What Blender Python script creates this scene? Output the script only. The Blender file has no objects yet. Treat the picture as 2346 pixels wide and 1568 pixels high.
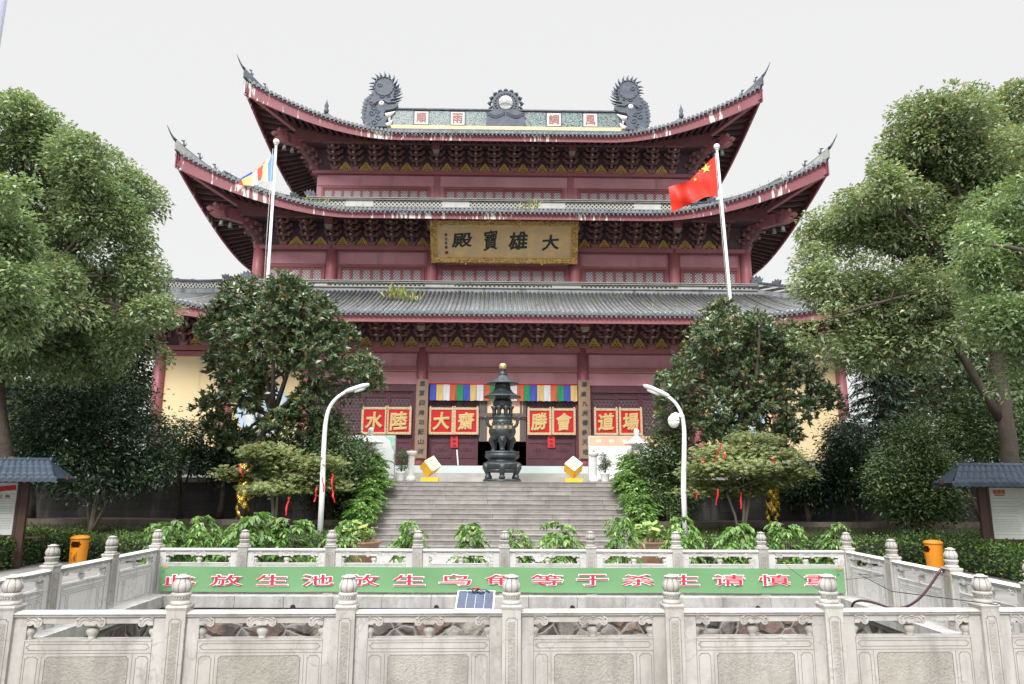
import bpy, math, random
import numpy as np
from mathutils import Vector, Matrix
R = math.radians
random.seed(11)
rng = np.random.default_rng(11)
scene = bpy.context.scene
COL = scene.collection

# ------------------------------------------------------------------ camera
PITCH, YAW, ROLL, F = R(11.0), R(0.9), R(0.30), 1640.0
CAM = Vector((-0.1, 0.0, 2.12))
_f = Vector((math.sin(YAW)*math.cos(PITCH), math.cos(YAW)*math.cos(PITCH), math.sin(PITCH)))
_r0 = Vector((math.cos(YAW), -math.sin(YAW), 0))
_u0 = _r0.cross(_f)
_r = _r0*math.cos(ROLL) + _u0*math.sin(ROLL)
_u = _u0*math.cos(ROLL) - _r0*math.sin(ROLL)
cd = bpy.data.cameras.new('camera'); cam = bpy.data.objects.new('camera', cd); COL.objects.link(cam)
cd.sensor_width = 36.0; cd.lens = F/2346*36.0; cd.clip_start = 0.05; cd.clip_end = 2000
M4 = Matrix((( _r.x, _u.x, -_f.x, CAM.x), (_r.y, _u.y, -_f.y, CAM.y), (_r.z, _u.z, -_f.z, CAM.z), (0, 0, 0, 1)))
cam.matrix_world = M4
scene.camera = cam

# ------------------------------------------------------------------ sky, sun, exposure (bright overcast)
w = bpy.data.worlds.new("World"); scene.world = w; w.use_nodes = True
nt = w.node_tree; nt.nodes.clear()
wo = nt.nodes.new('ShaderNodeOutputWorld'); bg = nt.nodes.new('ShaderNodeBackground')
tc = nt.nodes.new('ShaderNodeTexCoord'); sp = nt.nodes.new('ShaderNodeSeparateXYZ')
rp = nt.nodes.new('ShaderNodeValToRGB')
SKY_LOW, SKY_TOP = 0.472, 3.8
e = rp.color_ramp.elements
e[0].position = 0.0; e[0].color = (.24, .24, .24, 1)
e[1].position = 1.0; e[1].color = (SKY_TOP, SKY_TOP, SKY_TOP*1.02, 1)
for p_, c_ in ((.495, .24), (.505, SKY_LOW), (.80, SKY_LOW*1.01), (.88, 1.5)):
    k = e.new(p_); k.color = (c_, c_, c_*1.005, 1)
mm = nt.nodes.new('ShaderNodeMath'); mm.operation = 'MULTIPLY_ADD'; mm.inputs[1].default_value = .5; mm.inputs[2].default_value = .5
sky = nt.nodes.new('ShaderNodeTexSky'); sky.sky_type = 'NISHITA'; sky.sun_disc = False
SUN_EL, SUN_AZ = 41, 197            # degrees; azimuth clockwise from +Y
sky.sun_elevation = R(SUN_EL); sky.sun_rotation = R(SUN_AZ)
hs = nt.nodes.new('ShaderNodeHueSaturation'); hs.inputs['Saturation'].default_value = .12; hs.inputs['Value'].default_value = .10
mx = nt.nodes.new('ShaderNodeMixRGB'); mx.inputs[0].default_value = .06
L = nt.links.new
L(tc.outputs['Generated'], sp.inputs[0]); L(sp.outputs['Z'], mm.inputs[0]); L(mm.outputs[0], rp.inputs[0])
L(sky.outputs[0], hs.inputs['Color']); L(rp.outputs[0], mx.inputs[1]); L(hs.outputs[0], mx.inputs[2])
L(mx.outputs[0], bg.inputs['Color']); bg.inputs['Strength'].default_value = 1.0; L(bg.outputs[0], wo.inputs[0])
sl = bpy.data.lights.new('sun', 'SUN'); sl.energy = 2.1; sl.angle = R(20); sl.color = (1, .975, .94)
so = bpy.data.objects.new('sun', sl); COL.objects.link(so)
_sd = Vector((math.sin(R(SUN_AZ))*math.cos(R(SUN_EL)), math.cos(R(SUN_AZ))*math.cos(R(SUN_EL)), math.sin(R(SUN_EL))))
so.rotation_euler = _sd.to_track_quat('Z', 'Y').to_euler(); so.location = (0, 0, 60)
vs = scene.view_settings
vs.view_transform = 'Standard'; vs.look = 'None'; vs.exposure = 0.9; vs.gamma = 1.0; vs.use_curve_mapping = False
scene.cycles.max_bounces = 6; scene.cycles.diffuse_bounces = 3; scene.cycles.glossy_bounces = 2
scene.cycles.transparent_max_bounces = 4; scene.cycles.use_denoising = True

# ------------------------------------------------------------------ measuring helpers (where a sight line meets a plane)
def _ray(u, v): return _f + _r*((u-1173)/F) + _u*((784-v)/F)
def at(u, v, Y):
    d = _ray(u, v); return CAM + d*((Y-CAM.y)/d.y)
def onz(u, v, Z):
    d = _ray(u, v); return CAM + d*((Z-CAM.z)/d.z)
def ZV(v, Y, u=1150): return at(u, v, Y).z
def px(Y): return Y/F*.97

# ------------------------------------------------------------------ objects
def tag(o, label=None, cat=None, group=None, kind=None):
    if label: o['label'] = label
    if cat: o['category'] = cat
    if group: o['group'] = group
    if kind: o['kind'] = kind
    return o
def empty(name, loc, label, cat, group=None, rz=0):
    o = bpy.data.objects.new(name, None); COL.objects.link(o); o.location = loc; o.rotation_euler.z = rz
    o.empty_display_size = .2
    return tag(o, label, cat, group)
def rootof(o):
    while o.parent: o = o.parent
    return o
def link(name, me, parent=None, loc=None):
    o = bpy.data.objects.new(name, me); COL.objects.link(o)
    if parent: o.parent = parent
    if loc is not None: o.location = loc
    return o
def copy_tree(o, parent=None):
    c = o.copy(); COL.objects.link(c); c.parent = parent
    for ch in list(o.children): copy_tree(ch, c)
    return c

class MB:
    def __init__(s): s.V = []; s.Fc = []; s.Mi = []; s.Sm = []
    def add(s, vs, fs, mi=0, sm=False):
        b = len(s.V); s.V.extend([tuple(v) for v in vs])
        for f in fs: s.Fc.append([b+i for i in f]); s.Mi.append(mi); s.Sm.append(sm)
        return s
    def box(s, x0, x1, y0, y1, z0, z1, mi=0):
        return s.add([(x0,y0,z0),(x1,y0,z0),(x1,y1,z0),(x0,y1,z0),(x0,y0,z1),(x1,y0,z1),(x1,y1,z1),(x0,y1,z1)],
              [(0,3,2,1),(4,5,6,7),(0,1,5,4),(1,2,6,5),(2,3,7,6),(3,0,4,7)], mi)
    def taper(s, cx, cy, z0, z1, a0, b0, a1, b1, mi=0):
        return s.add([(cx-a0,cy-b0,z0),(cx+a0,cy-b0,z0),(cx+a0,cy+b0,z0),(cx-a0,cy+b0,z0),(cx-a1,cy-b1,z1),(cx+a1,cy-b1,z1),(cx+a1,cy+b1,z1),(cx-a1,cy+b1,z1)],
              [(0,3,2,1),(4,5,6,7),(0,1,5,4),(1,2,6,5),(2,3,7,6),(3,0,4,7)], mi)
    def beam(s, p, q, wd, ht, mi=0, up=(0,0,1)):
        p = Vector(p); q = Vector(q); d = (q-p).normalized(); sd = d.cross(Vector(up)).normalized()*(wd/2); u_ = sd.cross(d).normalized()*(ht/2)
        vs = [p-sd-u_, p+sd-u_, p+sd+u_, p-sd+u_, q-sd-u_, q+sd-u_, q+sd+u_, q-sd+u_]
        return s.add(vs, [(0,1,2,3),(7,6,5,4),(0,4,5,1),(1,5,6,2),(2,6,7,3),(3,7,4,0)], mi)
    def tube(s, pts, rad, n=8, mi=0, sm=True, cap=True):
        pts = [Vector(p) for p in pts]; m = len(pts)
        if not hasattr(rad, '__len__'): rad = [rad]*m
        vs = []; ref = None
        for i, p in enumerate(pts):
            t = (pts[min(i+1, m-1)]-pts[max(i-1, 0)])
            if t.length < 1e-9: t = Vector((0,0,1))
            t.normalize()
            if ref is None:
                ref = t.cross(Vector((0,1,0)) if abs(t.y) < .9 else Vector((1,0,0))).normalized()
            ref = (ref - t*ref.dot(t)).normalized(); b = t.cross(ref)
            for k in range(n):
                a = 2*math.pi*k/n; vs.append(p+(ref*math.cos(a)+b*math.sin(a))*rad[i])
        fs = [(i*n+k, i*n+(k+1)%n, (i+1)*n+(k+1)%n, (i+1)*n+k) for i in range(m-1) for k in range(n)]
        s.add(vs, fs, mi, sm)
        if cap:
            b = len(s.V)-len(vs)
            s.Fc.append([b+k for k in range(n)][::-1]); s.Mi.append(mi); s.Sm.append(False)
            s.Fc.append([b+(m-1)*n+k for k in range(n)]); s.Mi.append(mi); s.Sm.append(False)
        return s
    def lathe(s, prof, n=20, c=(0,0,0), mi=0, lob=None, sm=True, sx=1, sy=1, a0=0):
        vs = []
        for i, (r, z) in enumerate(prof):
            for k in range(n):
                a = 2*math.pi*k/n + a0
                rr = r*(lob(a, i) if lob else 1)
                vs.append((c[0]+rr*math.cos(a)*sx, c[1]+rr*math.sin(a)*sy, c[2]+z))
        m = len(prof)
        fs = [(i*n+k, i*n+(k+1)%n, (i+1)*n+(k+1)%n, (i+1)*n+k) for i in range(m-1) for k in range(n)]
        fs.append(tuple(range(n))[::-1]); fs.append(tuple((m-1)*n+k for k in range(n)))
        return s.add(vs, fs, mi, sm)
    def ball(s, c, r, n=12, mi=0, sz=1.0, sx=1, sy=1):
        pr = [(max(1e-4, r*math.sin(math.pi*i/n)), -r*sz*math.cos(math.pi*i/n)) for i in range(n+1)]
        return s.lathe(pr, n*2 if n < 10 else n+6, c, mi, sx=sx, sy=sy)
    def prism(s, out, y0, y1, mi=0, o=(0,0,0), X=(1,0,0), Z=(0,0,1), N=(0,1,0)):
        o = Vector(o); X = Vector(X); Z = Vector(Z); N = Vector(N); n = len(out)
        vs = [o+X*a+Z*b+N*y0 for a, b in out]+[o+X*a+Z*b+N*y1 for a, b in out]
        fs = [tuple(range(n)), tuple(range(n, 2*n))[::-1]]+[((k+1)%n, k, n+k, n+(k+1)%n) for k in range(n)]
        return s.add(vs, fs, mi)
    def sheet(s, rows, mi=0, sm=True):
        m = len(rows); n = len(rows[0]); vs = [p for r in rows for p in r]
        return s.add(vs, [(i*n+k, i*n+k+1, (i+1)*n+k+1, (i+1)*n+k) for i in range(m-1) for k in range(n-1)], mi, sm)
    def mesh(s, name, mats, off=(0,0,0)):
        me = bpy.data.meshes.new(name); ox, oy, oz = off
        me.from_pydata([(a-ox, b-oy, c-oz) for a, b, c in s.V], [], s.Fc)
        for m in (mats if isinstance(mats, (list, tuple)) else [mats]): me.materials.append(m)
        me.polygons.foreach_set('material_index', s.Mi); me.polygons.foreach_set('use_smooth', s.Sm)
        me.update(); return me
    def build(s, name, mats, parent=None, label=None, cat=None, group=None, kind=None):
        if parent: off = rootof(parent).location; loc = None
        else:
            a = np.array(s.V); off = loc = Vector(((a[:,0].min()+a[:,0].max())/2, (a[:,1].min()+a[:,1].max())/2, a[:,2].min()))
        return tag(link(name, s.mesh(name, mats, off), parent, loc), label, cat, group, kind)

def np_mesh(name, V, Q, mats, parent=None, loc=None, mi=None, smooth=False):
    """V (n,3) float, Q (m,k) int faces of equal size"""
    off = np.array(rootof(parent).location if parent else (loc if loc is not None else (0,0,0)))
    V = (np.asarray(V)-off).astype(np.float32); Q = np.asarray(Q, np.int32); k = Q.shape[1]
    me = bpy.data.meshes.new(name); me.vertices.add(len(V)); me.vertices.foreach_set('co', V.ravel())
    me.loops.add(Q.size); me.loops.foreach_set('vertex_index', Q.ravel())
    me.polygons.add(len(Q)); me.polygons.foreach_set('loop_start', np.arange(0, Q.size, k, dtype=np.int32))
    for m in (mats if isinstance(mats, (list, tuple)) else [mats]): me.materials.append(m)
    if mi is not None: me.polygons.foreach_set('material_index', np.asarray(mi, np.int32))
    if smooth: me.polygons.foreach_set('use_smooth', np.ones(len(Q), bool))
    me.update(calc_edges=True); me.validate()
    return link(name, me, parent, loc if not parent else None)

# ------------------------------------------------------------------ materials
def C3(c): return (c[0], c[1], c[2], 1)
class NT:
    def __init__(s, name):
        s.m = bpy.data.materials.new(name); s.m.use_nodes = True; s.t = s.m.node_tree; s.b = s.t.nodes['Principled BSDF']
        s.tc = s.n('ShaderNodeTexCoord'); s.obj = s.tc.outputs['Object']; s._j = None
    def n(s, t, **k):
        x = s.t.nodes.new(t)
        for a, b in k.items(): setattr(x, a, b)
        return x
    def l(s, a, b): s.t.links.new(a, b)
    @property
    def jit(s):
        # object space shifted by a per-object random amount, so that copies do not repeat the same stains
        if s._j is None:
            i = s.n('ShaderNodeObjectInfo'); x = s.n('ShaderNodeVectorMath', operation='SCALE'); x.inputs[0].default_value = (61., 37., 13.); s.l(i.outputs['Random'], x.inputs['Scale'])
            a = s.n('ShaderNodeVectorMath', operation='ADD'); s.l(s.obj, a.inputs[0]); s.l(x.outputs[0], a.inputs[1]); s._j = a.outputs[0]
        return s._j
    def math(s, op, a, b=None, c=None):
        x = s.n('ShaderNodeMath', operation=op)
        for i, v in enumerate((a, b, c)):
            if v is None: continue
            if isinstance(v, (int, float)): x.inputs[i].default_value = v
            else: s.l(v, x.inputs[i])
        return x.outputs[0]
    def mapv(s, scale, vec=None):
        x = s.n('ShaderNodeMapping'); x.inputs['Scale'].default_value = scale; s.l(vec or s.jit, x.inputs['Vector']); return x.outputs[0]
    def noise(s, scale, det=4, vec=None, rough=.55, out='Fac'):
        x = s.n('ShaderNodeTexNoise'); x.inputs['Scale'].default_value = scale; x.inputs['Detail'].default_value = det; x.inputs['Roughness'].default_value = rough
        s.l(vec or s.jit, x.inputs['Vector']); return x.outputs[out]
    def ramp(s, fac, stops):
        x = s.n('ShaderNodeValToRGB'); e = x.color_ramp.elements
        while len(e) < len(stops): e.new(.5)
        for k, (p, c) in enumerate(stops):
            e[k].position = p; e[k].color = C3(c) if hasattr(c, '__len__') else (c, c, c, 1)
        s.l(fac, x.inputs[0]); return x.outputs[0]
    def mix(s, fac, a, b, mode='MIX'):
        x = s.n('ShaderNodeMixRGB', blend_type=mode)
        for i, v in enumerate((fac, a, b)):
            if isinstance(v, (int, float)): x.inputs[i].default_value = v
            elif isinstance(v, tuple): x.inputs[i].default_value = C3(v)
            else: s.l(v, x.inputs[i])
        return x.outputs[0]
    def bump(s, h, st=.3, d=.02):
        x = s.n('ShaderNodeBump'); x.inputs['Strength'].default_value = st; x.inputs['Distance'].default_value = d
        s.l(h, x.inputs['Height']); s.l(x.outputs[0], s.b.inputs['Normal'])
    def fin(s, col, rough=.6, metal=0, spec=.5):
        if isinstance(col, tuple): s.b.inputs['Base Color'].default_value = C3(col)
        else: s.l(col, s.b.inputs['Base Color'])
        s.b.inputs['Roughness'].default_value = rough; s.b.inputs['Metallic'].default_value = metal
        s.b.inputs['Specular IOR Level'].default_value = spec
        return s.m
def mul(c, k): return tuple(min(1, x*k) for x in c)
def mat(name, col, rough=.6, var=.18, scale=1.5, metal=0, spec=.4, bump=0, bscale=25, bdist=.02, dirt_or_sheen=None, streak=None, island=0):
    t = NT(name)
    c = t.ramp(t.noise(scale, 5), [(.25, mul(col, 1-var)), (.75, mul(col, 1+var))])
    if island:
        g = t.n('ShaderNodeNewGeometry')
        c = t.mix(1.0, c, t.ramp(g.outputs['Random Per Island'], [(0, 1-island), (1, 1+island*.6)]), 'MULTIPLY')
    if dirt_or_sheen:
        dc, amt, ds = dirt_or_sheen
        f = t.ramp(t.noise(ds, 6, rough=.65), [(.52-.25*amt, 0), (.80-.2*amt, min(1, .5+amt*.5))])
        c = t.mix(f, c, dc)
    if streak:
        sc, amt, ss = streak
        f = t.ramp(t.noise(1, 4, t.mapv((ss, ss, ss*.07))), [(.62-.2*amt, 0), (.74-.1*amt, .9)])
        c = t.mix(f, c, sc)
    if bump: t.bump(t.noise(bscale, 5), bump, bdist)
    return t.fin(c, rough, metal, spec)
def lattice(name, bar, bgc, period, width, horiz=False, rough=.6):
    t = NT(name); s = t.n('ShaderNodeSeparateXYZ'); t.l(t.obj, s.inputs[0])
    x = t.math('ADD', s.outputs[0], s.outputs[1]); z = s.outputs[2]
    def cell(v): return t.math('ABSOLUTE', t.math('SUBTRACT', t.math('FRACT', t.math('ADD', t.math('DIVIDE', v, period), 100.25)), .5))
    k = 1.7 if horiz else 1.0
    zz = t.math('MULTIPLY', z, 1/k) if horiz else z
    m = t.math('MINIMUM', cell(t.math('ADD', x, zz)), cell(t.math('SUBTRACT', x, zz)))
    if horiz: m = t.math('MINIMUM', m, cell(t.math('MULTIPLY', z, 1.18)))
    return t.fin(t.mix(t.math('LESS_THAN', m, width), bgc, bar), rough)

def glyph(ch, bev=.02, ext=.01, _cache={}):
    k = (ch, bev, ext)
    if k not in _cache:
        c = bpy.data.curves.new('g', 'FONT'); c.body = ch; c.size = 1; c.extrude = ext; c.bevel_depth = bev; c.bevel_resolution = 1; c.resolution_u = 3
        o = bpy.data.objects.new('g', c); COL.objects.link(o)
        dg = bpy.context.evaluated_depsgraph_get(); dg.update()
        me = bpy.data.meshes.new_from_object(o.evaluated_get(dg))
        a = np.array([v.co for v in me.vertices]) if len(me.vertices) else np.zeros((1, 3))
        lo, hi = a.min(0), a.max(0); mid = (lo+hi)/2; s = np.maximum(hi-lo, 1e-6)
        vs = (a-mid); vs[:, 0] /= s[0]; vs[:, 1] /= s[1]; ar = s[0]/s[1]
        fs = [tuple(p.vertices) for p in me.polygons]
        bpy.data.objects.remove(o); bpy.data.curves.remove(c); bpy.data.meshes.remove(me)
        _cache[k] = (vs, fs, ar)
    return _cache[k]
def put_glyph(mb, ch, o, wd, ht, X=(1,0,0), Z=(0,0,1), N=(0,-1,0), depth=1.0, bev=.02, ext=.01, mi=0, slant=0., warp=0.):
    vs, fs, ar = glyph(ch, bev, ext); o = Vector(o); X = Vector(X); Z = Vector(Z); N = Vector(N)
    out = []
    for a, b, c in vs:
        a2 = a+slant*b; b2 = b+warp*(a*.35)+warp*.12*math.sin(a*5)
        out.append(o+X*(a2*wd)+Z*(b2*ht)+N*(c*depth))
    mb.add(out, fs, mi)

# ------------------------------------------------------------------ foliage
def unit(v): return v/np.maximum(np.linalg.norm(v, axis=-1, keepdims=True), 1e-9)
def leaf_geo(P, D, Nn, Ln, wid, fold=.12, droop=0.):
    D = unit(D); S = unit(np.cross(D, Nn)); Nn = np.cross(S, D)
    Ln = np.asarray(Ln)[:, None]; m = P + D*Ln*.5
    t = P + D*Ln - np.array([0, 0, 1.])*Ln*droop
    a = m + S*Ln*wid*.5 + Nn*Ln*fold; b = m - S*Ln*wid*.5 + Nn*Ln*fold
    V = np.stack([P, a, t, b], 1).reshape(-1, 3)
    return V, np.arange(len(V)).reshape(-1, 4)
def blob_points(blobs, n, shell=.5, up=.25):
    bl = np.array([[*c, *r] for c, r in blobs]); wgt = (bl[:,3]*bl[:,4]*bl[:,5])**.62; wgt /= wgt.sum()
    i = rng.choice(len(bl), n, p=wgt); d = unit(rng.normal(size=(n, 3))+np.array([0, 0, up]))
    rad = (shell+(1-shell)*rng.random(n)**.6)*(1+.13*rng.normal(size=n))
    return bl[i,:3]+d*bl[i,3:]*rad[:,None], d
def crown(blobs, clusters, per, leaf, wid, cr, shell=.5, droop=.1, up=.3, outw=.6, flat=1.0, fold=.1):
    c, d = blob_points(blobs, clusters, shell, up)
    P = np.repeat(c, per, 0); Dv = np.repeat(d, per, 0); n = len(P)
    P = P + rng.normal(size=(n, 3))*np.array([cr, cr, cr*flat])
    dirs = unit(rng.normal(size=(n, 3))*np.array([1, 1, .5]) + Dv*outw + np.array([0, 0, -.25]))
    nor = unit(rng.normal(size=(n, 3))*.55 + np.array([0, 0, 1.0]) + Dv*.5)
    return leaf_geo(P, dirs, nor, leaf*(.65+.7*rng.random(n)), wid, fold, droop)
def boughs(blobs, nb, per, rb, leaf, wid, shell=.55, flat=.55, droop=.14):
    """foliage gathered in separate leafy boughs with gaps between them"""
    c, d = blob_points(blobs, int(nb*1.14), shell, .3); g = np.sin(c[:, 0]*1.9+c[:, 2]*1.1)+np.sin(c[:, 1]*2.1-c[:, 2]*1.7+1)+np.sin(c[:, 0]*3.3-c[:, 2]*2.9+2)+rng.normal(size=len(c))*.5
    kp = np.argsort(-g)[:nb]; c, d = c[kp], d[kp]; nb = len(c); r = rb*(.55+.75*rng.random(nb)); k = (per*(r/rb)**2).astype(int)+20
    i = np.repeat(np.arange(nb), k); n = len(i); e = unit(rng.normal(size=(n, 3))+np.array([0, 0, .45])); s = .35+.65*rng.random(n)**.5
    P = c[i]+e*(r[i]*s)[:, None]*np.array([1, 1, flat]); P[:, 2] -= .22*r[i]*(np.hypot(e[:, 0], e[:, 1])*s)**2
    dirs = unit(rng.normal(size=(n, 3))*np.array([1, 1, .45])+e*.7+d[i]*.3+np.array([0, 0, -.25])); nor = unit(rng.normal(size=(n, 3))*.5+np.array([0, 0, 1.])+e*.5)
    return leaf_geo(P, dirs, nor, leaf*(.6+.8*rng.random(n)), wid, .1, droop)
def whorls(blobs, clusters, per, leaf, wid, shell=.6):
    """big leaves spreading in a rosette from each twig tip"""
    c, d = blob_points(blobs, clusters, shell, .35)
    ax = unit(d*.8+np.array([0, 0, .7])+rng.normal(size=d.shape)*.3)
    s1 = unit(np.cross(ax, np.array([.3, .2, .9]))); s2 = np.cross(ax, s1)
    Vs = []
    for k in range(per):
        a = 2*math.pi*k/per + rng.random(len(c))*.8; el = .25+.55*rng.random(len(c))
        dr = (s1*np.cos(a)[:,None]+s2*np.sin(a)[:,None])*(1-el)[:,None]+ax*el[:,None]
        nn = ax - dr*.2
        V, _ = leaf_geo(c+ax*(rng.random(len(c))*.12)[:,None], dr, nn, leaf*(.7+.5*rng.random(len(c))), wid, .06, .08)
        Vs.append(V)
    V = np.concatenate(Vs); return V, np.arange(len(V)).reshape(-1, 4)
def leafmat(name, a, b, c=None, frac=.12, rough=.45, transl=.25, spec=.4):
    t = NT(name); g = t.n('ShaderNodeNewGeometry'); r = g.outputs['Random Per Island']
    st = [(0, a), (1-frac-.02 if c else 1, b)] + ([(1-frac, c), (1, mul(c, 1.25))] if c else [])
    col = t.ramp(r, st)
    col = t.mix(.55, col, t.ramp(t.noise(.55, 3), [(.3, .55), (.7, 1.35)]), 'MULTIPLY')
    m = t.fin(col, rough, 0, spec)
    tr = t.n('ShaderNodeBsdfTranslucent'); t.l(t.mix(1.0, col, (1.35, 1.45, .85), 'MULTIPLY'), tr.inputs['Color'])
    ms = t.n('ShaderNodeMixShader'); ms.inputs[0].default_value = transl
    t.l(t.b.outputs[0], ms.inputs[1]); t.l(tr.outputs[0], ms.inputs[2])
    t.l(ms.outputs[0], t.t.nodes['Material Output'].inputs['Surface'])
    return m
# ------------------------------------------------------------------ palette
RED = mat('red_paint', (.31,.105,.125), .55, .14, .8, bump=.1, bscale=6, dirt_or_sheen=((.26,.12,.12), .3, .9))
WALLRED = mat('wall_red_paint', (.48,.225,.265), .6, .15, .5, streak=((.38,.18,.21), .3, 1.6), dirt_or_sheen=((.54,.33,.37), .2, .5))
BEAMRED = mat('dark_red_paint', (.20,.08,.09), .6, .2, 1.2)
FRAMERED = mat('window_frame_red', (.26,.075,.08), .55, .15, 2)
COLRED = mat('column_red', (.33,.11,.13), .45, .14, .8)
BRK = mat('bracket_wood', (.25,.125,.13), .7, .3, 2.5, dirt_or_sheen=((.19,.13,.12), .3, 3))
BRKGREY = mat('bracket_nose_grey', (.33,.30,.26), .7, .2, 3)
OCHRE = mat('ochre_paint', (.46,.29,.09), .6, .2, 3)
DARK = mat('dark_gap', (.02,.017,.017), .8, .2, 2)
RAFT = mat('rafter_paint', (.085,.045,.05), .75, .25, 1.5)
YELLOW = mat('yellow_plaster', (.74,.60,.36), .85, .07, .35, bump=.05, bscale=30, streak=((.55,.40,.19), .12, 1.2))
TILE = mat('grey_roof_tile', (.39,.405,.415), .62, .38, 1.7, bump=.25, bscale=12, dirt_or_sheen=((.30,.31,.24), .5, 1.3), streak=((.21,.22,.21), .12, 1.8), island=.22)
TILEBED = mat('roof_tile_bed', (.13,.14,.155), .8, .3, 2)
EAVET = mat('dark_eave_tile', (.115,.135,.16), .55, .35, 3, dirt_or_sheen=((.28,.30,.29), .3, 5))
TILEDK = mat('dark_ridge_tile', (.085,.10,.125), .6, .35, 2.5, bump=.3, bscale=14, dirt_or_sheen=((.2,.22,.23), .2, 4))
RIDGEGREY = mat('ridge_grey_plaster', (.27,.29,.31), .8, .2, 1.5, streak=((.12,.13,.14), .35, 2.5))
MOULD = mat('pale_ridge_moulding', (.34,.345,.325), .75, .2, 2, streak=((.2,.2,.2), .35, 3))
WHITEB = mat('white_plaster', (.56,.56,.545), .8, .12, 2, streak=((.4,.4,.39), .2, 3))
LIME = None
PIERCE = lattice('pierced_ridge_band', (.50,.50,.46), (.03,.03,.03), .24, .16)
WLAT = lattice('window_lattice', (.10,.065,.08), (.50,.43,.46), .17, .13)
DLAT = lattice('door_lattice', (.13,.055,.075), (.018,.014,.016), .19, .10, True)
DOORW = mat('door_wood', (.085,.028,.042), .5, .25, 1.5, bump=.1, bscale=20)
STONEG = mat('terrace_stone', (.36,.345,.32), .8, .2, .9, bump=.15, bscale=18, dirt_or_sheen=((.2,.19,.18), .25, .8))
PALEGREEN = mat('pale_green_riser', (.47,.56,.54), .6, .1, 1, dirt_or_sheen=((.35,.4,.38), .2, 1.2))
GOLDF = mat('carved_gold', (.80,.50,.17), .42, .35, 9, metal=.1, bump=1.0, bscale=11, bdist=.08, dirt_or_sheen=((.17,.08,.02), .5, 6))
GOLDP = mat('plaque_gold_field', (.74,.53,.25), .5, .1, .9, dirt_or_sheen=((.55,.42,.30), .6, 1.6))
GOLDL = mat('gold_letter', (.55,.39,.17), .45, .1, 5)
INK = mat('dark_ink', (.022,.032,.035), .5, .2, 5)
SIGNRED = mat('sign_red', (.47,.006,.010), .5, .06, 1.5)
PAPERRED = mat('red_paper', (.62,.02,.02), .6, .08, 3)
CREAM = mat('cream_frame', (.54,.42,.26), .5, .28, 14, bump=.6, bscale=22, bdist=.03)
PEACH = mat('peach_curtain', (.80,.55,.38), .8, .05, 1)
GREYC = mat('grey_curtain', (.12,.105,.10), .8, .1, 1)
WHITEP = mat('white_paint', (.78,.79,.80), .4, .04, 2, dirt_or_sheen=((.5,.5,.5), .08, 3))
EYEW = mat('white_glaze', (.75,.73,.70), .35, .08, 4)
def fascia_mat():
    t = NT('fascia_red_with_lime_runs')
    c = t.ramp(t.noise(1.2, 5), [(.25, (.205,.062,.076)), (.75, (.26,.08,.098))])
    s = t.n('ShaderNodeSeparateXYZ'); t.l(t.obj, s.inputs[0])
    cb = t.n('ShaderNodeCombineXYZ'); xy = t.math('ADD', s.outputs[0], s.outputs[1])
    t.l(t.math('MULTIPLY', xy, 5.5), cb.inputs[0]); t.l(t.math('MULTIPLY', s.outputs[2], .8), cb.inputs[2])
    big = t.n('ShaderNodeCombineXYZ'); t.l(t.math('MULTIPLY', xy, .33), big.inputs[0]); big.inputs[1].default_value = 3.7
    f = t.math('ADD', t.noise(1, 4, cb.outputs[0]), t.math('MULTIPLY', t.noise(1, 2, big.outputs[0]), .75))
    f = t.ramp(f, [(.965, 0), (1.0, .95)])
    return t.fin(t.mix(f, c, (.66,.63,.60)), .6)
FASCIA = fascia_mat()
FASCIA1 = RED
def mosaic_mat():
    t = NT('ridge_mosaic'); v = t.n('ShaderNodeTexVoronoi'); v.inputs['Scale'].default_value = 10; t.l(t.mapv((1, 1, 1.5)), v.inputs['Vector'])
    c = t.ramp(v.outputs['Distance'], [(.15, (.38,.45,.44)), (.5, (.17,.24,.235)), (.8, (.035,.05,.055))])
    c = t.mix(.3, c, t.mix(1.0, c, v.outputs['Color'], 'MULTIPLY'))
    return t.fin(c, .35)
MOSAIC = mosaic_mat()

# ------------------------------------------------------------------ temple hall
Y1, Y2, Y3 = 35.0, 38.0, 40.2
HX1, HX2, HX3 = 16.8, 13.45, 11.3
YC = 47.0
Y1b, Y2b, Y3b = 2*YC-Y1, 2*YC-Y2, 2*YC-Y3
ZPLAT, ZBASE = 2.10, 2.80
hall = empty('temple_hall', (0, Y1, ZPLAT), 'three tiered red temple hall with grey tiled upswept roofs at the top of the steps', 'temple hall')

# stepped stone base
mb = MB(); mb.box(-18.2, 18.2, 33.0, Y1b+1.5, ZPLAT-.3, ZBASE); mb.build('plinth', STONEG, hall)
MB().box(-4.9, 4.9, 32.94, 32.996, 2.47, ZBASE-.004).build('pale_riser', PALEGREEN, hall)
mb = MB(); mb.box(-5.3, 5.3, 32.4, 32.995, ZPLAT-.1, 2.46); mb.box(-5.6, 5.6, 31.8, 32.39, ZPLAT-.1, 2.28); mb.build('doorstep', STONEG, hall)

# --- vertical levels read off the photograph at each wall plane
L1 = {k: ZV(v, Y1) for k, v in dict(door=884, pan2=851, pan1=843, beam=809, arch=799).items()}
L2 = {k: ZV(v, Y2) for k, v in dict(wintop=609, pan=579, arch=570).items()}
L3 = {k: ZV(v, Y3) for k, v in dict(wintop=429, pan=404, arch=397).items()}
Z1top, Z2top, Z3top = L1['arch'], L2['arch'], L3['arch']
Z2bot, Z3bot = ZV(662, Y2), ZV(480, Y3)
BH = 1.42                      # bracket zone height

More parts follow.
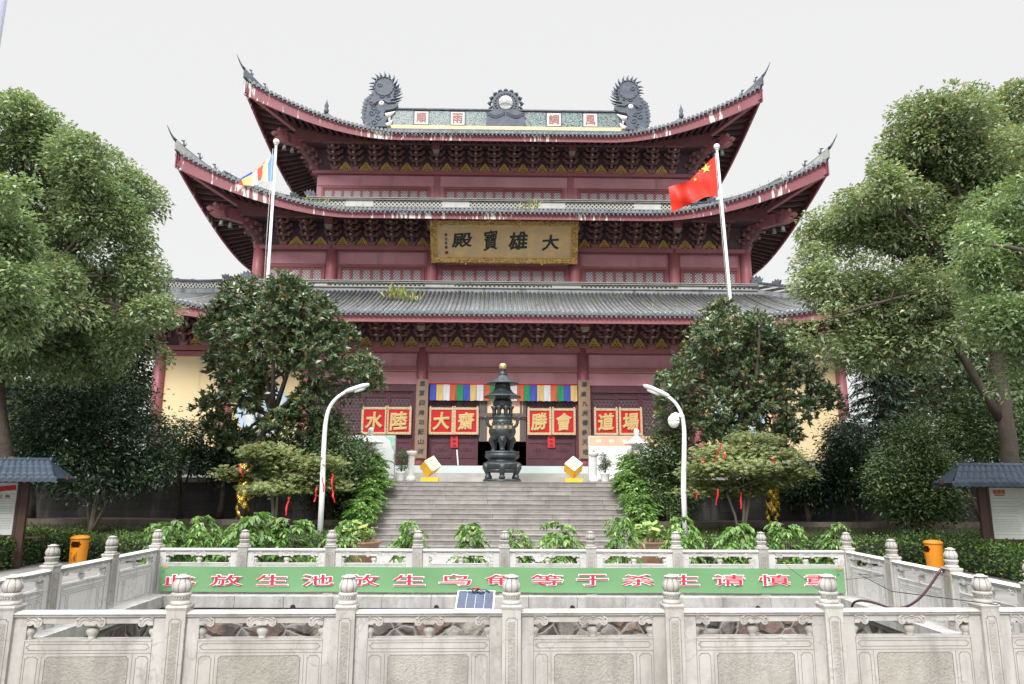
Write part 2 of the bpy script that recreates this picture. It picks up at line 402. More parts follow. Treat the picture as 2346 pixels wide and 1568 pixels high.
CX1 = [-16.8, -13.5, -9.6, -3.97, 3.97, 9.6, 13.5, 16.8]
def body(name, hx, yf, yb, z0, z1, m, t=.25, front=True):
    mb = MB()
    if front: mb.box(-hx, hx, yf, yf+t, z0, z1)
    mb.box(-hx, -hx+t, yf+t, yb, z0, z1); mb.box(hx-t, hx, yf+t, yb, z0, z1); mb.box(-hx+t, hx-t, yb-t, yb, z0, z1)
    return mb.build(name, m, hall)
body('upper_wall', HX3-.15, Y3+.1, Y3b, Z3bot-1.2, Z3top+BH+.3, WALLRED)
body('middle_wall', HX2-.15, Y2+.1, Y2b, Z2bot-1.2, Z2top+BH+.3, WALLRED)
# ground storey: board wall above the doors, yellow end walls, open central doorway
body('lower_upper_wall', HX1-.15, Y1+.15, Y1b, L1['door'], Z1top+BH+.3, WALLRED)
mb = MB(); mb.box(-HX1+.15, -HX1+.4, Y1+.4, Y1b, ZBASE, L1['door']-.001); mb.box(HX1-.4, HX1-.15, Y1+.4, Y1b, ZBASE, L1['door']-.001)
mb.box(-HX1+.4, HX1-.4, Y1b-.3, Y1b, ZBASE, L1['door']-.001); mb.build('rear_wall', YELLOW, hall)
Zyt = ZV(822, Y1)
for s in (-1, 1):
    a, b = sorted((s*16.65, s*9.75))
    o = MB().box(a, b, Y1+.02, Y1+.14, ZBASE+.25, Zyt).build('yellow_wall', YELLOW, hall)
    MB().box(a, b, Y1-.04, Y1+.14, ZBASE, ZBASE+.248).build('wall_footing', STONEG, hall)
    # round ornamental window in the bay beside the doors
    cx, cz = s*11.65, ZV(942, Y1)
    mb = MB(); ring = []
    n = 40
    for (r0, r1, y0, m_) in ((1.0, 1.28, Y1-.10, 0),):
        for k in range(n):
            a0, a1 = 2*math.pi*k/n, 2*math.pi*(k+1)/n
            q = lambda r, a, y: (cx+r*math.cos(a), y, cz+r*math.sin(a))
            mb.add([q(r0,a0,y0), q(r1,a0,y0), q(r1,a1,y0), q(r0,a1,y0), q(r0,a0,Y1+.02), q(r1,a0,Y1+.02), q(r1,a1,Y1+.02), q(r0,a1,Y1+.02)],
                   [(0,3,2,1), (1,2,6,5), (0,4,7,3)], m_)
    for k in range(4):
        a = math.pi*k/4+.2; c_, s_ = math.cos(a), math.sin(a)
        mb.beam((cx-c_*1.02, Y1-.06, cz-s_*1.02), (cx+c_*1.02, Y1-.06, cz+s_*1.02), .10, .06, 0, up=(0,1,0))
    fr = mb.build('round_window', mat('pale_blue_paint', (.42,.56,.70), .5, .08, 2), hall)
    MB().lathe([(1.0, 0), (1.0, .02)], 36, (0,0,0)).V
    pm = MB(); pm.prism([(cx+1.01*math.cos(2*math.pi*k/36), cz+1.01*math.sin(2*math.pi*k/36)) for k in range(36)], Y1-.02, Y1+.015)
    pm.build('pane', mat('window_pale_backing', (.60,.62,.60), .6, .2, 3), fr)

def column(x, y, z0, z1, r, parent=hall, m=COLRED):
    return MB().lathe([(r*1.05, z0), (r, z0+.3), (r, (z0+z1)/2), (r*.94, z1)], 18, (x, y, 0)).build('column', m, parent)
for x in CX1: column(x, Y1-.02, ZBASE, Z1top-.02, .26)
for x in (-HX1, HX1): column(x, Y1+4, ZBASE, Z1top-.02, .26)
for x in (-13.45, -9.45, -3.95, 3.95, 9.45, 13.45): column(x, Y2, Z2bot-.8, Z2top-.02, .31)
for x in (-13.45, 13.45): column(x, Y2+4, Z2bot-.8, Z2top-.02, .31)
for x in (-3.99, 3.99): MB().box(x-.19, x+.19, Y3+.02, Y3+.3, Z3bot-.3, Z3top-.15).build('pilaster', COLRED, hall)

def frieze(hx, y, z_arch, z_pan, edges, name='architrave', h2=None):
    mb = MB(); mb.box(-hx, hx, y-.16, y+.12, z_pan, z_arch)
    mb.build(name, RED, hall)
frieze(HX1+.1, Y1-.05, L1['arch'], L1['beam'], CX1)
frieze(HX2+.25, Y2-.12, L2['arch'], L2['pan'], [])
frieze(HX3+.12, Y3, L3['arch'], L3['pan'], [])
# board panels (a slightly proud board per bay so a shadow line frames it)
def panel(x0, x1, y, z0, z1, m=WALLRED):
    mb = MB(); mb.box(x0, x1, y-.05, y+.02, z0, z1); mb.build('wall_panel', m, hall)
for a, b in zip(CX1[2:5], CX1[3:6]):
    panel(a+.3, b-.3, Y1+.12, L1['pan1']+.03, L1['beam']-.06)
    MB().box(a+.25, b-.25, Y1-.06, Y1+.149, L1['pan2']+.02, L1['pan1']).build('cross_beam', RED, hall)
    MB().box(a+.25, b-.25, Y1-.02, Y1+.148, L1['pan2']-.03, L1['pan2']+.018).build('ochre_moulding', mat('faded_gold_line', (.42,.24,.16), .6), hall)
    panel(a+.28, b-.28, Y1+.13, L1['door']+.05, L1['pan2']-.05)
for a, b in ((CX1[0], CX1[1]), (CX1[1], CX1[2]), (CX1[5], CX1[6]), (CX1[6], CX1[7])):
    MB().box(a+.25, b-.25, Y1-.06, Y1+.149, Zyt+.002, L1['beam']-.05).build('cross_beam', RED, hall)

# doors
def door_leaf(x0, x1, zlat, ztop):
    y = Y1+.05; z0 = ZBASE+.06; mb = MB(); w_ = .09
    zk = z0+(zlat-z0)*.93
    mb.box(x0, x0+w_, y, y+.09, z0, ztop); mb.box(x1-w_, x1, y, y+.09, z0, ztop)
    for za, zb in ((z0, z0+.12), (zk-.16, zk), (zlat, zlat+.1), (ztop-.3, ztop-.2), (ztop-.08, ztop), (z0+.34, z0+.42)):
        mb.box(x0+w_, x1-w_, y+.003, y+.087, za, zb)
    mb.box(x0+w_, x1-w_, y+.035, y+.07, z0+.1, zlat+.02); mb.box(x0+w_, x1-w_, y+.035, y+.07, ztop-.22, ztop-.06)
    cx, cz = (x0+x1)/2, (z0+zk)/2+.12      # carved scrollwork on the lower panel
    for sx in (-1, 1):
        pts = [(cx+sx*(.08+.03*k*math.cos(k*.9)), y+.03, cz+.12*math.sin(k*.9)*(1-k*.08)) for k in range(9)]
        mb.tube(pts, .018, 5)
        mb.tube([(cx+sx*(x1-x0)*.36*math.sin(k*.4), y+.03, cz+.28+.05*math.cos(k*.9)) for k in range(5)], .018, 5)
    o = mb.build('door_leaf', DOORW, hall)
    MB().box(x0+w_, x1-w_, y+.045, y+.062, zlat+.09, ztop-.29).build('lattice', DLAT, o)
dt = L1['door']-.32
zl = ZV(1003, Y1)
for s in (-1, 1):
    for k in range(4): door_leaf(s*6.80-2.42+k*1.21, s*6.80-2.42+k*1.21+1.2, zl, dt)
    x0, x1 = sorted((s*4.22, s*9.36))
    mb = MB(); mb.box(x0, x1, Y1-.02, Y1+.148, dt+.005, L1['door']-.003); mb.box(x0, x0+.15, Y1-.02, Y1+.14, ZBASE, dt); mb.box(x1-.15, x1, Y1-.02, Y1+.14, ZBASE, dt)
    mb.box(x0+.15, x1-.15, Y1-.01, Y1+.13, ZBASE, ZBASE+.055); mb.build('door_frame', DOORW, hall)
mb = MB(); mb.box(-3.72, 3.72, Y1-.02, Y1+.148, dt+.005, L1['door']-.003)
for s in (-1, 1): mb.box(*sorted((s*3.56, s*3.72)), Y1-.02, Y1+.14, ZBASE, dt)
mb.box(-3.56, 3.56, Y1-.01, Y1+.13, ZBASE, ZBASE+.055); mb.build('door_frame', DOORW, hall)
for x in (-3.55, -2.36, 1.17, 2.36): door_leaf(x, x+1.18, zl, dt)
mb = MB(); mb.box(-1.17, 1.17, Y1+.06, Y1+.12, L1['door']-1.35, dt); mb.build('door_header', DOORW, hall)

# windows of the upper storeys
def window(x0, x1, y, z0, z1, n):
    mb = MB(); f = .13
    mb.box(x0, x1, y-.10, y+.1, z1-f, z1); mb.box(x0, x0+f, y-.10, y+.1, z0, z1-f); mb.box(x1-f, x1, y-.10, y+.1, z0, z1-f)
    mb.box(x0+f+.02, x1-f-.02, y-.06, y+.08, z1-f-.10, z1-f-.01)
    pw = (x1-x0-2*f)/n
    for k in range(n+1):
        xx = x0+f+k*pw; mb.box(max(x0+f, xx-.075), min(x1-f, xx+.075), y-.05, y+.07, z0, z1-f-.1)
    o = mb.build('window', FRAMERED, hall)
    for k in range(n):
        MB().box(x0+f+k*pw+.075, x0+f+(k+1)*pw-.075, y-.01, y+.05, z0, z1-f-.1).build('lattice_pane', WLAT, o)
for x0, x1, n in ((-13.05, -9.8, 5), (-9.05, -4.35, 8), (-3.55, 3.55, 11), (4.35, 9.05, 8), (9.8, 13.05, 5)):
    window(x0, x1, Y2+.08, Z2bot-.3, L2['wintop']-.06, n); panel(x0, x1, Y2+.1, L2['wintop']+.02, L2['pan']-.07)
for x0, x1, n in ((-10.85, -4.4, 11), (-3.6, 3.6, 12), (4.4, 10.85, 11)):
    window(x0, x1, Y3+.08, Z3bot-.3, L3['wintop']-.05, n); panel(x0-.25, x1+.25, Y3+.1, L3['wintop']+.0, L3['pan']-.05)

# bracket sets: corbelled arms stepping outward
def bracket_mesh(h=BH, proj=.88):
    mb = MB(); n = 4; dz = (h-.26)/n
    mb.taper(0, 0, 0, .10, .17, .17, .20, .20); mb.box(-.2, .2, -.2, .12, .10, .22)
    def arm(y, z, w_, t=.12, hh=None):
        hh = hh or dz*.74; a = w_/2
        out = [(-a, z+hh), (-a, z+hh*.45), (-a*.82, z), (a*.82, z), (a, z+hh*.45), (a, z+hh), (a*.66, z+hh), (a*.66, z+hh*.40), (.085, z+hh*.40), (.085, z+hh), (-.085, z+hh), (-.085, z+hh*.40), (-a*.66, z+hh*.40), (-a*.66, z+hh)]
        mb.prism(out[::-1], y-t/2, y+t/2)
    for k in range(n):
        z = .24+k*dz; y = -proj/n*k
        arm(y, z, .74 if k else .60)
        if k < n-1: arm(y+.14, z+dz*.62, .98, .09)
        mb.box(-.07, .07, y-proj/n-.02, .1, z+.02, z+dz*.62)
        yt = y-proj/n
        mb.taper(0, yt, z+dz*.62+.002, z+dz*.95, .06, .06, .08, .08)
        if k in (1, 2, 3):      # beaked nose, grey underside showing
            mb.add([(-.065, yt-.02, z+dz*.55), (.065, yt-.02, z+dz*.55), (.065, yt-.20, z+.03), (-.065, yt-.20, z+.03), (-.065, yt-.02, z+.0), (.065, yt-.02, z+.0), (.065, yt-.17, z-.06), (-.065, yt-.17, z-.06)],
                   [(0,3,2,1), (4,5,6,7), (0,1,5,4), (3,0,4,7), (1,2,6,5)], 0)
            mb.add([(-.066, yt-.203, z+.03), (.066, yt-.203, z+.03), (.066, yt-.173, z-.06), (-.066, yt-.173, z-.06)], [(0,1,2,3)], 1)
    mb.beam((-.56, -proj-.0, h-.05), (.56, -proj-.0, h-.05), .12, .1)
    return mb.mesh('bracket_set', [BRK, BRKGREY])
BM = bracket_mesh()
def arch_mesh():
    pts = [(-.50, 0), (-.46, .07), (-.34, .12), (-.29, .27), (-.17, .36), (-.11, .48), (0, .58)]
    out = pts+[(-a, b) for a, b in pts[-2::-1]]
    mb = MB(); mb.prism(out[::-1], -.05, 0)
    mb.prism([(a*.90, b*.88+.015) for a, b in out][::-1], -.056, -.045, 0)
    for (x, z, r) in ((0, .33, .035), (-.07, .22, .04), (.07, .22, .04), (0, .13, .045), (-.13, .10, .05), (.13, .10, .05), (-.24, .06, .03), (.24, .06, .03), (0, .40, .02)):
        mb.prism([(x+r*math.cos(k*math.pi/3), z+r*.8*math.sin(k*math.pi/3)) for k in range(6)][::-1], -.059, -.05, 1)
    return mb.mesh('arch_panel', [OCHRE, DARK])
AM = arch_mesh()
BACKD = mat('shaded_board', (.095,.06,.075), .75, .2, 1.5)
def bracket_row(hx, y, z, xs, side_n):
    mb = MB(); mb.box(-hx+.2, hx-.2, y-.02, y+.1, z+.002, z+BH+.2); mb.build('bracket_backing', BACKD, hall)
    for x in xs: link('bracket_set', BM, hall, Vector((x+rng.normal()*.008, y-.06, z))-hall.location).rotation_euler.z = rng.normal()*.02
    for a, b in zip(xs[:-1], xs[1:]):
        o = link('arch_panel', AM, hall, Vector(((a+b)/2, y-.03, z+.003))-hall.location)
        o.scale = ((b-a)/1.15, 1, 1)
    for s in (-1, 1):
        o = link('bracket_set', BM, hall, Vector((s*hx, y-.06, z))-hall.location); o.rotation_euler.z = s*math.pi/4; o.scale = (.8, 1.35, 1)
        for k in range(side_n):
            o = link('bracket_set', BM, hall, Vector((s*(hx+.04), y+1.15*(k+.55), z))-hall.location); o.rotation_euler.z = s*math.pi/2
def spread(edges, pitch):
    xs = []
    for a, b in zip(edges[:-1], edges[1:]):
        n = max(1, round((b-a)/pitch))
        xs += [a+(b-a)*k/n for k in range(n)]
    return xs+[edges[-1]]
bracket_row(HX1, Y1, Z1top, spread(CX1, 1.15)[1:-1], 4)
bracket_row(HX2+.05, Y2, Z2top, spread([-13.45, -9.45, -3.95, 3.95, 9.45, 13.45], 1.22)[1:-1], 5)
bracket_row(HX3, Y3, Z3top, spread([-11.3, -3.99, 3.99, 11.3], 1.18)[1:-1], 6)
# hanging posts where columns meet the brackets, and the board over the brackets
for hx, y, z, cols, zt in ((HX1, Y1, Z1top, [-9.6, -3.97, 3.97, 9.6], 0), (HX2, Y2, Z2top, [-9.45, -3.95, 3.95, 9.45], 0), (HX3, Y3, Z3top, [-3.99, 3.99], 0)):
    for x in cols:
        mb = MB(); mb.box(x-.2, x+.2, y-1.24, y-.95, z+BH-.55, z+BH+.12); mb.taper(x, y-1.10, z+BH-.75, z+BH-.56, .13, .12, .2, .16, 1); mb.build('beam_end', [RED, BRKGREY], hall)
# ------------------------------------------------------------------ roofs
def beast_mesh(s=1.0):
    mb = MB()
    mb.tube([(0,0,0), (0,0,.16*s), (.03*s,0,.28*s)], [.07*s, .06*s, .045*s], 6)
    mb.tube([(.0,0,.27*s), (.10*s,0,.33*s), (.17*s,0,.30*s)], [.05*s, .05*s, .02*s], 6)
    mb.tube([(-.05*s,0,.05*s), (-.13*s,0,.16*s), (-.10*s,0,.27*s)], [.03*s, .025*s, .008*s], 5)
    mb.tube([(0,0,.32*s), (-.03*s,0,.43*s)], [.025*s, .006*s], 4)
    return mb.mesh('ridge_beast', TILEDK)
BEAST = beast_mesh(1.0)
def guardian_mesh():
    """larger gaping beast that ends a ridge"""
    mb = MB()
    out = [(-.30,0), (.34,0), (.30,.22), (.36,.42), (.52,.60), (.62,.86), (.44,.72), (.36,.98), (.22,.80), (.10,1.02), (.02,.78), (-.16,.92), (-.22,.72), (-.36,.66), (-.26,.56), (-.38,.48), (-.22,.36)]
    mb.prism(out, -.14, .14); mb.ball((.02,-.15,.62), .05, 6); mb.ball((.02,.15,.62), .05, 6)
    mb.tube([(-.1,-.15,.1), (.12,-.16,.25), (-.02,-.16,.4)], .05, 6); mb.tube([(-.1,.15,.1), (.12,.16,.25), (-.02,.16,.4)], .05, 6)
    return mb.mesh('ridge_guardian', TILEDK)
GUARD = guardian_mesh()

def ridge_sweep(mb, path, wd, h, mi=0, cap=None):
    """wall-like ridge following a path; h may vary"""
    m = len(path); hs = h if hasattr(h, '__len__') else [h]*m; vs = []
    for i, p in enumerate(path):
        p = Vector(p); t = Vector(path[min(i+1, m-1)])-Vector(path[max(i-1, 0)]); t.z = 0
        s = Vector((-t.y, t.x, 0)).normalized()*(wd/2)
        vs += [p-s, p+s, p+s+Vector((0,0,hs[i])), p-s+Vector((0,0,hs[i]))]
    fs = [(i*4+k, i*4+(k+1)%4, (i+1)*4+(k+1)%4, (i+1)*4+k) for i in range(m-1) for k in range(4)]+[(3,2,1,0), tuple((m-1)*4+k for k in range(4))]
    mb.add(vs, fs, mi)

def skirt(nm, X, Yf, run, ze, zi, lift, RR, flare, fas_h, ov, sides=('f','l','r','b'), pitch=.225, band=None, stained=True, pw=1.8, nbeast=8):
    hx, hy = X, YC-Yf
    def Q(c): return max(0., 1-max(0, c)/RR)
    def H(c, d):
        s = min(1, max(0, d/run)); return ze+(zi-ze)*(.80*s+.20*s*s)+lift*Q(c)**pw*(1-s)**1.15
    def W(side, t, d, dz=0., out=0.):
        hl = hx if side in 'fb' else hy
        c = hl-abs(t); z = H(c, d)+dz
        q = flare*Q(c)**2*Q(d)**2; sg = 1 if t >= 0 else -1
        a = t+sg*q; b = d-q-out
        if side == 'f': return (a, Yf+b, z)
        if side == 'b': return (-a, 2*YC-Yf-b, z)
        if side == 'l': return (-hx+b, YC-a, z)
        return (hx-b, YC+a, z)
    roof = None
    # tile bed
    mb = MB(); S = [0, .12, .3, .5, .7, .85, 1]
    A = np.concatenate([np.linspace(-1, -.6, 14), np.linspace(-.6, .6, 8)[1:-1], np.linspace(.6, 1, 14)])
    for sd in sides:
        hl = hx if sd in 'fb' else hy
        mb.sheet([[W(sd, a*(hl-s*run), s*run, -.02) for a in A] for s in S])
    roof = mb.build(nm, TILEBED, hall)
    # rows of half-round cover tiles + eave discs
    V = []; Qd = []; V3 = []; Q3 = []; b3 = 0
    ang = np.linspace(0, math.pi, 5); rad = .074
    base = 0
    for sd in sides:
        hl = hx if sd in 'fb' else hy
        n = int(2*hl/pitch); ts = (np.arange(n)+.5)*(2*hl/n)-hl
        for t in ts:
            dm = min(run, hl-abs(t))
            if dm < .15: continue
            jz = rng.normal()*.010; k = max(2, int(dm/.34)+1) if sd != 'b' else 3
            ds = np.linspace(-.10, dm, k)
            rows = []
            for i, d in enumerate(ds):
                P = np.array(W(sd, t, d))+np.array([0, 0, jz+rng.normal()*.004]); T = np.array(W(sd, t+.02, d))-np.array(W(sd, t, d)); T /= np.linalg.norm(T)
                for rr in ((rad*1.12, rad) if 0 < i < k-1 else (rad,)):
                    rows.append(P[None]+np.outer(np.cos(ang), T)*rr+np.outer(np.sin(ang), [0, 0, 1])*rr)
            m = len(rows); V.append(np.concatenate(rows))
            idx = base+np.arange(m*5).reshape(m, 5)
            Qd.append(np.stack([idx[:-1,:-1], idx[:-1,1:], idx[1:,1:], idx[1:,:-1]], -1).reshape(-1, 4)); base += m*5
            if sd != 'b':       # round end disc and drip tile
                P = Vector(W(sd, t, -.115)); T = Vector(W(sd, t+.05, -.115))-P; T.normalize()
                ring = [P+T*(.10*math.cos(a))+Vector((0,0,.10*math.sin(a)+.0)) for a in np.linspace(0, 2*math.pi, 9)[:-1]]
                V3.append(np.array(ring)); Q3.append(b3+np.array([[0,1,2,3],[0,3,4,7],[4,5,6,7]])); b3 += 8
                P2 = Vector(W(sd, t+pitch*.5, -.07)); dn = Vector((0,0,-1))
                tri = [P2-T*pitch*.40+dn*.01, P2+T*pitch*.40+dn*.01, P2+T*pitch*.16+dn*.17, P2-T*pitch*.16+dn*.17]
                V3.append(np.array(tri)); Q3.append(b3+np.array([[0,1,2,3]])); b3 += 4
    qa, qb = np.concatenate(Qd), np.concatenate(Q3)+base
    np_mesh('roof_tiles', np.concatenate(V+V3), np.concatenate([qa, qb]), [TILE, EAVET], roof, None, np.r_[np.zeros(len(qa), int), np.ones(len(qb), int)])
    # fascia, soffit and rafters
    for sd in sides:
        hl = hx if sd in 'fb' else hy
        ts = np.concatenate([np.linspace(-hl, -hl+RR, 26), np.linspace(-hl+RR, hl-RR, 6)[1:-1], np.linspace(hl-RR, hl, 26)]) if hl > RR else np.linspace(-hl, hl, 50)
        fh = lambda t: fas_h*(1+1.0*Q(hl-abs(t))**1.2)
        mb = MB()
        top = [W(sd, t, .10, -.05) for t in ts]; bot = [(p[0], p[1], p[2]-fh(t)) for p, t in zip(top, ts)]
        top2 = [W(sd, t, .20, -.05) for t in ts]; bot2 = [(p[0], p[1], p[2]-fh(t)) for p, t in zip(top2, ts)]
        mb.sheet([bot, top], sm=False); mb.sheet([top2, bot2], sm=False); mb.sheet([bot2, bot], sm=False)
        mb.build('fascia_board', FASCIA if stained else FASCIA1, roof)
        if sd == 'b': continue
        mb = MB(); D = [.2, ov*.35, ov*.7, ov+.3]
        mb.sheet([[W(sd, a*(hl-d*.999), d, -.30) for a in A] for d in D])
        n = int(2*hl/.40)
        for t in (np.arange(n)+.5)*(2*hl/n)-hl:
            dm = min(ov+.2, hl-abs(t)-.05)
            if dm < .5: continue
            p = [W(sd, t, d, -.40) for d in np.linspace(.22, dm, 4)]
            for a, b in zip(p[:-1], p[1:]): mb.beam(a, b, .15, .17)
        mb.build('soffit', RAFT, roof)
    # hip ridges with upswept tips, figures along them
    for sx, sd, sg in ((-1, 'f', -1), (1, 'f', 1), (-1, 'b', 1), (1, 'b', -1)):
        if sd not in sides: continue
        hl = hx; dd = np.linspace(run, 0, 15)
        path = [Vector(W(sd, sg*(hl-d), d, .02)) for d in dd]
        hs = [.30+.16*Q(d)**3 for d in dd]
        end = path[-1]; dv = (path[-1]-path[-2]).normalized(); o = Vector((dv.x, dv.y, 0)).normalized()
        mb = MB(); ridge_sweep(mb, path, .2, hs, 0)
        topl = [p+Vector((0,0,h+.03)) for p, h in zip(path, hs)]
        mb.tube(topl, .075, 6, 1)
        c = [topl[-1]+dv*.0, topl[-1]+o*.14+Vector((0,0,.12)), topl[-1]+o*.27+Vector((0,0,.28)), topl[-1]+o*.38+Vector((0,0,.46)), topl[-1]+o*.50+Vector((0,0,.68))]
        mb.tube(c, [.085, .06, .042, .03, .018], 6, 1)
        hr = mb.build('hip_ridge', [MOULD if band else TILEDK, TILEDK], roof)
        az = math.atan2(o.y, o.x)
        if sd == 'f':
            for k in range(nbeast):
                d = .25+k*.52
                if d > run-.8: break
                i = np.interp(d, dd[::-1], np.arange(15)[::-1]); i0 = int(min(13, i)); fr = i-i0
                p = topl[i0].lerp(topl[i0+1], fr)
                b = link('ridge_beast', BEAST, roof, p+Vector((0,0,.05))-hall.location); b.rotation_euler.z = az; b.scale = (.95,)*3
            p = topl[2]
            g = link('ridge_guardian', GUARD, roof, p-hall.location); g.rotation_euler.z = az; g.scale = (.6,)*3
    # big diagonal corner beam with a dragon head, bells below
    for sx, sg in ((-1, -1), (1, 1)):
        a = Vector(W('f', sg*(hx-ov), ov, -1.25)); b = Vector(W('f', sg*(hx-1.75), 1.75, 0)); b.z = a.z+.02
        mb = MB(); mb.beam(a, b, .34, .62)
        up_ = Vector(W('f', sg*(hx-.1), .1, -.62)); mb.beam(a+Vector((0,0,.35)), up_, .26, .30)
        cb = mb.build('corner_beam', RED, roof)
        o = Vector((sg, -1, 0)).normalized(); n_ = Vector((-o.y, o.x, 0))
        mb = MB()
        out = [(-.15,-.32), (.45,-.36), (.78,-.20), (.62,-.10), (.86,-.06), (.95,.08), (.70,.12), (.55,.22), (.62,.40), (.40,.30), (.25,.44), (.12,.30), (-.15,.32)]
        mb.prism(out, -.17, .17, 0, o=b, X=o, Z=(0,0,1), N=n_)
        for s2 in (-1, 1): mb.ball(b+o*.42+n_*(.17*s2)+Vector((0,0,.13)), .07, 6); mb.tube([b+o*.0+n_*.18*s2+Vector((0,0,-.2)), b+o*.2+n_*.2*s2, b+o*.05+n_*.18*s2+Vector((0,0,.2))], .05, 5)
        mb.build('dragon_head', RED, cb)
        for q in (-.15, .35):
            mb = MB(); c0 = b+o*(q-.2)
            mb.lathe([(.02, -.33), (.02, -.45), (.09, -.50), (.10, -.66), (.13, -.74)], 10, c0); mb.build('wind_bell', mat('bronze_bell', (.18,.22,.19), .5), cb)
    # ridge band against the wall of the storey above, with a guardian at each end
    if band:
        bh, yb_ = band; xi = hx-run+.02; y = Yf+run
        mb = MB()
        for (z0, z1, t, mi) in ((-.28, .06, .34, 0), (.06, .10, .42, 1), (.10, .14, .34, 0), (bh-.13, bh-.09, .42, 1), (bh-.09, bh-.05, .36, 0), (bh-.05, bh, .46, 1)):
            mb.box(-xi-.1, xi+.1, y-t, y-.02, zi+z0, zi+z1, mi)
        mb.box(-xi-.1, xi+.1, y-.30, y-.02, zi+.14, zi+bh-.13, 2)
        L_ = 5.6
        n = int(2*xi/L_)
        for k in range(n):
            xx = -xi+(k+.5)*2*xi/n; mb.box(xx-.8, xx+.8, y-.315, y-.2, zi+.15, zi+bh-.14, 3)
        mb.build('ridge_band', [RIDGEGREY, MOULD, PIERCE, WHITEB], roof)
        for s in (-1, 1):
            mb = MB()
            x_ = s*(xi+.12)
            for (z0, z1, t, mi) in ((-.28, .16, .34, 0), (.16, bh-.12, .28, 0), (bh-.12, bh, .42, 1)):
                mb.box(*sorted((x_, x_-s*t)), y+.0, 2*YC-y, zi+z0, zi+z1, mi)
            mb.build('ridge_band', [RIDGEGREY, MOULD], roof)
            # pierced ridge running out along the hip, dropping with it
            hp = [Vector(W('f', s*(hx-d), d, .0)) for d in np.linspace(run, run*.30, 9)]
            mb = MB(); ridge_sweep(mb, hp, .24, .62, 0); ridge_sweep(mb, [p+Vector((0,0,.62)) for p in hp], .34, .09, 1)
            ridge_sweep(mb, [p+Vector((0,0,.26)) for p in hp], .26, .26, 2); mb.build('hip_ridge', [RIDGEGREY, TILEDK, PIERCE], roof)
            g = link('ridge_guardian', GUARD, roof, Vector((s*(xi+.0), y-.25, zi+bh-.25))-hall.location)
            g.rotation_euler.z = math.pi if s < 0 else 0; g.scale = (.75,)*3
    return roof, W

zf1 = ZV(741, 32.1); zf2 = ZV(503, 35.1); zf3 = ZV(324, 37.4)
roof1, W1 = skirt('lower_roof', HX1+3.0, 32.0, 6.0, zf1+.46, Z2bot-.14, 2.0, 8.5, .4, .42, 2.9, band=(.44, 0), stained=False)
roof2, W2 = skirt('middle_roof', HX2+3.05, 35.0, 5.2, zf2+.42, Z3bot-.17, 2.95, 9.0, .45, .40, 2.9, band=(.66, 0))
# upper roof: hipped skirt below, gabled roof above up to the main ridge
HX3e, Y3e, RUN3 = HX3+2.9, 37.3, 4.2
ZR0, ZR1 = ZV(300, YC), ZV(256, YC)
ze3 = zf3+.44
zs3 = ze3+(ZR0-.1-ze3)*.36
roof3, W3 = skirt('upper_roof', HX3e, Y3e, RUN3, ze3, zs3, 2.95, 8.5, .45, .42, 2.9)
xg = HX3e-RUN3-.3
def gable_roof():
    V = []; Qd = []; base = 0; ang = np.linspace(0, math.pi, 5)
    y0 = Y3e+RUN3-.1; prof = [(y0+(YC-y0)*s, zs3+(ZR0-.05-zs3)*(.72*s+.28*s*s)) for s in np.linspace(0, 1, 13)]
    mb = MB()
    mb.sheet([[(x, y, z-.02) for x in (-xg, xg)] for y, z in prof]); mb.sheet([[(x, 2*YC-y, z-.02) for x in (-xg, xg)] for y, z in prof])
    for s in (-1, 1):
        ol = [(y, z) for y, z in prof]+[(2*YC-y, z) for y, z in prof[-2::-1]]
        mb.add([(s*(xg-.35), y, z-.03) for y, z in ol], [tuple(range(len(ol)))])
    g = mb.build('gable_roof', TILEBED, roof3)
    n = int(2*xg/.225)
    for x in (np.arange(n)+.5)*(2*xg/n)-xg:
        rows = [np.stack([x+np.cos(ang)*.074, np.full(5, y), z+np.sin(ang)*.074], 1) for y, z in prof]
        V.append(np.concatenate(rows)); idx = base+np.arange(len(rows)*5).reshape(-1, 5)
        Qd.append(np.stack([idx[:-1,:-1], idx[:-1,1:], idx[1:,1:], idx[1:,:-1]], -1).reshape(-1, 4)); base += len(rows)*5
    np_mesh('roof_tiles', np.concatenate(V), np.concatenate(Qd), TILE, roof3)
    for s in (-1, 1):
        mb = MB(); pth = [Vector((s*(xg-.15), y, z)) for y, z in prof[::-1]]
        e_ = pth[-1]; pth += [e_+Vector((s*.25, -.4, -.05)), e_+Vector((s*.8, -.8, .03)), e_+Vector((s*1.3, -1.1, .25))]
        ridge_sweep(mb, pth, .24, .55); mb.tube([p+Vector((0,0,.58)) for p in pth], .10, 6, 1)
        mb.lathe([(.12, 0), (.16, .2), (.1, .35), (.14, .5), (.05, .75), (.01, .95)], 8, pth[-1]+Vector((0,0,.6)), 1)
        mb.build('gable_ridge', [RIDGEGREY, TILEDK], roof3)
gable_roof()

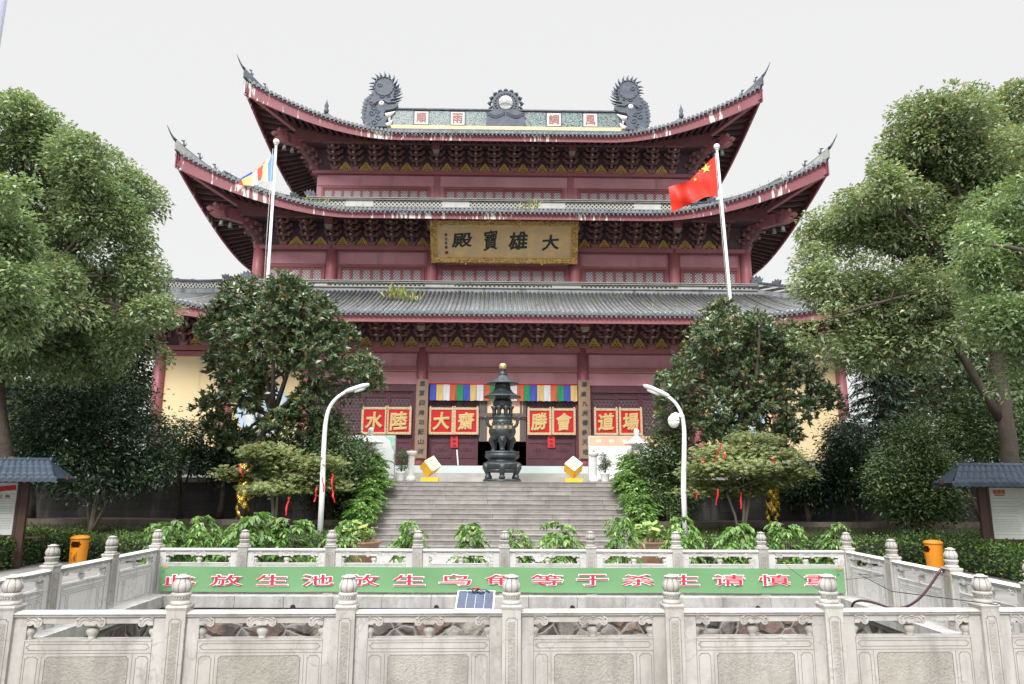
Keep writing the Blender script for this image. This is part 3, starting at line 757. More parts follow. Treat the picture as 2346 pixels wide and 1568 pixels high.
# boards over the brackets, following the underside of each eave
for (hx, y, z, W, run, HXe, Ye) in ((HX1, Y1, Z1top, W1, 6.0, HX1+3.0, 32.0), (HX2, Y2, Z2top, W2, 5.2, HX2+3.05, 35.0), (HX3, Y3, Z3top, W3, RUN3, HX3e, Y3e)):
    yb_ = y-1.0; zb_ = z+BH-.04; xe = hx+1.05; mb = MB()
    ts = np.linspace(-xe, xe, 61); top = [max(zb_+.03, W('f', t, yb_-Ye, -.33)[2]) for t in ts]
    mb.sheet([[(t, yb_, zb_) for t in ts], [(t, yb_, q) for t, q in zip(ts, top)]], sm=False); mb.sheet([[(t, yb_+.12, zb_) for t in ts], [(t, yb_, zb_) for t in ts]], sm=False)
    for s in (-1, 1):
        hl = YC-Ye; us_ = np.linspace(-(YC-yb_), YC-yb_, 41); tp = [max(zb_+.03, W('r', t, HXe-xe, -.33)[2]) for t in us_]
        mb.sheet([[(s*xe, YC+t, zb_) for t in us_], [(s*xe, YC+t, q) for t, q in zip(us_, tp)]], sm=False)
    mb.build('eave_board', BEAMRED, hall)
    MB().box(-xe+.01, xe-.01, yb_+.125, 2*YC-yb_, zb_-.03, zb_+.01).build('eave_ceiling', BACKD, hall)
# --- main ridge with mosaic panels and four tiles of writing
xl, xr = at(896, 275, YC).x, at(1424, 275, YC).x
ridge = MB()
ridge.box(xl, xr, YC-.22, YC+.22, ZR0+.16, ZR1-.09, 0); ridge.box(xl-.2, xr+.2, YC-.34, YC+.34, ZR1-.09, ZR1, 0)
ridge.box(xl-.2, xr+.2, YC-.36, YC+.36, ZR0-.12, ZR0+.159, 1); ridge.box(xl-.2, xr+.2, YC-.40, YC+.40, ZR0-.5, ZR0-.12, 0)
main_ridge = ridge.build('main_ridge', [TILEDK, mat('cream_ridge_strip', (.66,.52,.30), .6, .1, 2)], roof3)
def mosaic(u0, u1, v0, v1):
    a, b = at(u0, v0, YC-.25), at(u1, v1, YC-.25)
    MB().box(a.x, b.x, YC-.24, YC-.1, ZR0+.22, ZR1-.16).build('mosaic_panel', MOSAIC, main_ridge)
for u0, u1 in ((898, 946), (984, 1030), (1067, 1114), (1203, 1250), (1287, 1334), (1370, 1418)): mosaic(u0, u1, 262, 292)
for u, ch in ((965.5, '順'), (1048.5, '雨'), (1269, '調'), (1352.5, '風')):
    x = at(u, 276, YC-.25).x; zc = (ZR0+ZR1)/2+.03; h = (ZR1-ZR0)*.33
    o = MB().box(x-h*1.0, x+h*1.0, YC-.27, YC-.1, zc-h, zc+h).build('ridge_tile', mat('white_ridge_tile', (.56,.53,.515), .5, .05, 3), main_ridge)
    g = MB(); put_glyph(g, ch, (x, YC-.272, zc), h*1.5, h*1.6, bev=.028, ext=.005, depth=.4); g.build('lettering', mat('russet_letter', (.30,.12,.10), .6), o)

# --- dragon-headed ridge ends
def ridge_dragon(s, u_c):
    k = .0066
    c0 = at(u_c, 295, YC); zb = ZR0-.02
    def P(x, y): return ((x-360)*k*s, (690-y)*.0069)
    out = [(235,690),(165,600),(172,560),(163,545),(170,500),(180,430),(190,390),(235,350),(270,315),(288,275),(282,240),(284,200),(305,160),(345,138),(385,135),(440,148),(480,180),(500,230),(505,280),(498,330),(488,355),(512,378),(460,392),(470,408),(520,402),(545,440),(540,468),(500,492),(420,508),(398,540),(404,575),(440,590),(420,640),(430,680),(480,690)]
    o2 = [P(*q) for q in out]
    if s > 0: o2 = o2[::-1]
    mb = MB(); O = Vector((c0.x, YC, zb))
    mb.prism(o2, -.45, .45, 0, o=O)
    def spike(bx, by, tx, ty, wd=15):
        b = P(bx, by); t = P(tx, ty); m_ = ((b[0]*.45+t[0]*.55)+(t[1]-b[1])*.10*s, (b[1]*.45+t[1]*.55)-(t[0]-b[0])*.10*s)
        t = (t[0]+(t[0]-b[0])*.25, t[1]+(t[1]-b[1])*.25)
        for y_ in (-.36, .36): mb.tube([O+Vector((b[0], y_, b[1])), O+Vector((m_[0], y_, m_[1])), O+Vector((t[0], y_, t[1]))], [wd*k, wd*k*.75, .012], 6)
    crest = [((290,275),(232,280)), ((284,245),(238,242)), ((284,205),(235,208)), ((300,165),(253,146)), ((325,145),(292,106)), ((355,136),(335,88)), ((395,136),(386,80)), ((440,148),(434,92)), ((478,175),(490,118)), ((497,215),(525,165)), ((505,250),(545,212)), ((505,285),(560,256)), ((500,320),(564,296)), ((492,350),(552,330)), ((480,375),(526,368))]
    for a, b in crest: spike(*a, *b)
    for a, b in (((270,345),(238,335)), ((250,385),(218,362)), ((225,410),(186,388)), ((215,450),(174,425)), ((210,490),(168,470)), ((205,520),(163,505)), ((200,560),(161,535)), ((205,600),(160,592))): spike(*a, *b, 20)
    for yy in (-.46, .46):
        for q in range(16):          # raised rim round the disc above the head
            a0, a1 = 2*math.pi*q/16, 2*math.pi*(q+1)/16
            p0 = P(390+105*math.cos(a0), 245+105*math.sin(a0)); p1 = P(390+105*math.cos(a1), 245+105*math.sin(a1))
            mb.tube([O+Vector((p0[0], yy, p0[1])), O+Vector((p1[0], yy, p1[1]))], .05, 5)
        for (cx, cy, r) in ((370,350,30), (440,345,22), (340,225,30), (290,480,34), (270,540,36), (340,590,38), (300,640,34), (260,430,30), (330,520,28)):
            pts = [P(cx+r*(1-q*.09)*math.cos(q*.8), cy+r*(1-q*.09)*math.sin(q*.8)) for q in range(9)]
            mb.tube([O+Vector((a, yy, b)) for a, b in pts], .045, 5)
        brow = [P(*q) for q in ((300,455),(330,410),(390,400),(440,430),(520,420))]
        mb.tube([O+Vector((a, yy, b)) for a, b in brow], .09, 6)
    d = mb.build('ridge_dragon', mat('dark_dragon_glaze', (.075,.092,.12), .55, .35, 3, bump=.4, bscale=9, bdist=.05), roof3)
    for yy in (-.45, .45):
        e_ = P(370, 432); eb = MB(); eb.ball(O+Vector((e_[0], yy, e_[1])), .20, 8, sy=.5); eb.build('eye', EYEW, d)
        pb = MB(); pb.ball(O+Vector((e_[0], yy*1.16, e_[1])), .07, 6, sy=.5); pb.build('pupil', INK, d)
    for pts in (((415,562),(460,550),(518,512)), ((430,672),(460,655),(490,612))):
        fb = MB(); q = [P(*a) for a in pts]
        fb.tube([O+Vector((a, -.32, b)) for a, b in q], [.19, .17, .03], 8); fb.build('fang', EYEW, d)
ridge_dragon(1, 872); ridge_dragon(-1, 1446)

# --- medallion with silver globe in the middle of the ridge
mc = at(1158.5, 241, YC); k = .00606
mb = MB(); O = Vector((mc.x, YC, mc.z))
disc = [(.95*math.cos(a), .95*math.sin(a)) for a in np.linspace(0, 2*math.pi, 33)[:-1]]
mb.prism(disc[::-1], -.26, .26, 0, o=O)
for q in range(15):
    a = math.pi/2+(q-7)*.37
    if abs(a-math.pi/2) > 2.7: continue
    r = 1.05; p = O+Vector((r*math.cos(a), 0, r*math.sin(a))); e_ = O+Vector((1.32*math.cos(a), 0, 1.32*math.sin(a)))
    mb.tube([p, p.lerp(e_, .5), e_], [.19, .15, .02], 8); mb.ball(p+Vector((0,-.22,0)), .10, 6)
for q in range(22):
    a = 2*math.pi*q/22; mb.ball(O+Vector((.74*math.cos(a), -.28, .74*math.sin(a))), .075, 6)
zb = ZR0-.05-mc.z
mb.prism([(-1.36, zb), (1.36, zb), (1.36, -.82), (.9, -.62), (.5, -.6), (-.5, -.6), (-.9, -.62), (-1.36, -.82)], -.34, .34, 0, o=O)
for j in range(4):
    for s in (-1, 1):
        mb.tube([O+Vector((s*x, -.36, -.86-.09*j+.13*math.cos(x*4.4)+.02*j)) for x in np.linspace(.05, 1.3, 12)], .035, 5)
med = mb.build('ridge_medallion', mat('dark_medallion_glaze', (.085,.10,.13), .55, .3, 3, bump=.35, bscale=9, bdist=.04), roof3)
MB().ball(O+Vector((0, -.05, 0)), .62, 20).build('silver_globe', mat('polished_silver', (.86,.86,.86), .06, .02, 1, metal=1), med)

# --- weeds on the roofs
WEED = leafmat('roof_weed_leaf', (.20,.26,.06), (.34,.34,.12), (.40,.33,.16), .2)
def weeds(W, spots, roof):
    Vs = []
    for sd, t, d, n, h in spots:
        b = np.array(W(sd, t, d)); m = n
        P = b+rng.normal(size=(m, 3))*np.array([.28, .15, .0])+np.array([0, 0, .05])
        D = unit(rng.normal(size=(m, 3))*.5+np.array([0, 0, 1.2]))
        V, _ = leaf_geo(P+D*(rng.random(m)*h*.5)[:, None], D, rng.normal(size=(m, 3)), h*(.3+.5*rng.random(m)), .16, .02, .15); Vs.append(V)
    V = np.concatenate(Vs); o = np_mesh('roof_weeds', V, np.arange(len(V)).reshape(-1, 4), WEED, roof); o['kind'] = 'stuff'
weeds(W2, [('f', -13.5+.5*i, .5+.5*rng.random(), 14, .35) for i in range(12)]+[('f', 11.5+.5*i, .4+.6*rng.random(), 12, .35) for i in range(8)]+[('f', -10.5, 2.2, 30, .6), ('f', 1.3, 1.5, 45, .8), ('f', -9.6, 1.2, 20, .5)], roof2)
weeds(W1, [('f', -5.4, 3.4, 90, .9), ('f', -4.6, 3.0, 50, .7), ('f', -7.5, 2.6, 12, .35)]+[('f', -3+1.1*i, 1.5+3*rng.random(), 9, .4) for i in range(12)], roof1)
# ------------------------------------------------------------------ ground, terrace, steps
def paving_mat(name, col, bw, bh, mortar=(.2,.19,.18), rough=.8):
    t = NT(name); b = t.n('ShaderNodeTexBrick'); b.inputs['Scale'].default_value = 1.0
    b.inputs['Brick Width'].default_value = bw; b.inputs['Row Height'].default_value = bh; b.inputs['Mortar Size'].default_value = .006
    b.inputs['Color1'].default_value = C3(mul(col, .9)); b.inputs['Color2'].default_value = C3(mul(col, 1.08)); b.inputs['Mortar'].default_value = C3(mortar)
    t.l(t.obj, b.inputs['Vector'])
    c = t.mix(.6, b.outputs['Color'], t.ramp(t.noise(.7, 6, rough=.6), [(.3, .62), (.7, 1.25)]), 'MULTIPLY')
    return t.fin(c, rough)
PAVE = paving_mat('plaza_paving_stone', (.215,.205,.195), .9, .45)
PX, PY0, PY1 = 6.68, 7.75, 14.36
hx_, hy0, hy1 = PX-.36, PY0+.36, PY1-.36
def holed(name, x0, x1, y0, y1, z, m):
    V = [(x0,y0,z),(x1,y0,z),(x1,y1,z),(x0,y1,z),(-hx_,hy0,z),(hx_,hy0,z),(hx_,hy1,z),(-hx_,hy1,z)]
    mb = MB(); mb.add(V, [(0,1,5,4),(1,2,6,5),(2,3,7,6),(3,0,4,7)]); return mb.build(name, m, kind='structure')
holed('ground', -400, 400, -60, 700, -.03, mat('ground_earth', (.16,.14,.11), .95, .3, .3))
holed('plaza_paving', -24, 24, -8, 22.9, -.012, PAVE)
mb = MB(); mb.add([(-4.85,14.7,-.006),(4.85,14.7,-.006),(4.85,22.85,-.006),(-4.85,22.85,-.006)], [(0,1,2,3)]); mb.build('path', paving_mat('pale_path_stone', (.36,.345,.335), 1.2, .6), kind='structure')

STEPM = NT('step_stone')
def step_mat():
    t = STEPM; s = t.n('ShaderNodeSeparateXYZ'); t.l(t.obj, s.inputs[0])
    row = t.math('FLOOR', t.math('DIVIDE', t.math('ADD', s.outputs[2], .001), .15))
    off = t.math('FRACT', t.math('MULTIPLY', t.math('SINE', t.math('MULTIPLY', row, 12.99)), 437.5))
    xx = t.math('DIVIDE', t.math('ADD', s.outputs[0], t.math('ADD', 50.0, off)), t.math('ADD', 1.35, t.math('MULTIPLY', off, .7)))
    idn = t.math('FLOOR', xx); fr = t.math('FRACT', xx)
    h = t.math('FRACT', t.math('MULTIPLY', t.math('SINE', t.math('ADD', t.math('MULTIPLY', idn, 7.13), t.math('MULTIPLY', row, 3.7))), 153.7))
    c = t.ramp(h, [(0, (.215,.198,.185)), (1, (.30,.282,.265))])
    c = t.mix(.8, c, t.ramp(t.noise(1, 5, t.mapv((3.5, 2, 9))), [(.3, .7), (.7, 1.15)]), 'MULTIPLY')
    dk = t.ramp(t.noise(1, 5, t.mapv((2.2, .4, 1.6)), rough=.7), [(.5, 0), (.68, .6)])
    c = t.mix(dk, c, (.15,.135,.125))
    c = t.mix(t.math('LESS_THAN', fr, .008), c, (.10,.09,.085))
    t.bump(t.noise(30, 4), .15)
    return t.fin(c, .8)
STEP = step_mat()
TR, RI, NS, YB, SX = .32, .15, 14, 22.8, 4.4
out = []
for i in range(NS):
    out += [(YB+i*TR, i*RI), (YB+i*TR, (i+1)*RI-.03), (YB+i*TR-.022, (i+1)*RI-.03), (YB+i*TR-.022, (i+1)*RI)]
out += [(YB+NS*TR+.3, NS*RI), (YB+NS*TR+.3, 0)]
mb = MB(); mb.prism(out, -SX, SX, 0, X=(0,1,0), Z=(0,0,1), N=(1,0,0))
stair = mb.build('stone_staircase', STEP, label='wide flight of grey granite steps climbing from the plaza to the hall terrace', cat='staircase')
for s in (-1, 1):
    mb = MB(); a = [(YB-.25, -.01), (YB+NS*TR+.6, -.01), (YB+NS*TR+.6, 2.18), (YB+NS*TR-.05, 2.18), (YB-.25, .16)]
    mb.prism(a, *sorted((s*SX, s*(SX+.42))), 0, X=(0,1,0), Z=(0,0,1), N=(1,0,0)); mb.build('cheek_wall', STONEG, stair)
mb = MB(); yt = YB+NS*TR+.29
mb.add([(-40,yt,2.1),(40,yt,2.1),(40,75,2.1),(-40,75,2.1)], [(0,1,2,3)])
mb.build('terrace_paving', paving_mat('terrace_paving_stone', (.34,.325,.305), 1.1, .55), kind='structure')

# retaining walls with a low stone balustrade on top
def block_mat():
    t = NT('dark_block_wall'); b = t.n('ShaderNodeTexBrick'); b.inputs['Scale'].default_value = 1
    b.inputs['Brick Width'].default_value = 1.05; b.inputs['Row Height'].default_value = .34; b.inputs['Mortar Size'].default_value = .008
    b.inputs['Color1'].default_value = (.05,.048,.047,1); b.inputs['Color2'].default_value = (.075,.072,.07,1); b.inputs['Mortar'].default_value = (.025,.025,.025,1)
    t.l(t.mapv((1, 1, 1), None), b.inputs['Vector'])
    sw = t.n('ShaderNodeCombineXYZ'); s = t.n('ShaderNodeSeparateXYZ'); t.l(t.obj, s.inputs[0]); t.l(s.outputs[0], sw.inputs[0]); t.l(s.outputs[2], sw.inputs[1]); t.l(sw.outputs[0], b.inputs['Vector'])
    f = t.ramp(t.noise(1, 4, t.mapv((2.2, 2.2, .25))), [(.58, 0), (.72, .65)])
    c = t.mix(f, b.outputs['Color'], (.16,.155,.15)); c = t.mix(.7, c, t.ramp(t.noise(1.2, 5), [(.3, .5), (.7, 1.3)]), 'MULTIPLY')
    t.bump(t.noise(14, 4), .3)
    return t.fin(c, .85)
BLOCK = block_mat()
GREYST = mat('weathered_grey_stone', (.30,.29,.275), .85, .2, 1.5, streak=((.12,.115,.11), .4, 3))
for s, side in ((-1, 'left'), (1, 'right')):
    y = 27.25; xa, xb = sorted((s*(SX+.43), s*24))
    mb = MB(); mb.box(xa, xb, y, y+.5, 0, 2.02)
    wl = mb.build('retaining_wall', BLOCK, label='dark block retaining wall of the terrace '+side+' of the steps', cat='wall')
    MB().box(xa, xb, y-.08, y+.5, 2.022, 2.2).build('coping', GREYST, wl)
    n = 10; L_ = (xb-xa)/n
    for k in range(n+1):
        x = xa+k*L_; mb = MB(); mb.box(x-.13, x+.13, y+.02, y+.28, 2.2, 3.05); mb.lathe([(.11, 0), (.13, .05), (.09, .1), (.12, .18), (.10, .28), (.03, .33)], 10, (x, y+.15, 3.05)); mb.build('post', GREYST, wl)
        if k < n:
            mb = MB(); mb.box(x+.13, x+L_-.13, y+.08, y+.22, 2.3, 2.62); mb.box(x+.13, x+L_-.13, y+.06, y+.24, 2.84, 2.94)
            for q in (.25, .5, .75): mb.lathe([(.05, 0), (.08, .1), (.05, .22)], 8, (x+L_*q, y+.15, 2.62))
            mb.build('rail_panel', GREYST, wl)

# lawns rising to a low kerb, soil bed behind it
LAWN = mat('lawn_soil', (.045,.06,.02), .95, .35, 1.2, dirt_or_sheen=((.07,.05,.03), .4, 1.5))
def lawn_z(y): return 0.02+.60*max(0, min(1, (y-20.2)/4.8))
for s, side in ((-1, 'left'), (1, 'right')):
    xs = np.linspace(s*5.1, s*26, 12); ys = np.linspace(20.6, 25, 8)
    mb = MB(); mb.sheet([[(x, y, lawn_z(y)+.03*math.sin(x*1.3+y)) for x in (xs if s > 0 else xs[::-1])] for y in ys]); mb.build('lawn', LAWN, kind='structure')
    mb = MB(); mb.sheet([[(x, y, .74) for x in (xs if s > 0 else xs[::-1])] for y in (25.05, 26.2, 27.3)]); mb.build('planting_soil', mat('dark_soil', (.045,.035,.025), .95, .3, 2), kind='structure')
    a, b = sorted((s*5.1, s*26))
    mb = MB(); mb.box(a, b, 24.95, 25.12, 0, .80)
    mb.build('kerb_wall', mat('kerb_stone', (.16,.13,.11), .9, .3, 1.5, streak=((.07,.06,.05), .3, 2)), label='low mossy kerb wall behind the '+side+' lawn', cat='kerb')
    n = 9000; P = np.stack([rng.uniform(a+.1, b-.1, n), rng.uniform(20.8, 24.9, n), np.zeros(n)], 1); P[:,2] = [lawn_z(v) for v in P[:,1]]
    V, Q = leaf_geo(P, unit(rng.normal(size=(n,3))*np.array([.5,.5,.1])+np.array([0,0,.9])), rng.normal(size=(n,3)), rng.uniform(.05,.14,n), .22)
    tag(np_mesh('lawn_grass', V, Q, leafmat('grass_blade', (.045,.075,.018), (.08,.13,.035), (.11,.10,.04), .1)), kind='stuff')

# ------------------------------------------------------------------ pond
MARB = None
def marble_mat(name, col=(.435,.422,.40), rough_amt=0.0, grime=.75, pale=1.0):
    t = NT(name)
    c = t.ramp(t.noise(2.2, 6), [(.25, mul(col, .88)), (.75, mul(col, 1.06))])
    pink = t.ramp(t.noise(1.1, 3), [(.5, 0), (.75, .22)]); c = t.mix(pink, c, (.40,.355,.31))
    vn = t.math('ABSOLUTE', t.math('SUBTRACT', t.noise(1.6, 4), .5)); c = t.mix(t.ramp(vn, [(0, .45), (.012, 0)]), c, (.22,.20,.18))
    big = t.ramp(t.noise(.9, 6, rough=.75), [(.44, 0), (.66, .6*grime)]); c = t.mix(big, c, (.225,.205,.165))
    g1 = t.ramp(t.noise(1, 6, t.mapv((4, 4, .9)), rough=.65), [(.60-.18*grime, 0), (.84-.12*grime, .75)])
    c = t.mix(g1, c, (.19,.18,.165))
    g2 = t.ramp(t.noise(6, 6, rough=.75), [(.56, 0), (.72, .5*grime)])
    c = t.mix(g2, c, (.24,.21,.16))
    if rough_amt: t.bump(t.noise(38, 4, rough=.7), .9, .02*rough_amt)
    else: t.bump(t.noise(18, 5), .12, .02)
    return t.fin(c, .65, 0, .35)
MARB = marble_mat('weathered_marble')
MARBR = marble_mat('chiselled_marble', (.38,.365,.33), 1.0, 1.0)
MARBW = marble_mat('white_marble', (.58,.575,.56), 0, .22)
GROOVE = mat('marble_groove', (.16,.145,.13), .9, .3, 6)
def rubble_mat():
    t = NT('rubble_stone_wall')
    wv = t.n('ShaderNodeMixRGB'); wv.inputs[0].default_value = .16; t.l(t.obj, wv.inputs[1]); t.l(t.noise(2.2, 3, out='Color'), wv.inputs[2])
    v = t.n('ShaderNodeTexVoronoi'); v.inputs['Scale'].default_value = 2.7; t.l(wv.outputs[0], v.inputs['Vector'])
    e_ = t.n('ShaderNodeTexVoronoi', feature='DISTANCE_TO_EDGE'); e_.inputs['Scale'].default_value = 2.7; t.l(wv.outputs[0], e_.inputs['Vector'])
    s = t.n('ShaderNodeSeparateColor'); t.l(v.outputs['Color'], s.inputs[0])
    c = t.ramp(s.outputs[0], [(0, (.09,.08,.072)), (.25, (.17,.105,.085)), (.5, (.22,.165,.14)), (.75, (.14,.13,.12)), (1, (.30,.27,.24))])
    c = t.mix(.75, c, t.ramp(t.noise(5, 7, rough=.7), [(.3, .35), (.72, 1.5)]), 'MULTIPLY')
    st = t.ramp(t.noise(1, 5, t.mapv((2.5, 2.5, .5))), [(.47, 0), (.62, .85)]); c = t.mix(st, c, (.04,.037,.034))
    m = t.ramp(e_.outputs['Distance'], [(.03, 1), (.055, 0)]); c = t.mix(m, c, (.22,.212,.20))
    t.bump(t.math('ADD', t.ramp(e_.outputs['Distance'], [(0, 0), (.14, 1)]), t.math('MULTIPLY', t.noise(9, 6), .6)), .8, .06)
    return t.fin(c, .8)
pond = empty('pond_wall', (0, (PY0+PY1)/2, -1.4), 'rubble stone pond lining with pale marble kerb slabs round its rim', 'pond wall')
RUB = rubble_mat()
SLAB = marble_mat('kerb_slab_marble', (.46,.455,.445), 0, .9)
ix, iy0, iy1 = hx_-.07, hy0+.07, hy1-.07       # rubble is set back? no: rim slab overhangs it
ox, oy0, oy1 = hx_+.05, hy0-.05, hy1+.05
for nm, (x0, x1, y0, y1) in dict(a=(-ox-.3, ox+.3, oy1, oy1+.3), b=(-ox-.3, ox+.3, oy0-.3, oy0), c=(-ox-.3, -ox, oy0, oy1), d=(ox, ox+.3, oy0, oy1)).items():
    MB().box(x0, x1, y0, y1, -1.5, -.30).build('rubble_lining', RUB, pond)
    MB().box(x0, x1, y0, y1, -.298, -.202).build('concrete_band', mat('stained_concrete', (.20,.195,.18), .9, .3, 2, streak=((.07,.07,.065), .5, 3)), pond)
def slabs(p, q, n, inward):
    p = Vector(p); q = Vector(q); d = (q-p)/n; w_ = .50; iv = Vector(inward)
    for k in range(n):
        a = p+d*k+d.normalized()*.004; b = p+d*(k+1)-d.normalized()*.004
        mb = MB(); mb.add([a, b, b+iv*w_, a+iv*w_, a+Vector((0,0,.2)), b+Vector((0,0,.2)), b+iv*w_+Vector((0,0,.2)), a+iv*w_+Vector((0,0,.2))],
               [(0,3,2,1),(4,5,6,7),(0,1,5,4),(1,2,6,5),(2,3,7,6),(3,0,4,7)]); mb.build('kerb_slab', SLAB, pond)
zs = -.20
slabs((-PX-.13, PY1+.14, zs), (PX+.13, PY1+.14, zs), 15, (0,-1,0)); slabs((PX+.13, PY0-.14, zs), (-PX-.13, PY0-.14, zs), 14, (0,1,0))
slabs((-PX-.13, PY0+.36, zs), (-PX-.13, PY1-.36, zs), 7, (1,0,0)); slabs((PX+.13, PY1-.36, zs), (PX+.13, PY0+.36, zs), 7, (-1,0,0))
for u in (672, 1000, 1311, 1735):
    p = at(u, 1377, hy1); mb = MB(); mb.tube([(p.x, hy1+.2, -.185), (p.x, hy1-.03, -.185)], .045, 10); mb.build('drain_pipe', DARK, pond)
wt = NT('pond_water'); wt.bump(wt.noise(3, 3), .05, .02)
mb = MB(); mb.add([(-ox,oy0,-1.15),(ox,oy0,-1.15),(ox,oy1,-1.15),(-ox,oy1,-1.15)], [(0,1,2,3)]); mb.build('pond_water', wt.fin((.02,.028,.02), .06), kind='structure')

# ------------------------------------------------------------------ marble balustrades
def post_meshes():
    a = .095; mb = MB(); zt = .885
    mb.box(-a, a, -a, a, 0, zt-.05); mb.taper(0, 0, zt-.05, zt-.02, a, a, a+.012, a+.012); mb.taper(0, 0, zt-.02, zt, a+.012, a+.012, a+.004, a+.004)
    def inc(X, N):
        X = Vector(X); N = Vector(N); o = N*(a+.0008); w_ = .058
        z0, z1 = .06, .76; c = .018
        loop = [(-w_+c, z0), (w_-c, z0), (w_-c, z0+c), (w_, z0+c), (w_, z1-c), (w_-c, z1-c), (w_-c, z1), (-w_+c, z1), (-w_+c, z1-c), (-w_, z1-c), (-w_, z0+c), (-w_+c, z0+c)]
        for p, q in zip(loop, loop[1:]+loop[:1]):
            P0 = o+X*p[0]+Vector((0,0,p[1])); P1 = o+X*q[0]+Vector((0,0,q[1])); mb.beam(P0, P1, .004, .0035, 1, up=N)
        w2 = .038
        mb.add([o+X*-w2+Vector((0,0,.10)), o+X*w2+Vector((0,0,.10)), o+X*w2+Vector((0,0,.72)), o+X*-w2+Vector((0,0,.72))], [(0,1,2,3)], 2)
    inc((1,0,0), (0,-1,0)); inc((-1,0,0), (0,1,0)); inc((0,1,0), (1,0,0)); inc((0,-1,0), (-1,0,0))
    sh = mb.mesh('post', [MARB, GROOVE, MARBR])
    mb = MB()
    pet = lambda n, k: (lambda a_, i: 1+k*abs(math.sin(n*a_/2)))
    mb.lathe([(.092, 0), (.098, .012), (.088, .03), (.074, .042)], 32, (0,0,zt), 0, lob=pet(12, .05))
    mb.lathe([(.074, .042), (.080, .05), (.074, .058), (.070, .066)], 24, (0,0,zt), 0)
    for k in range(18): mb.ball((.079*math.cos(2*math.pi*k/18), .079*math.sin(2*math.pi*k/18), zt+.066), .011, 4)
    mb.lathe([(.070, .066), (.084, .078), (.094, .098), (.088, .112), (.07, .118)], 40, (0,0,zt), 0, lob=pet(10, .07))
    prof = [(.066, .118), (.082, .132), (.093, .155), (.095, .175), (.088, .20), (.074, .226), (.063, .246), (.058, .258)]
    mb.lathe(prof, 56, (0,0,zt), 0, lob=lambda a_, i: .93+.09*abs(math.sin(4*a_))**.5)
    for k in range(8):
        a_ = math.pi*k/4; mb.tube([((r*.945)*math.cos(a_), (r*.945)*math.sin(a_), zt+z) for r, z in prof], .0035, 4, 1)
    mb.lathe([(.060, .257), (.074, .261), (.075, .268), (.064, .272), (.040, .276), (.038, .283), (.030, .287), (.004, .288)], 24, (0,0,zt), 0)
    return sh, mb.mesh('finial', [MARB, GROOVE])
POSTM, FINM = post_meshes()
def frame_lines(mb, x0, x1, z0, z1, y, N, c=.02, t=.004, mi=1):
    loop = [(x0+c, z0), (x1-c, z0), (x1-c, z0+c*.6), (x1, z0+c), (x1, z1-c), (x1-c, z1-c*.6), (x1-c, z1), (x0+c, z1), (x0+c, z1-c*.6), (x0, z1-c), (x0, z0+c), (x0+c, z0+c*.6)]
    for p, q in zip(loop, loop[1:]+loop[:1]): mb.beam((p[0], y, p[1]), (q[0], y, q[1]), t, .003, mi, up=N)
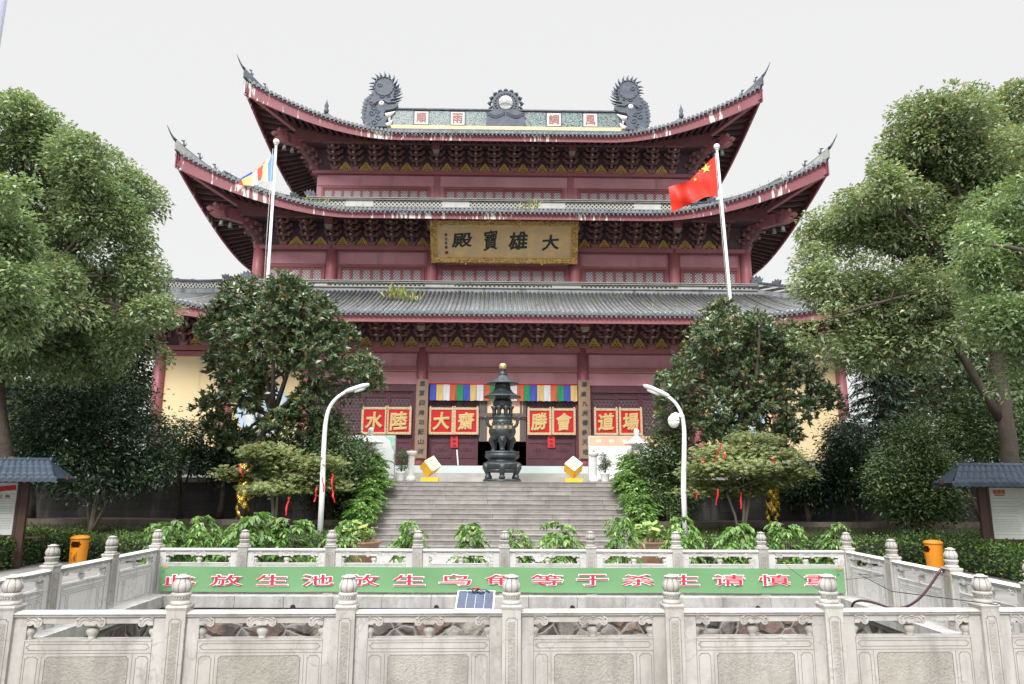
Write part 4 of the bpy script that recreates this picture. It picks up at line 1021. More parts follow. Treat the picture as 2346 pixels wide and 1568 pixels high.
def panel_meshes(S):
    h = S/2-.095; t = .06; mb = MB(); z0, z1, z2, z3 = .0, .561, .712, .825
    mb.box(-h, h, -t, t, z0, z1-.012); mb.box(-h+.13, h-.13, -t-.006, t+.006, z1-.012, z1)
    for s in (-1, 1): mb.box(*sorted((s*h, s*(h-.13))), -t, t, z1-.012+.0001, z2)
    mb.box(-h, h, -t+.002, t-.002, z2+.0001, z2+.05)
    for sy in (-1, 1):
        y = sy*(t+.0006); N = (0, sy, 0)
        frame_lines(mb, -h+.15, h-.15, .465, .52, y, N, .022)
        mb.beam((-h+.13, y, .435), (h-.13, y, .435), .0035, .003, 1, up=N)
        frame_lines(mb, -h+.15, -h+.27, .05, .405, y, N, .02); frame_lines(mb, h-.27, h-.15, .05, .405, y, N, .02)
        for x in (-h+.305, h-.305): mb.beam((x, y, .02), (x, y, .42), .003, .003, 1, up=N)
        for x in (-h+.128, h-.128): mb.beam((x, y, .0), (x, y, z1), .004, .003, 1, up=N)
        x0, x1, za, zb = -h+.34, h-.34, .04, .405; c = .02
        frame_lines(mb, x0, x1, za, zb, y, N, c, .005)
        q = [(x0+c, za+.004), (x1-c, za+.004), (x1-.004, za+c), (x1-.004, zb-c), (x1-c, zb-.004), (x0+c, zb-.004), (x0+.004, zb-c), (x0+.004, za+c)]
        vs_ = [(a, y+sy*.0004, b) for a, b in q]
        mb.add(vs_ if sy < 0 else vs_[::-1], [tuple(range(8))], 2)
    slab = mb.mesh('panel', [MARB, GROOVE, MARBR])
    mb = MB()      # handrail with roll mouldings
    prof = [(-.060, z2+.05), (-.060, z2+.062), (-.075, z2+.066), (-.078, z2+.074), (-.068, z2+.080), (-.082, z2+.085), (-.084, z2+.094), (-.070, z2+.101), (-.05, z3), (.05, z3)]
    full = prof+[(-a, b) for a, b in prof[-3::-1]]
    mb.prism(full, -h, h, 0, X=(0,1,0), Z=(0,0,1), N=(1,0,0))
    for sy in (-1, 1):
        for z in (z2+.081, z2+.064): mb.beam((-h, sy*.072, z), (h, sy*.072, z), .006, .004, 1)
    rail = mb.mesh('handrail', [MARB, GROOVE])
    def vase(xc, half=0):
        mb = MB(); zb = z1
        pr = [(.042, 0), (.046, .006), (.034, .014), (.044, .035), (.060, .062), (.060, .08), (.048, .098), (.040, .105)]
        mb.lathe(pr, 16, (xc, 0, zb), 0, sy=.85)
        zc = z2+.030
        for s in ((-1, 1) if not half else (half,)):
            # cloud scroll capital: wavy slab with spiral curl
            w_ = .185; o = [(0, -.045), (s*.05, -.048), (s*.075, -.03), (s*.10, -.055), (s*.135, -.062), (s*.165, -.045), (s*.175, -.01), (s*.160, .02), (s*.13, .03), (s*.10, .048), (s*.05, .042), (0, .028)]
            if s > 0: o = o[::-1]
            mb.prism([(xc+a*.86, zc+b) for a, b in (o[::-1])], -t-.012, t+.012, 0)
            for sy in (-1, 1):
                y = sy*(t+.013)
                mb.tube([(xc+.86*s*(.130+.030*(1-q*.075)*math.cos(q*.75+.6)), y, zc-.018+.032*(1-q*.075)*math.sin(q*.75+.6)) for q in range(11)], .005, 5, 0)
                mb.tube([(xc+.86*s*a, y, zc+b) for a, b in ((.0,.012),(.05,.028),(.09,.028),(.125,.012),(.15,-.005))], .004, 4, 1)
                mb.tube([(xc+.86*s*a, y, zc+b) for a, b in ((.0,-.005),(.05,.008),(.08,.004),(.10,-.01))], .003, 4, 1)
        return mb.mesh('baluster', [MARB, GROOVE])
    return slab, rail, [vase(0), vase(-h+.13, 1), vase(h-.13, -1)]
def balustrade(p, q, n, label, ends=(True, True), mats=None):
    p = Vector(p); q = Vector(q); d = (q-p); S = d.length/n; az = math.atan2(d.y, d.x)
    slab, rail, vases = panel_meshes(S)
    if mats:
        for m in [slab, rail]+vases: m.materials[0] = mats
        slab.materials[2] = mats
    b = empty('marble_balustrade', p, label, 'balustrade', 'marble balustrades round the pond', az)
    for k in range(n+1):
        if (k == 0 and not ends[0]) or (k == n and not ends[1]): continue
        o = link('post', POSTM, b, Vector((S*k, 0, 0))); f = link('finial', FINM, o)
        o.rotation_euler.z = rng.normal()*.012; o.rotation_euler.x = rng.normal()*.004
    for k in range(n):
        o = link('panel', slab, b, Vector((S*(k+.5), 0, 0))); link('handrail', rail, o)
        for v in vases: link('baluster', v, o)
    return b
balustrade((-PX+.03, PY0-.2, 0), (PX+.03, PY0+.2, 0), 8, 'near marble balustrade with carved panels and lotus bud posts across the front of the pond')
balustrade((PX, PY1, 0), (-PX, PY1, 0), 8, 'far marble balustrade behind the green slogan banner, facing the steps', mats=MARBW)
balustrade((-PX, PY1, 0), (-PX, PY0, 0), 4, 'marble balustrade along the side of the pond nearest the orange bin with a hand slot', (False, False), MARBW)
balustrade((PX, PY0, 0), (PX, PY1, 0), 4, 'marble balustrade with the purple hose along the side of the pond', (False, False), MARBW)
# ------------------------------------------------------------------ name plaque, boards, couplets, cloths at the doors
def U(u, v, Y): p = at(u, v, Y); return p.x, p.z
class Plane:
    """a flat rectangle in space: o = centre, X right, Z up, N towards the viewer"""
    def __init__(s, o, X, Z, w, h):
        s.o = Vector(o); s.X = Vector(X).normalized(); s.Z = Vector(Z).normalized(); s.N = s.Z.cross(s.X)*-1; s.w = w; s.h = h
        s.N = s.X.cross(s.Z)
    def p(s, a, b, c=0): return s.o+s.X*(a*s.w)+s.Z*(b*s.h)+s.N*c
    def slab(s, mb, a0, a1, b0, b1, c0, c1, mi=0):
        vs = [s.p(a, b, c) for c in (c0, c1) for a, b in ((a0,b0),(a1,b0),(a1,b1),(a0,b1))]
        mb.add(vs, [(0,3,2,1),(4,5,6,7),(0,1,5,4),(1,2,6,5),(2,3,7,6),(3,0,4,7)], mi)
    def char(s, mb, ch, a, b, wd, ht, c=0, **k):
        put_glyph(mb, ch, s.p(a, b, c), wd*s.w, ht*s.h, s.X, s.Z, s.N, **k)

bl = at(988, 603, 37.45); br = at(1322, 604, 37.45); tl = at(985, 501, 36.35); tr_ = at(1325, 506, 36.35)
b0 = (bl+br)/2; t0_ = (tl+tr_)/2
PW, PHt = (br-bl).length, (t0_-b0).length
b0 += Vector((0, 0, 0)); pl = Plane((b0+t0_)/2, (1, 0, 0), t0_-b0, PW, PHt)
plq = empty('name_plaque', b0, 'great gold carved plaque with four black characters hung under the middle eave', 'plaque')
mb = MB(); pl.slab(mb, -.46, .46, -.40, .40, -.10, 0, 0); fld = mb.build('field', GOLDP, plq)
mb = MB()
for a0, a1, b0_, b1 in ((-.5, .5, .375, .5), (-.5, .5, -.5, -.375), (-.5, -.455, -.374, .374), (.455, .5, -.374, .374)): pl.slab(mb, a0, a1, b0_, b1, -.12, .10)
for k in range(60):      # carved dragons and clouds: a winding ridge along the frame
    pass
for b_ in (.44, -.44):
    for ph in (-1, 1):
        for seg in range(5):
            a0 = -.47+seg*.19; pts = [pl.p(a0+.17*q/14, b_+.030*math.sin(q*.95+seg*2)*ph, .11) for q in range(15)]
            mb.tube(pts, [.05+.02*math.sin(q*.22) for q in range(15)], 6)
for a_ in (-.4775, .4775):
    for seg in range(3):
        pts = [pl.p(a_+.010*math.sin(q*1.0+seg), -.34+seg*.23+.20*q/11, .11) for q in range(12)]; mb.tube(pts, .055, 6)
for k in range(170):
    s_ = rng.random(); 
    if s_ < .8: q = pl.p(rng.uniform(-.49, .49), rng.choice([-.437, .437])+rng.normal()*.03, .10)
    else: q = pl.p(rng.choice([-.4775, .4775])+rng.normal()*.008, rng.uniform(-.4, .4), .10)
    mb.ball(q, rng.uniform(.03, .075), 4)
mb.build('carved_frame', GOLDF, plq)
for ch, a, b, wd, ht, sl_ in (('殿', -.285, .02, .140, .33, .08), ('寶', -.093, .03, .098, .47, .05), ('雄', .094, .02, .130, .42, .08), ('大', .315, -.01, .120, .36, .03)):
    mb = MB(); pl.char(mb, ch, a, b, wd, ht, .006, bev=(.018 if ch == '寶' else .030), ext=.004, depth=.4, slant=sl_, warp=.18); mb.build('lettering', INK, plq)
mb = MB()
for k, ch in enumerate('樸初敬書'): pl.char(mb, ch, -.395, .14-.095*k, .020, .075, .006, bev=.02, ext=.004, depth=.1)
mb.build('inscription', INK, plq)
mb = MB(); pl.slab(mb, -.405, -.382, -.30, -.23, 0, .008); mb.build('seal', mat('vermilion_seal', (.35,.03,.025), .6), plq)

def board(u0, u1, v0, v1, Y, ch, label):
    x0, z1 = U(u0, v0, Y); x1, z0 = U(u1, v1, Y); cx, cz = (x0+x1)/2, (z0+z1)/2; w_, h_ = x1-x0-.02, z1-z0
    P = Plane((cx, Y, cz), (1,0,0), (0,0,1), w_, h_)
    o = empty('character_board', (cx, Y, z0), label, 'board', 'red boards with gold characters across the doors')
    mb = MB(); P.slab(mb, -.42, .42, -.42, .42, -.05, 0); mb.build('red_field', SIGNRED, o)
    mb = MB()
    for a0, a1, b0, b1 in ((-.5, .5, .415, .5), (-.5, .5, -.5, -.415), (-.5, -.415, -.414, .414), (.415, .5, -.414, .414)): P.slab(mb, a0, a1, b0, b1, -.05, .035)
    for q in range(9):
        for a, b in ((-.458, -.44+.11*q), (.458, -.44+.11*q), (-.44+.11*q, .458), (-.44+.11*q, -.458)): mb.ball(P.p(a, b, .03), .03, 4)
    for a in (-.45, .45): mb.ball(P.p(a, .52, 0), .05, 5)
    mb.build('cream_frame', CREAM, o)
    mb = MB(); P.char(mb, ch, 0, -.01, .70, .68, .012, bev=.045, ext=.012, depth=1.0, slant=.05, warp=.12); mb.build('lettering', GOLDL, o)
yb = Y1-.12
for (u0, u1, v0, v1, ch, lb) in ((829,886,933,996,'水','red board with the gold character 水, its foot behind the lantern finial'), (886,942,933,996,'陸','red board with the gold character 陸, left of the couplet column'),
      (983,1039.5,934,996,'大','red board with the gold character 大, right of the couplet column'), (1039.5,1096.5,934,996,'齋','red board with the gold character 齋, left of the doorway'),
      (1208,1264,936,997,'勝','red board with the gold character 勝, right of the doorway'), (1264,1319.5,936,997,'會','red board with the gold character 會, roof shaped strokes on top'),
      (1360,1417,936,998,'道','red board with the gold character 道, right of the second couplet column'), (1417,1473,936,998,'場','red board with the gold character 場, last of the row behind the lantern')):
    board(u0, u1, v0, v1, yb, ch, lb)

COUP = mat('couplet_wood', (.22,.15,.105), .65, .18, 2, dirt_or_sheen=((.30,.22,.15), .35, 3.5))
def couplet(u0, u1, v0, v1, Y, txt, label):
    x0, z1 = U(u0, v0, Y); x1, z0 = U(u1, v1, Y); cx, cz = (x0+x1)/2, (z0+z1)/2; w_, h_ = .58, z1-z0
    P = Plane((cx, Y, cz), (1,0,0), (0,0,1), w_, h_)
    o = empty('couplet_board', (cx, Y, z0), label, 'couplet board', 'couplet boards on the door columns')
    mb = MB(); out = [(-w_/2+.02*k, .05*(0 if k else 0)) for k in range(1)]
    n = 8; rows = []
    for b in (-.5, .5): rows.append([P.p(-.5+q/n, b, .07-.07*(2*q/n-1)**2) for q in range(n+1)])
    mb.sheet(rows); mb.sheet([[p+Vector((0,.05,0)) for p in r] for r in rows][::-1]); P.slab(mb, -.5, .5, -.5, .5, -.06, -.001)
    mb.build('board', COUP, o)
    mb = MB()
    for q in range(46):
        for a in (-.475, .475): mb.ball(P.p(a, -.49+.98*q/45, .012), .014, 4)
    for a0, a1, b0, b1 in ((-.5, .5, .493, .5), (-.5, .5, -.508, -.49), (-.5, -.46, -.49, .493), (.46, .5, -.49, .493)): P.slab(mb, a0, a1, b0, b1, 0, .012)
    mb.build('studded_edge', mat('couplet_rim', (.36,.16,.10), .6, .3, 12), o)
    n = len(txt)
    for k, ch in enumerate(txt): mb = MB(); P.char(mb, ch, rng.normal()*.02, .5-(k+.5)/n*.98, .46, .062+rng.random()*.012, .072, bev=.03, ext=.004, depth=.3, slant=.04, warp=.12); mb.build('lettering', INK, o)
couplet(952.5, 979, 869, 1050, Y1-.36, '恩覃四海功配山河', 'tall couplet board on the door column reading 恩覃四海功配山河')
couplet(1326, 1353, 871, 1051, Y1-.36, '澤遍九洲德參天地', 'tall couplet board on the door column reading 澤遍九洲德參天地')

# five-colour valance over the central doors
VC = [mat('valance_'+n, c, .75, .05, 2) for n, c in (('blue', (.045,.07,.38)), ('yellow', (.55,.38,.14)), ('white', (.55,.56,.60)), ('orange', (.45,.10,.04)), ('green', (.018,.22,.09)))]
xa, zt = U(985, 880, Y1-.2); xb, zb_ = U(1323, 920, Y1-.2); n = 22
val = empty('door_valance', ((xa+xb)/2, Y1-.2, zb_), 'valance of blue, yellow, white, orange and green cloth strips over the doors', 'valance')
for k in range(n):
    w_ = (xb-xa)/n; ph = rng.random(3)*6; sg = rng.random(2)*.02
    rows = []
    for j in range(8):
        f = j/7; rows.append([(xa+w_*(k+i/6*(.98)), Y1-.2+f*(.035*math.sin(i*1.1+ph[0]+f*2.5)+.025*math.sin(i*2.3+ph[1]))-.03*f, zt-(zt-zb_)*f-f*(sg[0]*math.sin(i+ph[2]))) for i in range(7)])
    MB().sheet(rows).build('cloth_strip', VC[k % 5], val)
mb = MB(); mb.tube([(xa-.03, Y1-.21, zt+.01), (xb+.03, Y1-.21, zt+.01)], .03, 6); mb.build('valance_rail', PAPERRED, val)
# curtain in the open doorway
dc = empty('door_curtain', (0, Y1+.5, ZBASE), 'peach and grey curtain hanging in the open central doorway above the dark hall', 'curtain')
zc0, zc1 = ZV(1012, Y1+.3), ZV(900, Y1+.3)
def cloth(x0, x1, y, z0, z1, m, nm, amp=.03):
    MB().sheet([[(x0+(x1-x0)*i/12, y+amp*math.sin(i*1.3+j*.3), z0+(z1-z0)*j/6) for i in range(13)] for j in range(7)][::-1]).build(nm, m, dc)
cloth(-1.0, 1.05, Y1+.02, zc0, zc1, PEACH, 'curtain_panel', .02); cloth(-1.15, -.75, Y1-.01, zc0-.02, zc1, GREYC, 'curtain_border'); cloth(.85, 1.15, Y1-.01, zc0-.02, zc1, GREYC, 'curtain_border')
zb2 = ZV(955, Y1+.25); MB().box(-1.15, 1.15, Y1-.08, Y1-.05, zb2-.12, zb2+.14).build('curtain_band', GREYC, dc)
mb = MB(); mb.tube([(-1.2, Y1-.12, zb2-.02), (1.2, Y1-.12, zb2-.02)], .03, 6); mb.build('curtain_rod', mat('rose_rod', (.30,.10,.10), .5), dc)
for u, txt, lb in ((1041, '禁葷酒', 'red paper notice with three characters on the door left of the doorway'), (1263, '忌喧嘩', 'red paper notice with three characters on the door right of the doorway')):
    x, z1 = U(u, 998, Y1-.02); _, z0 = U(u, 1026, Y1-.02)
    P = Plane((x, Y1-.02, (z0+z1)/2), (1,0,.02), (-.02,0,1), .35, z1-z0); o = empty('door_notice', (x, Y1, z0), lb, 'notice', 'red paper notices on the doors')
    mb = MB(); P.slab(mb, -.5, .5, -.5, .5, -.02, 0); mb.build('paper', PAPERRED, o)
    mb = MB()
    for k, ch in enumerate(txt): P.char(mb, ch, 0, .33-.33*k, .5, .24, .003, bev=.02, ext=.004, depth=.1)
    mb.build('lettering', INK, o)
p = onz(1047, 1085, 2.3); p = at(1049, 1086, 33.0)
mb = MB(); mb.tube([(p.x, 33.1, 2.81), (p.x-.10, 33.6, 2.81+.72)], .03, 8); mb.build('white_stick', WHITEP, label='white stick leaning against the door left of the incense burner', cat='stick')

# ------------------------------------------------------------------ incense burner
BRZ = mat('dark_bronze', (.045,.055,.062), .42, .35, 4, metal=.45, spec=.5, bump=.35, bscale=16, bdist=.03, dirt_or_sheen=((.10,.12,.115), .25, 5))
GILT = mat('gilt', (.78,.60,.28), .3, .1, 3, metal=.7)
cb = at(1150, 1102, 28.2); cb.z = ZPLAT
cen = empty('incense_burner', cb, 'tall dark bronze pagoda shaped incense burner on a footed stand in front of the doors', 'incense burner')
m_ = .00318*28.2/28
def cz(y): return (1490-y)*m_
def prof(l): return [(r*m_, cz(y)) for r, y in l]
O = (cb.x, cb.y, cb.z); sq = lambda n, k: (lambda a, i: 1+k*abs(math.cos(n*a)))
mb = MB(); mb.lathe(prof([(228, 1490), (228, 1472), (215, 1460), (205, 1455)]), 24, O, lob=lambda a, i: 1+.02*math.cos(8*a)); mb.build('base_plate', BRZ, cen)
for k in range(6):
    a = math.pi/2*3+k*math.pi/3; c, s_ = math.cos(a), math.sin(a)
    pts = [(215, 1330), (222, 1300+10), (215, 1350), (180, 1400), (165, 1430), (190, 1458)]
    mb = MB(); mb.tube([(O[0]+r*m_*c, O[1]+r*m_*s_, O[2]+cz(y)) for r, y in ((205, 1290), (222, 1330), (200, 1385), (182, 1420), (200, 1440), (218, 1458))], [.16, .14, .10, .09, .13, .07], 8)
    mb.ball((O[0]+175*m_*c, O[1]+175*m_*s_, O[2]+cz(1440)), .10, 6); mb.build('leg', BRZ, cen)
mb = MB(); mb.lathe(prof([(196, 1385), (214, 1380), (222, 1345), (205, 1340)]), 36, O, lob=lambda a, i: 1); mb.lathe(prof([(150, 1345), (215, 1345), (232, 1325), (228, 1300), (232, 1285), (215, 1270), (185, 1255), (165, 1235), (170, 1225), (190, 1215), (206, 1190), (204, 1165), (198, 1160), (205, 1150), (206, 1130), (185, 1130)]), 40, O, lob=lambda a, i: 1+(.035*abs(math.sin(10*a)) if i in (4, 5, 9, 10, 11) else 0)); mb.build('stand', BRZ, cen)
for k in range(3):
    a = -math.pi/2+k*2*math.pi/3; c, s_ = math.cos(a), math.sin(a)
    mb = MB(); mb.tube([(O[0]+r*m_*c, O[1]+r*m_*s_, O[2]+cz(y)) for r, y in ((105, 950), (128, 1000), (122, 1050), (112, 1090), (120, 1115), (128, 1130))], [.13, .16, .12, .09, .10, .13], 10)
    f = Vector((O[0]+150*m_*c, O[1]+150*m_*s_, O[2]+cz(985)))
    mb.ball(f, .12, 8); mb.ball(f+Vector((c*.08, s_*.08, -.06)), .07, 6)
    for q in (-1, 1): mb.ball(f+Vector((-s_*.07*q, c*.07*q, .09)), .04, 5)
    mb.build('lion_leg', BRZ, cen)
mb = MB(); mb.lathe(prof([(60, 1010), (115, 985), (150, 945), (166, 900), (166, 870), (155, 838), (135, 815), (122, 808), (118, 795), (122, 785), (124, 765), (118, 760), (118, 735), (124, 730), (126, 702), (110, 700)]), 36, O); bw = mb
for k in range(14): mb.ball((O[0]+122*m_*math.cos(k*math.pi/7), O[1]+122*m_*math.sin(k*math.pi/7), O[2]+cz(795)), .04, 5)
bowl = mb.build('bowl', BRZ, cen)
for s in (-1, 1):
    mb = MB(); mb.tube([(O[0]+s*x*m_, O[1], O[2]+cz(y)) for x, y in ((140, 840), (170, 815), (184, 780), (182, 745), (196, 722), (232, 716))], [.055, .065, .065, .06, .065, .085], 8)
    mb.tube([(O[0]+s*150*m_, O[1], O[2]+cz(y)) for y in (745, 720, 690)], [.03, .05, .01], 6); mb.build('handle', BRZ, cen)
mb = MB()     # gilt characters curving round the bowl
for k, ch in enumerate('寶鼎香爐'[::-1]):
    a = -math.pi/2+(k-1.5)*.42; r = 167*m_; c, s_ = math.cos(a), math.sin(a)
    put_glyph(mb, ch, (O[0]+r*c, O[1]+r*s_, O[2]+cz(848)), .125, .125, (-s_, c, 0), (0,0,1), (c, s_, 0), bev=.06, ext=.02, depth=.3)
mb.build('lettering', GILT, bowl)
mb = MB()     # openwork drum: eight posts between rings
mb.lathe(prof([(112, 702), (116, 700), (116, 690), (112, 688)]), 32, O); mb.lathe(prof([(108, 592), (116, 590), (112, 560), (118, 540), (118, 525), (108, 515), (104, 500)]), 32, O)
for k in range(8):
    a = math.pi/8+k*math.pi/4; c, s_ = math.cos(a), math.sin(a)
    mb.tube([(O[0]+r*m_*c, O[1]+r*m_*s_, O[2]+cz(y)) for r, y in ((108, 695), (108, 660), (110, 620), (108, 588))], [.09, .075, .08, .15], 8)
mb.build('drum', BRZ, cen)
def tier_roof(r_e, y_e, r_t, y_t, nm):
    mb = MB(); pr = []
    for q in range(9):
        f = q/8; pr.append((r_t+(r_e-r_t)*f**1.9, y_t+(y_e-y_t)*f))
    pr = pr[::-1]; full = [(r_t*.8, y_e+2), (r_e*.96, y_e+14), (r_e, y_e+8)]+pr
    mb.lathe(prof(full), 84, O, lob=lambda a, i: 1+(.028*math.cos(28*a) if i > 1 else 0))
    for k in range(28):
        a = 2*math.pi*k/28; mb.ball((O[0]+r_e*m_*math.cos(a), O[1]+r_e*m_*math.sin(a), O[2]+cz(y_e+10)), .028, 4)
    mb.build(nm, BRZ, cen)
tier_roof(222, 458, 106, 376, 'tier_roof'); tier_roof(194, 293, 47, 182, 'tier_roof')
mb = MB(); mb.lathe(prof([(92, 505), (90, 450), (98, 380), (100, 360), (92, 350), (98, 335), (95, 310), (88, 296)]), 28, O); mb.lathe(prof([(50, 190), (55, 180), (38, 170), (36, 135), (42, 125), (38, 115)]), 18, O); mb.build('neck', BRZ, cen)
mb = MB(); mb.lathe(prof([(36, 116), (44, 108), (45, 75), (40, 55), (22, 46), (4, 44)]), 18, O); mb.build('gilt_finial', GILT, cen)

# ------------------------------------------------------------------ things on the terrace edge
yP = 27.95
for u, nm in ((941, 'left'), (1361, 'right')):
    x = at(u, 1100, yP).x; p = empty('incense_pillar', (x, yP, ZPLAT), 'white carved stone pillar with a small incense cup beside the '+('pot of a round clipped shrub' if nm == 'left' else 'pot of a ragged clipped tree'), 'pillar', 'white pillars at the head of the steps')
    mb = MB(); mb.lathe([(.19, 0), (.20, .05), (.19, .14), (.14, .19), (.125, .2)], 18, (x, yP, ZPLAT)); mb.lathe([(.125, .2), (.125, .96), (.12, .97)], 8, (x, yP, ZPLAT), sm=False, a0=math.pi/8)
    mb.lathe([(.13, .965), (.15, .98), (.19, 1.06), (.185, 1.13), (.165, 1.14)], 20, (x, yP, ZPLAT), lob=lambda a, i: 1+.05*abs(math.sin(5*a))); mb.build('shaft', WHITEB, p)
    mb = MB(); mb.lathe([(.05, 1.14), (.06, 1.16), (.055, 1.19), (.065, 1.20)], 12, (x, yP, ZPLAT)); mb.build('cup', mat('copper_cup', (.35,.16,.08), .5), p)
    mb = MB()
    for k in range(8): mb.box(x-.035, x+.035, yP-.120, yP-.117, ZPLAT+.88-.075*k, ZPLAT+.92-.075*k)
    mb.build('carved_line', mat('pale_inscription', (.52,.51,.49), .8), p)
for u, flip, lb in ((985, -1, 'yellow cube sign standing on one corner, tilted to the right of the left pillar'), (1314, 1, 'yellow cube sign standing on one corner, right of the burner')):
    x = at(u, 1095, yP).x; yy = yP+.05
    o = empty('cube_sign', (x, yy, ZPLAT), lb, 'sign', 'yellow cube signs at the head of the steps')
    YEL = mat('cube_yellow', (.80,.47,.03), .45, .06, 2); PALE = mat('cube_pale_face', (.76,.68,.40), .5, .04, 2)
    mb = MB(); mb.box(x-.33, x+.33, yy-.25, yy+.25, ZPLAT, ZPLAT+.14); mb.build('base', YEL, o)
    rot = Matrix.Rotation(R(45), 3, 'Y') if False else None
    # cube balanced on a corner: body diagonal upright, a face turned up to the viewer
    q = Vector((1,1,1)).rotation_difference(Vector((0,0,1))).to_matrix(); az = R(-30 if flip < 0 else -45)
    n0 = q@Vector((1,0,0)); M = Matrix.Rotation(-math.pi/2-math.atan2(n0.y, n0.x)+R(22 if flip < 0 else 0), 3, 'Z') @ q; hs_ = .25; c0 = Vector((x, yy, ZPLAT+.14+hs_*math.sqrt(3)*.96))
    if flip < 0: M = Matrix.Rotation(R(16), 3, 'Y') @ M
    vs_ = [c0+M@Vector((a, b, c))*hs_ for a in (-1,1) for b in (-1,1) for c in (-1,1)]
    fs_ = [(0,1,3,2),(4,6,7,5),(0,4,5,1),(2,3,7,6),(0,2,6,4),(1,5,7,3)]
    mb = MB(); cc = []
    for f in fs_:
        n_ = (vs_[f[1]]-vs_[f[0]]).cross(vs_[f[2]]-vs_[f[1]]).normalized()
        ct = sum((vs_[i] for i in f), Vector())/4
        if n_.dot(ct-c0) < 0: f = f[::-1]; n_ = -n_
        cc.append((n_.dot(Vector((0, -.6, .7))), f, n_, ct))
    best = max(cc, key=lambda t: t[0])
    for t_ in cc: mb.add([vs_[i] for i in t_[1]], [(0,1,2,3)], 1 if t_ is best else 0)
    mb.build('cube', [YEL, PALE], o)
    n_, ct = best[2], best[3]; X = Vector((1,0,0)); X = (X-n_*X.dot(n_)).normalized(); Zv = n_.cross(X)
    mb = MB(); ring = [(.10*math.cos(a), .11*math.sin(a)) for a in np.linspace(.4, 2*math.pi-.4, 14)]
    mb.tube([ct+X*a+Zv*(b+.04)+n_*.004 for a, b in ring], .014, 5); mb.tube([ct+X*.0+Zv*(.0)+n_*.004, ct+X*.02+Zv*.09+n_*.004], .012, 5); mb.build('emblem', mat('pale_red_emblem', (.62,.22,.20), .6), o)
    mb = MB(); [mb.beam(ct+X*(-.09+.045*k)+Zv*-.12+n_*.003, ct+X*(-.06+.045*k)+Zv*-.12+n_*.003, .018, .003, 0, up=n_) for k in range(5)]; mb.build('caption_line', mat('pale_caption', (.62,.50,.40), .6), o)

def stone_lantern(u, vt, Y, label):
    p0 = at(u, vt, Y); x = p0.x; H_ = 1.62; zb = p0.z-H_
    o = empty('stone_lantern', (x, Y, ZPLAT), label, 'stone lantern', 'white stone lanterns on the terrace')
    LW = mat('lantern_white_stone', (.72,.72,.70), .75, .08, 3, dirt_or_sheen=((.45,.44,.42), .25, 3))
    mb = MB(); mb.box(x-.42, x+.42, Y-.42, Y+.42, ZPLAT, zb-.18); mb.lathe([(.40, -.18), (.42, -.1), (.36, -.05), (.34, 0)], 8, (x, Y, zb), sm=False); mb.build('pedestal', LW, o)
    mb = MB(); mb.lathe([(.30, 0), (.30, .08), (.17, .16), (.16, .22), (.27, .32), (.28, .36)], 8, (x, Y, zb), sm=False, a0=math.pi/8); mb.build('stem', LW, o)
    mb = MB(); mb.lathe([(.24, .36), (.24, .40), (.225, .41), (.225, .92), (.24, .93), (.24, .97)], 8, (x, Y, zb), sm=False, a0=math.pi/8)
    mb.build('light_box', LW, o)
    mb = MB()
    for k in range(8):
        a = k*math.pi/4; c, s_ = math.cos(a), math.sin(a); r = .2085+.002
        for (da, dz, rr) in ((0, .66, .055), (-.05, .80, .025), (.05, .80, .025), (-.05, .52, .025), (.05, .52, .025)):
            mb.prism([(da+rr*math.cos(q*math.pi/4), rr*1.2*math.sin(q*math.pi/4)) for q in range(8)], -.002, .002, 0, o=(x+r*c, Y+r*s_, zb+dz), X=(-s_, c, 0), N=(c, s_, 0))
    mb.build('pierced_opening', mat('lantern_opening', (.20,.20,.19), .9), o)
    mb = MB(); mb.lathe([(.24, .97), (.50, 1.0), (.53, 1.035), (.50, 1.06), (.36, 1.11), (.22, 1.20), (.12, 1.28), (.10, 1.30)], 32, (x, Y, zb), lob=lambda a, i: 1+.04*math.cos(6*a))
    mb.lathe([(.10, 1.30), (.12, 1.33), (.07, 1.37), (.10, 1.43), (.115, 1.50), (.09, 1.58), (.03, 1.62)], 16, (x, Y, zb)); mb.build('cap', LW, o)
stone_lantern(850, 980, 28.6, 'white stone lantern in front of the board 水 and the white display board')
stone_lantern(1458, 983, 28.6, 'white stone lantern in front of the board 場 and the white panel screen')

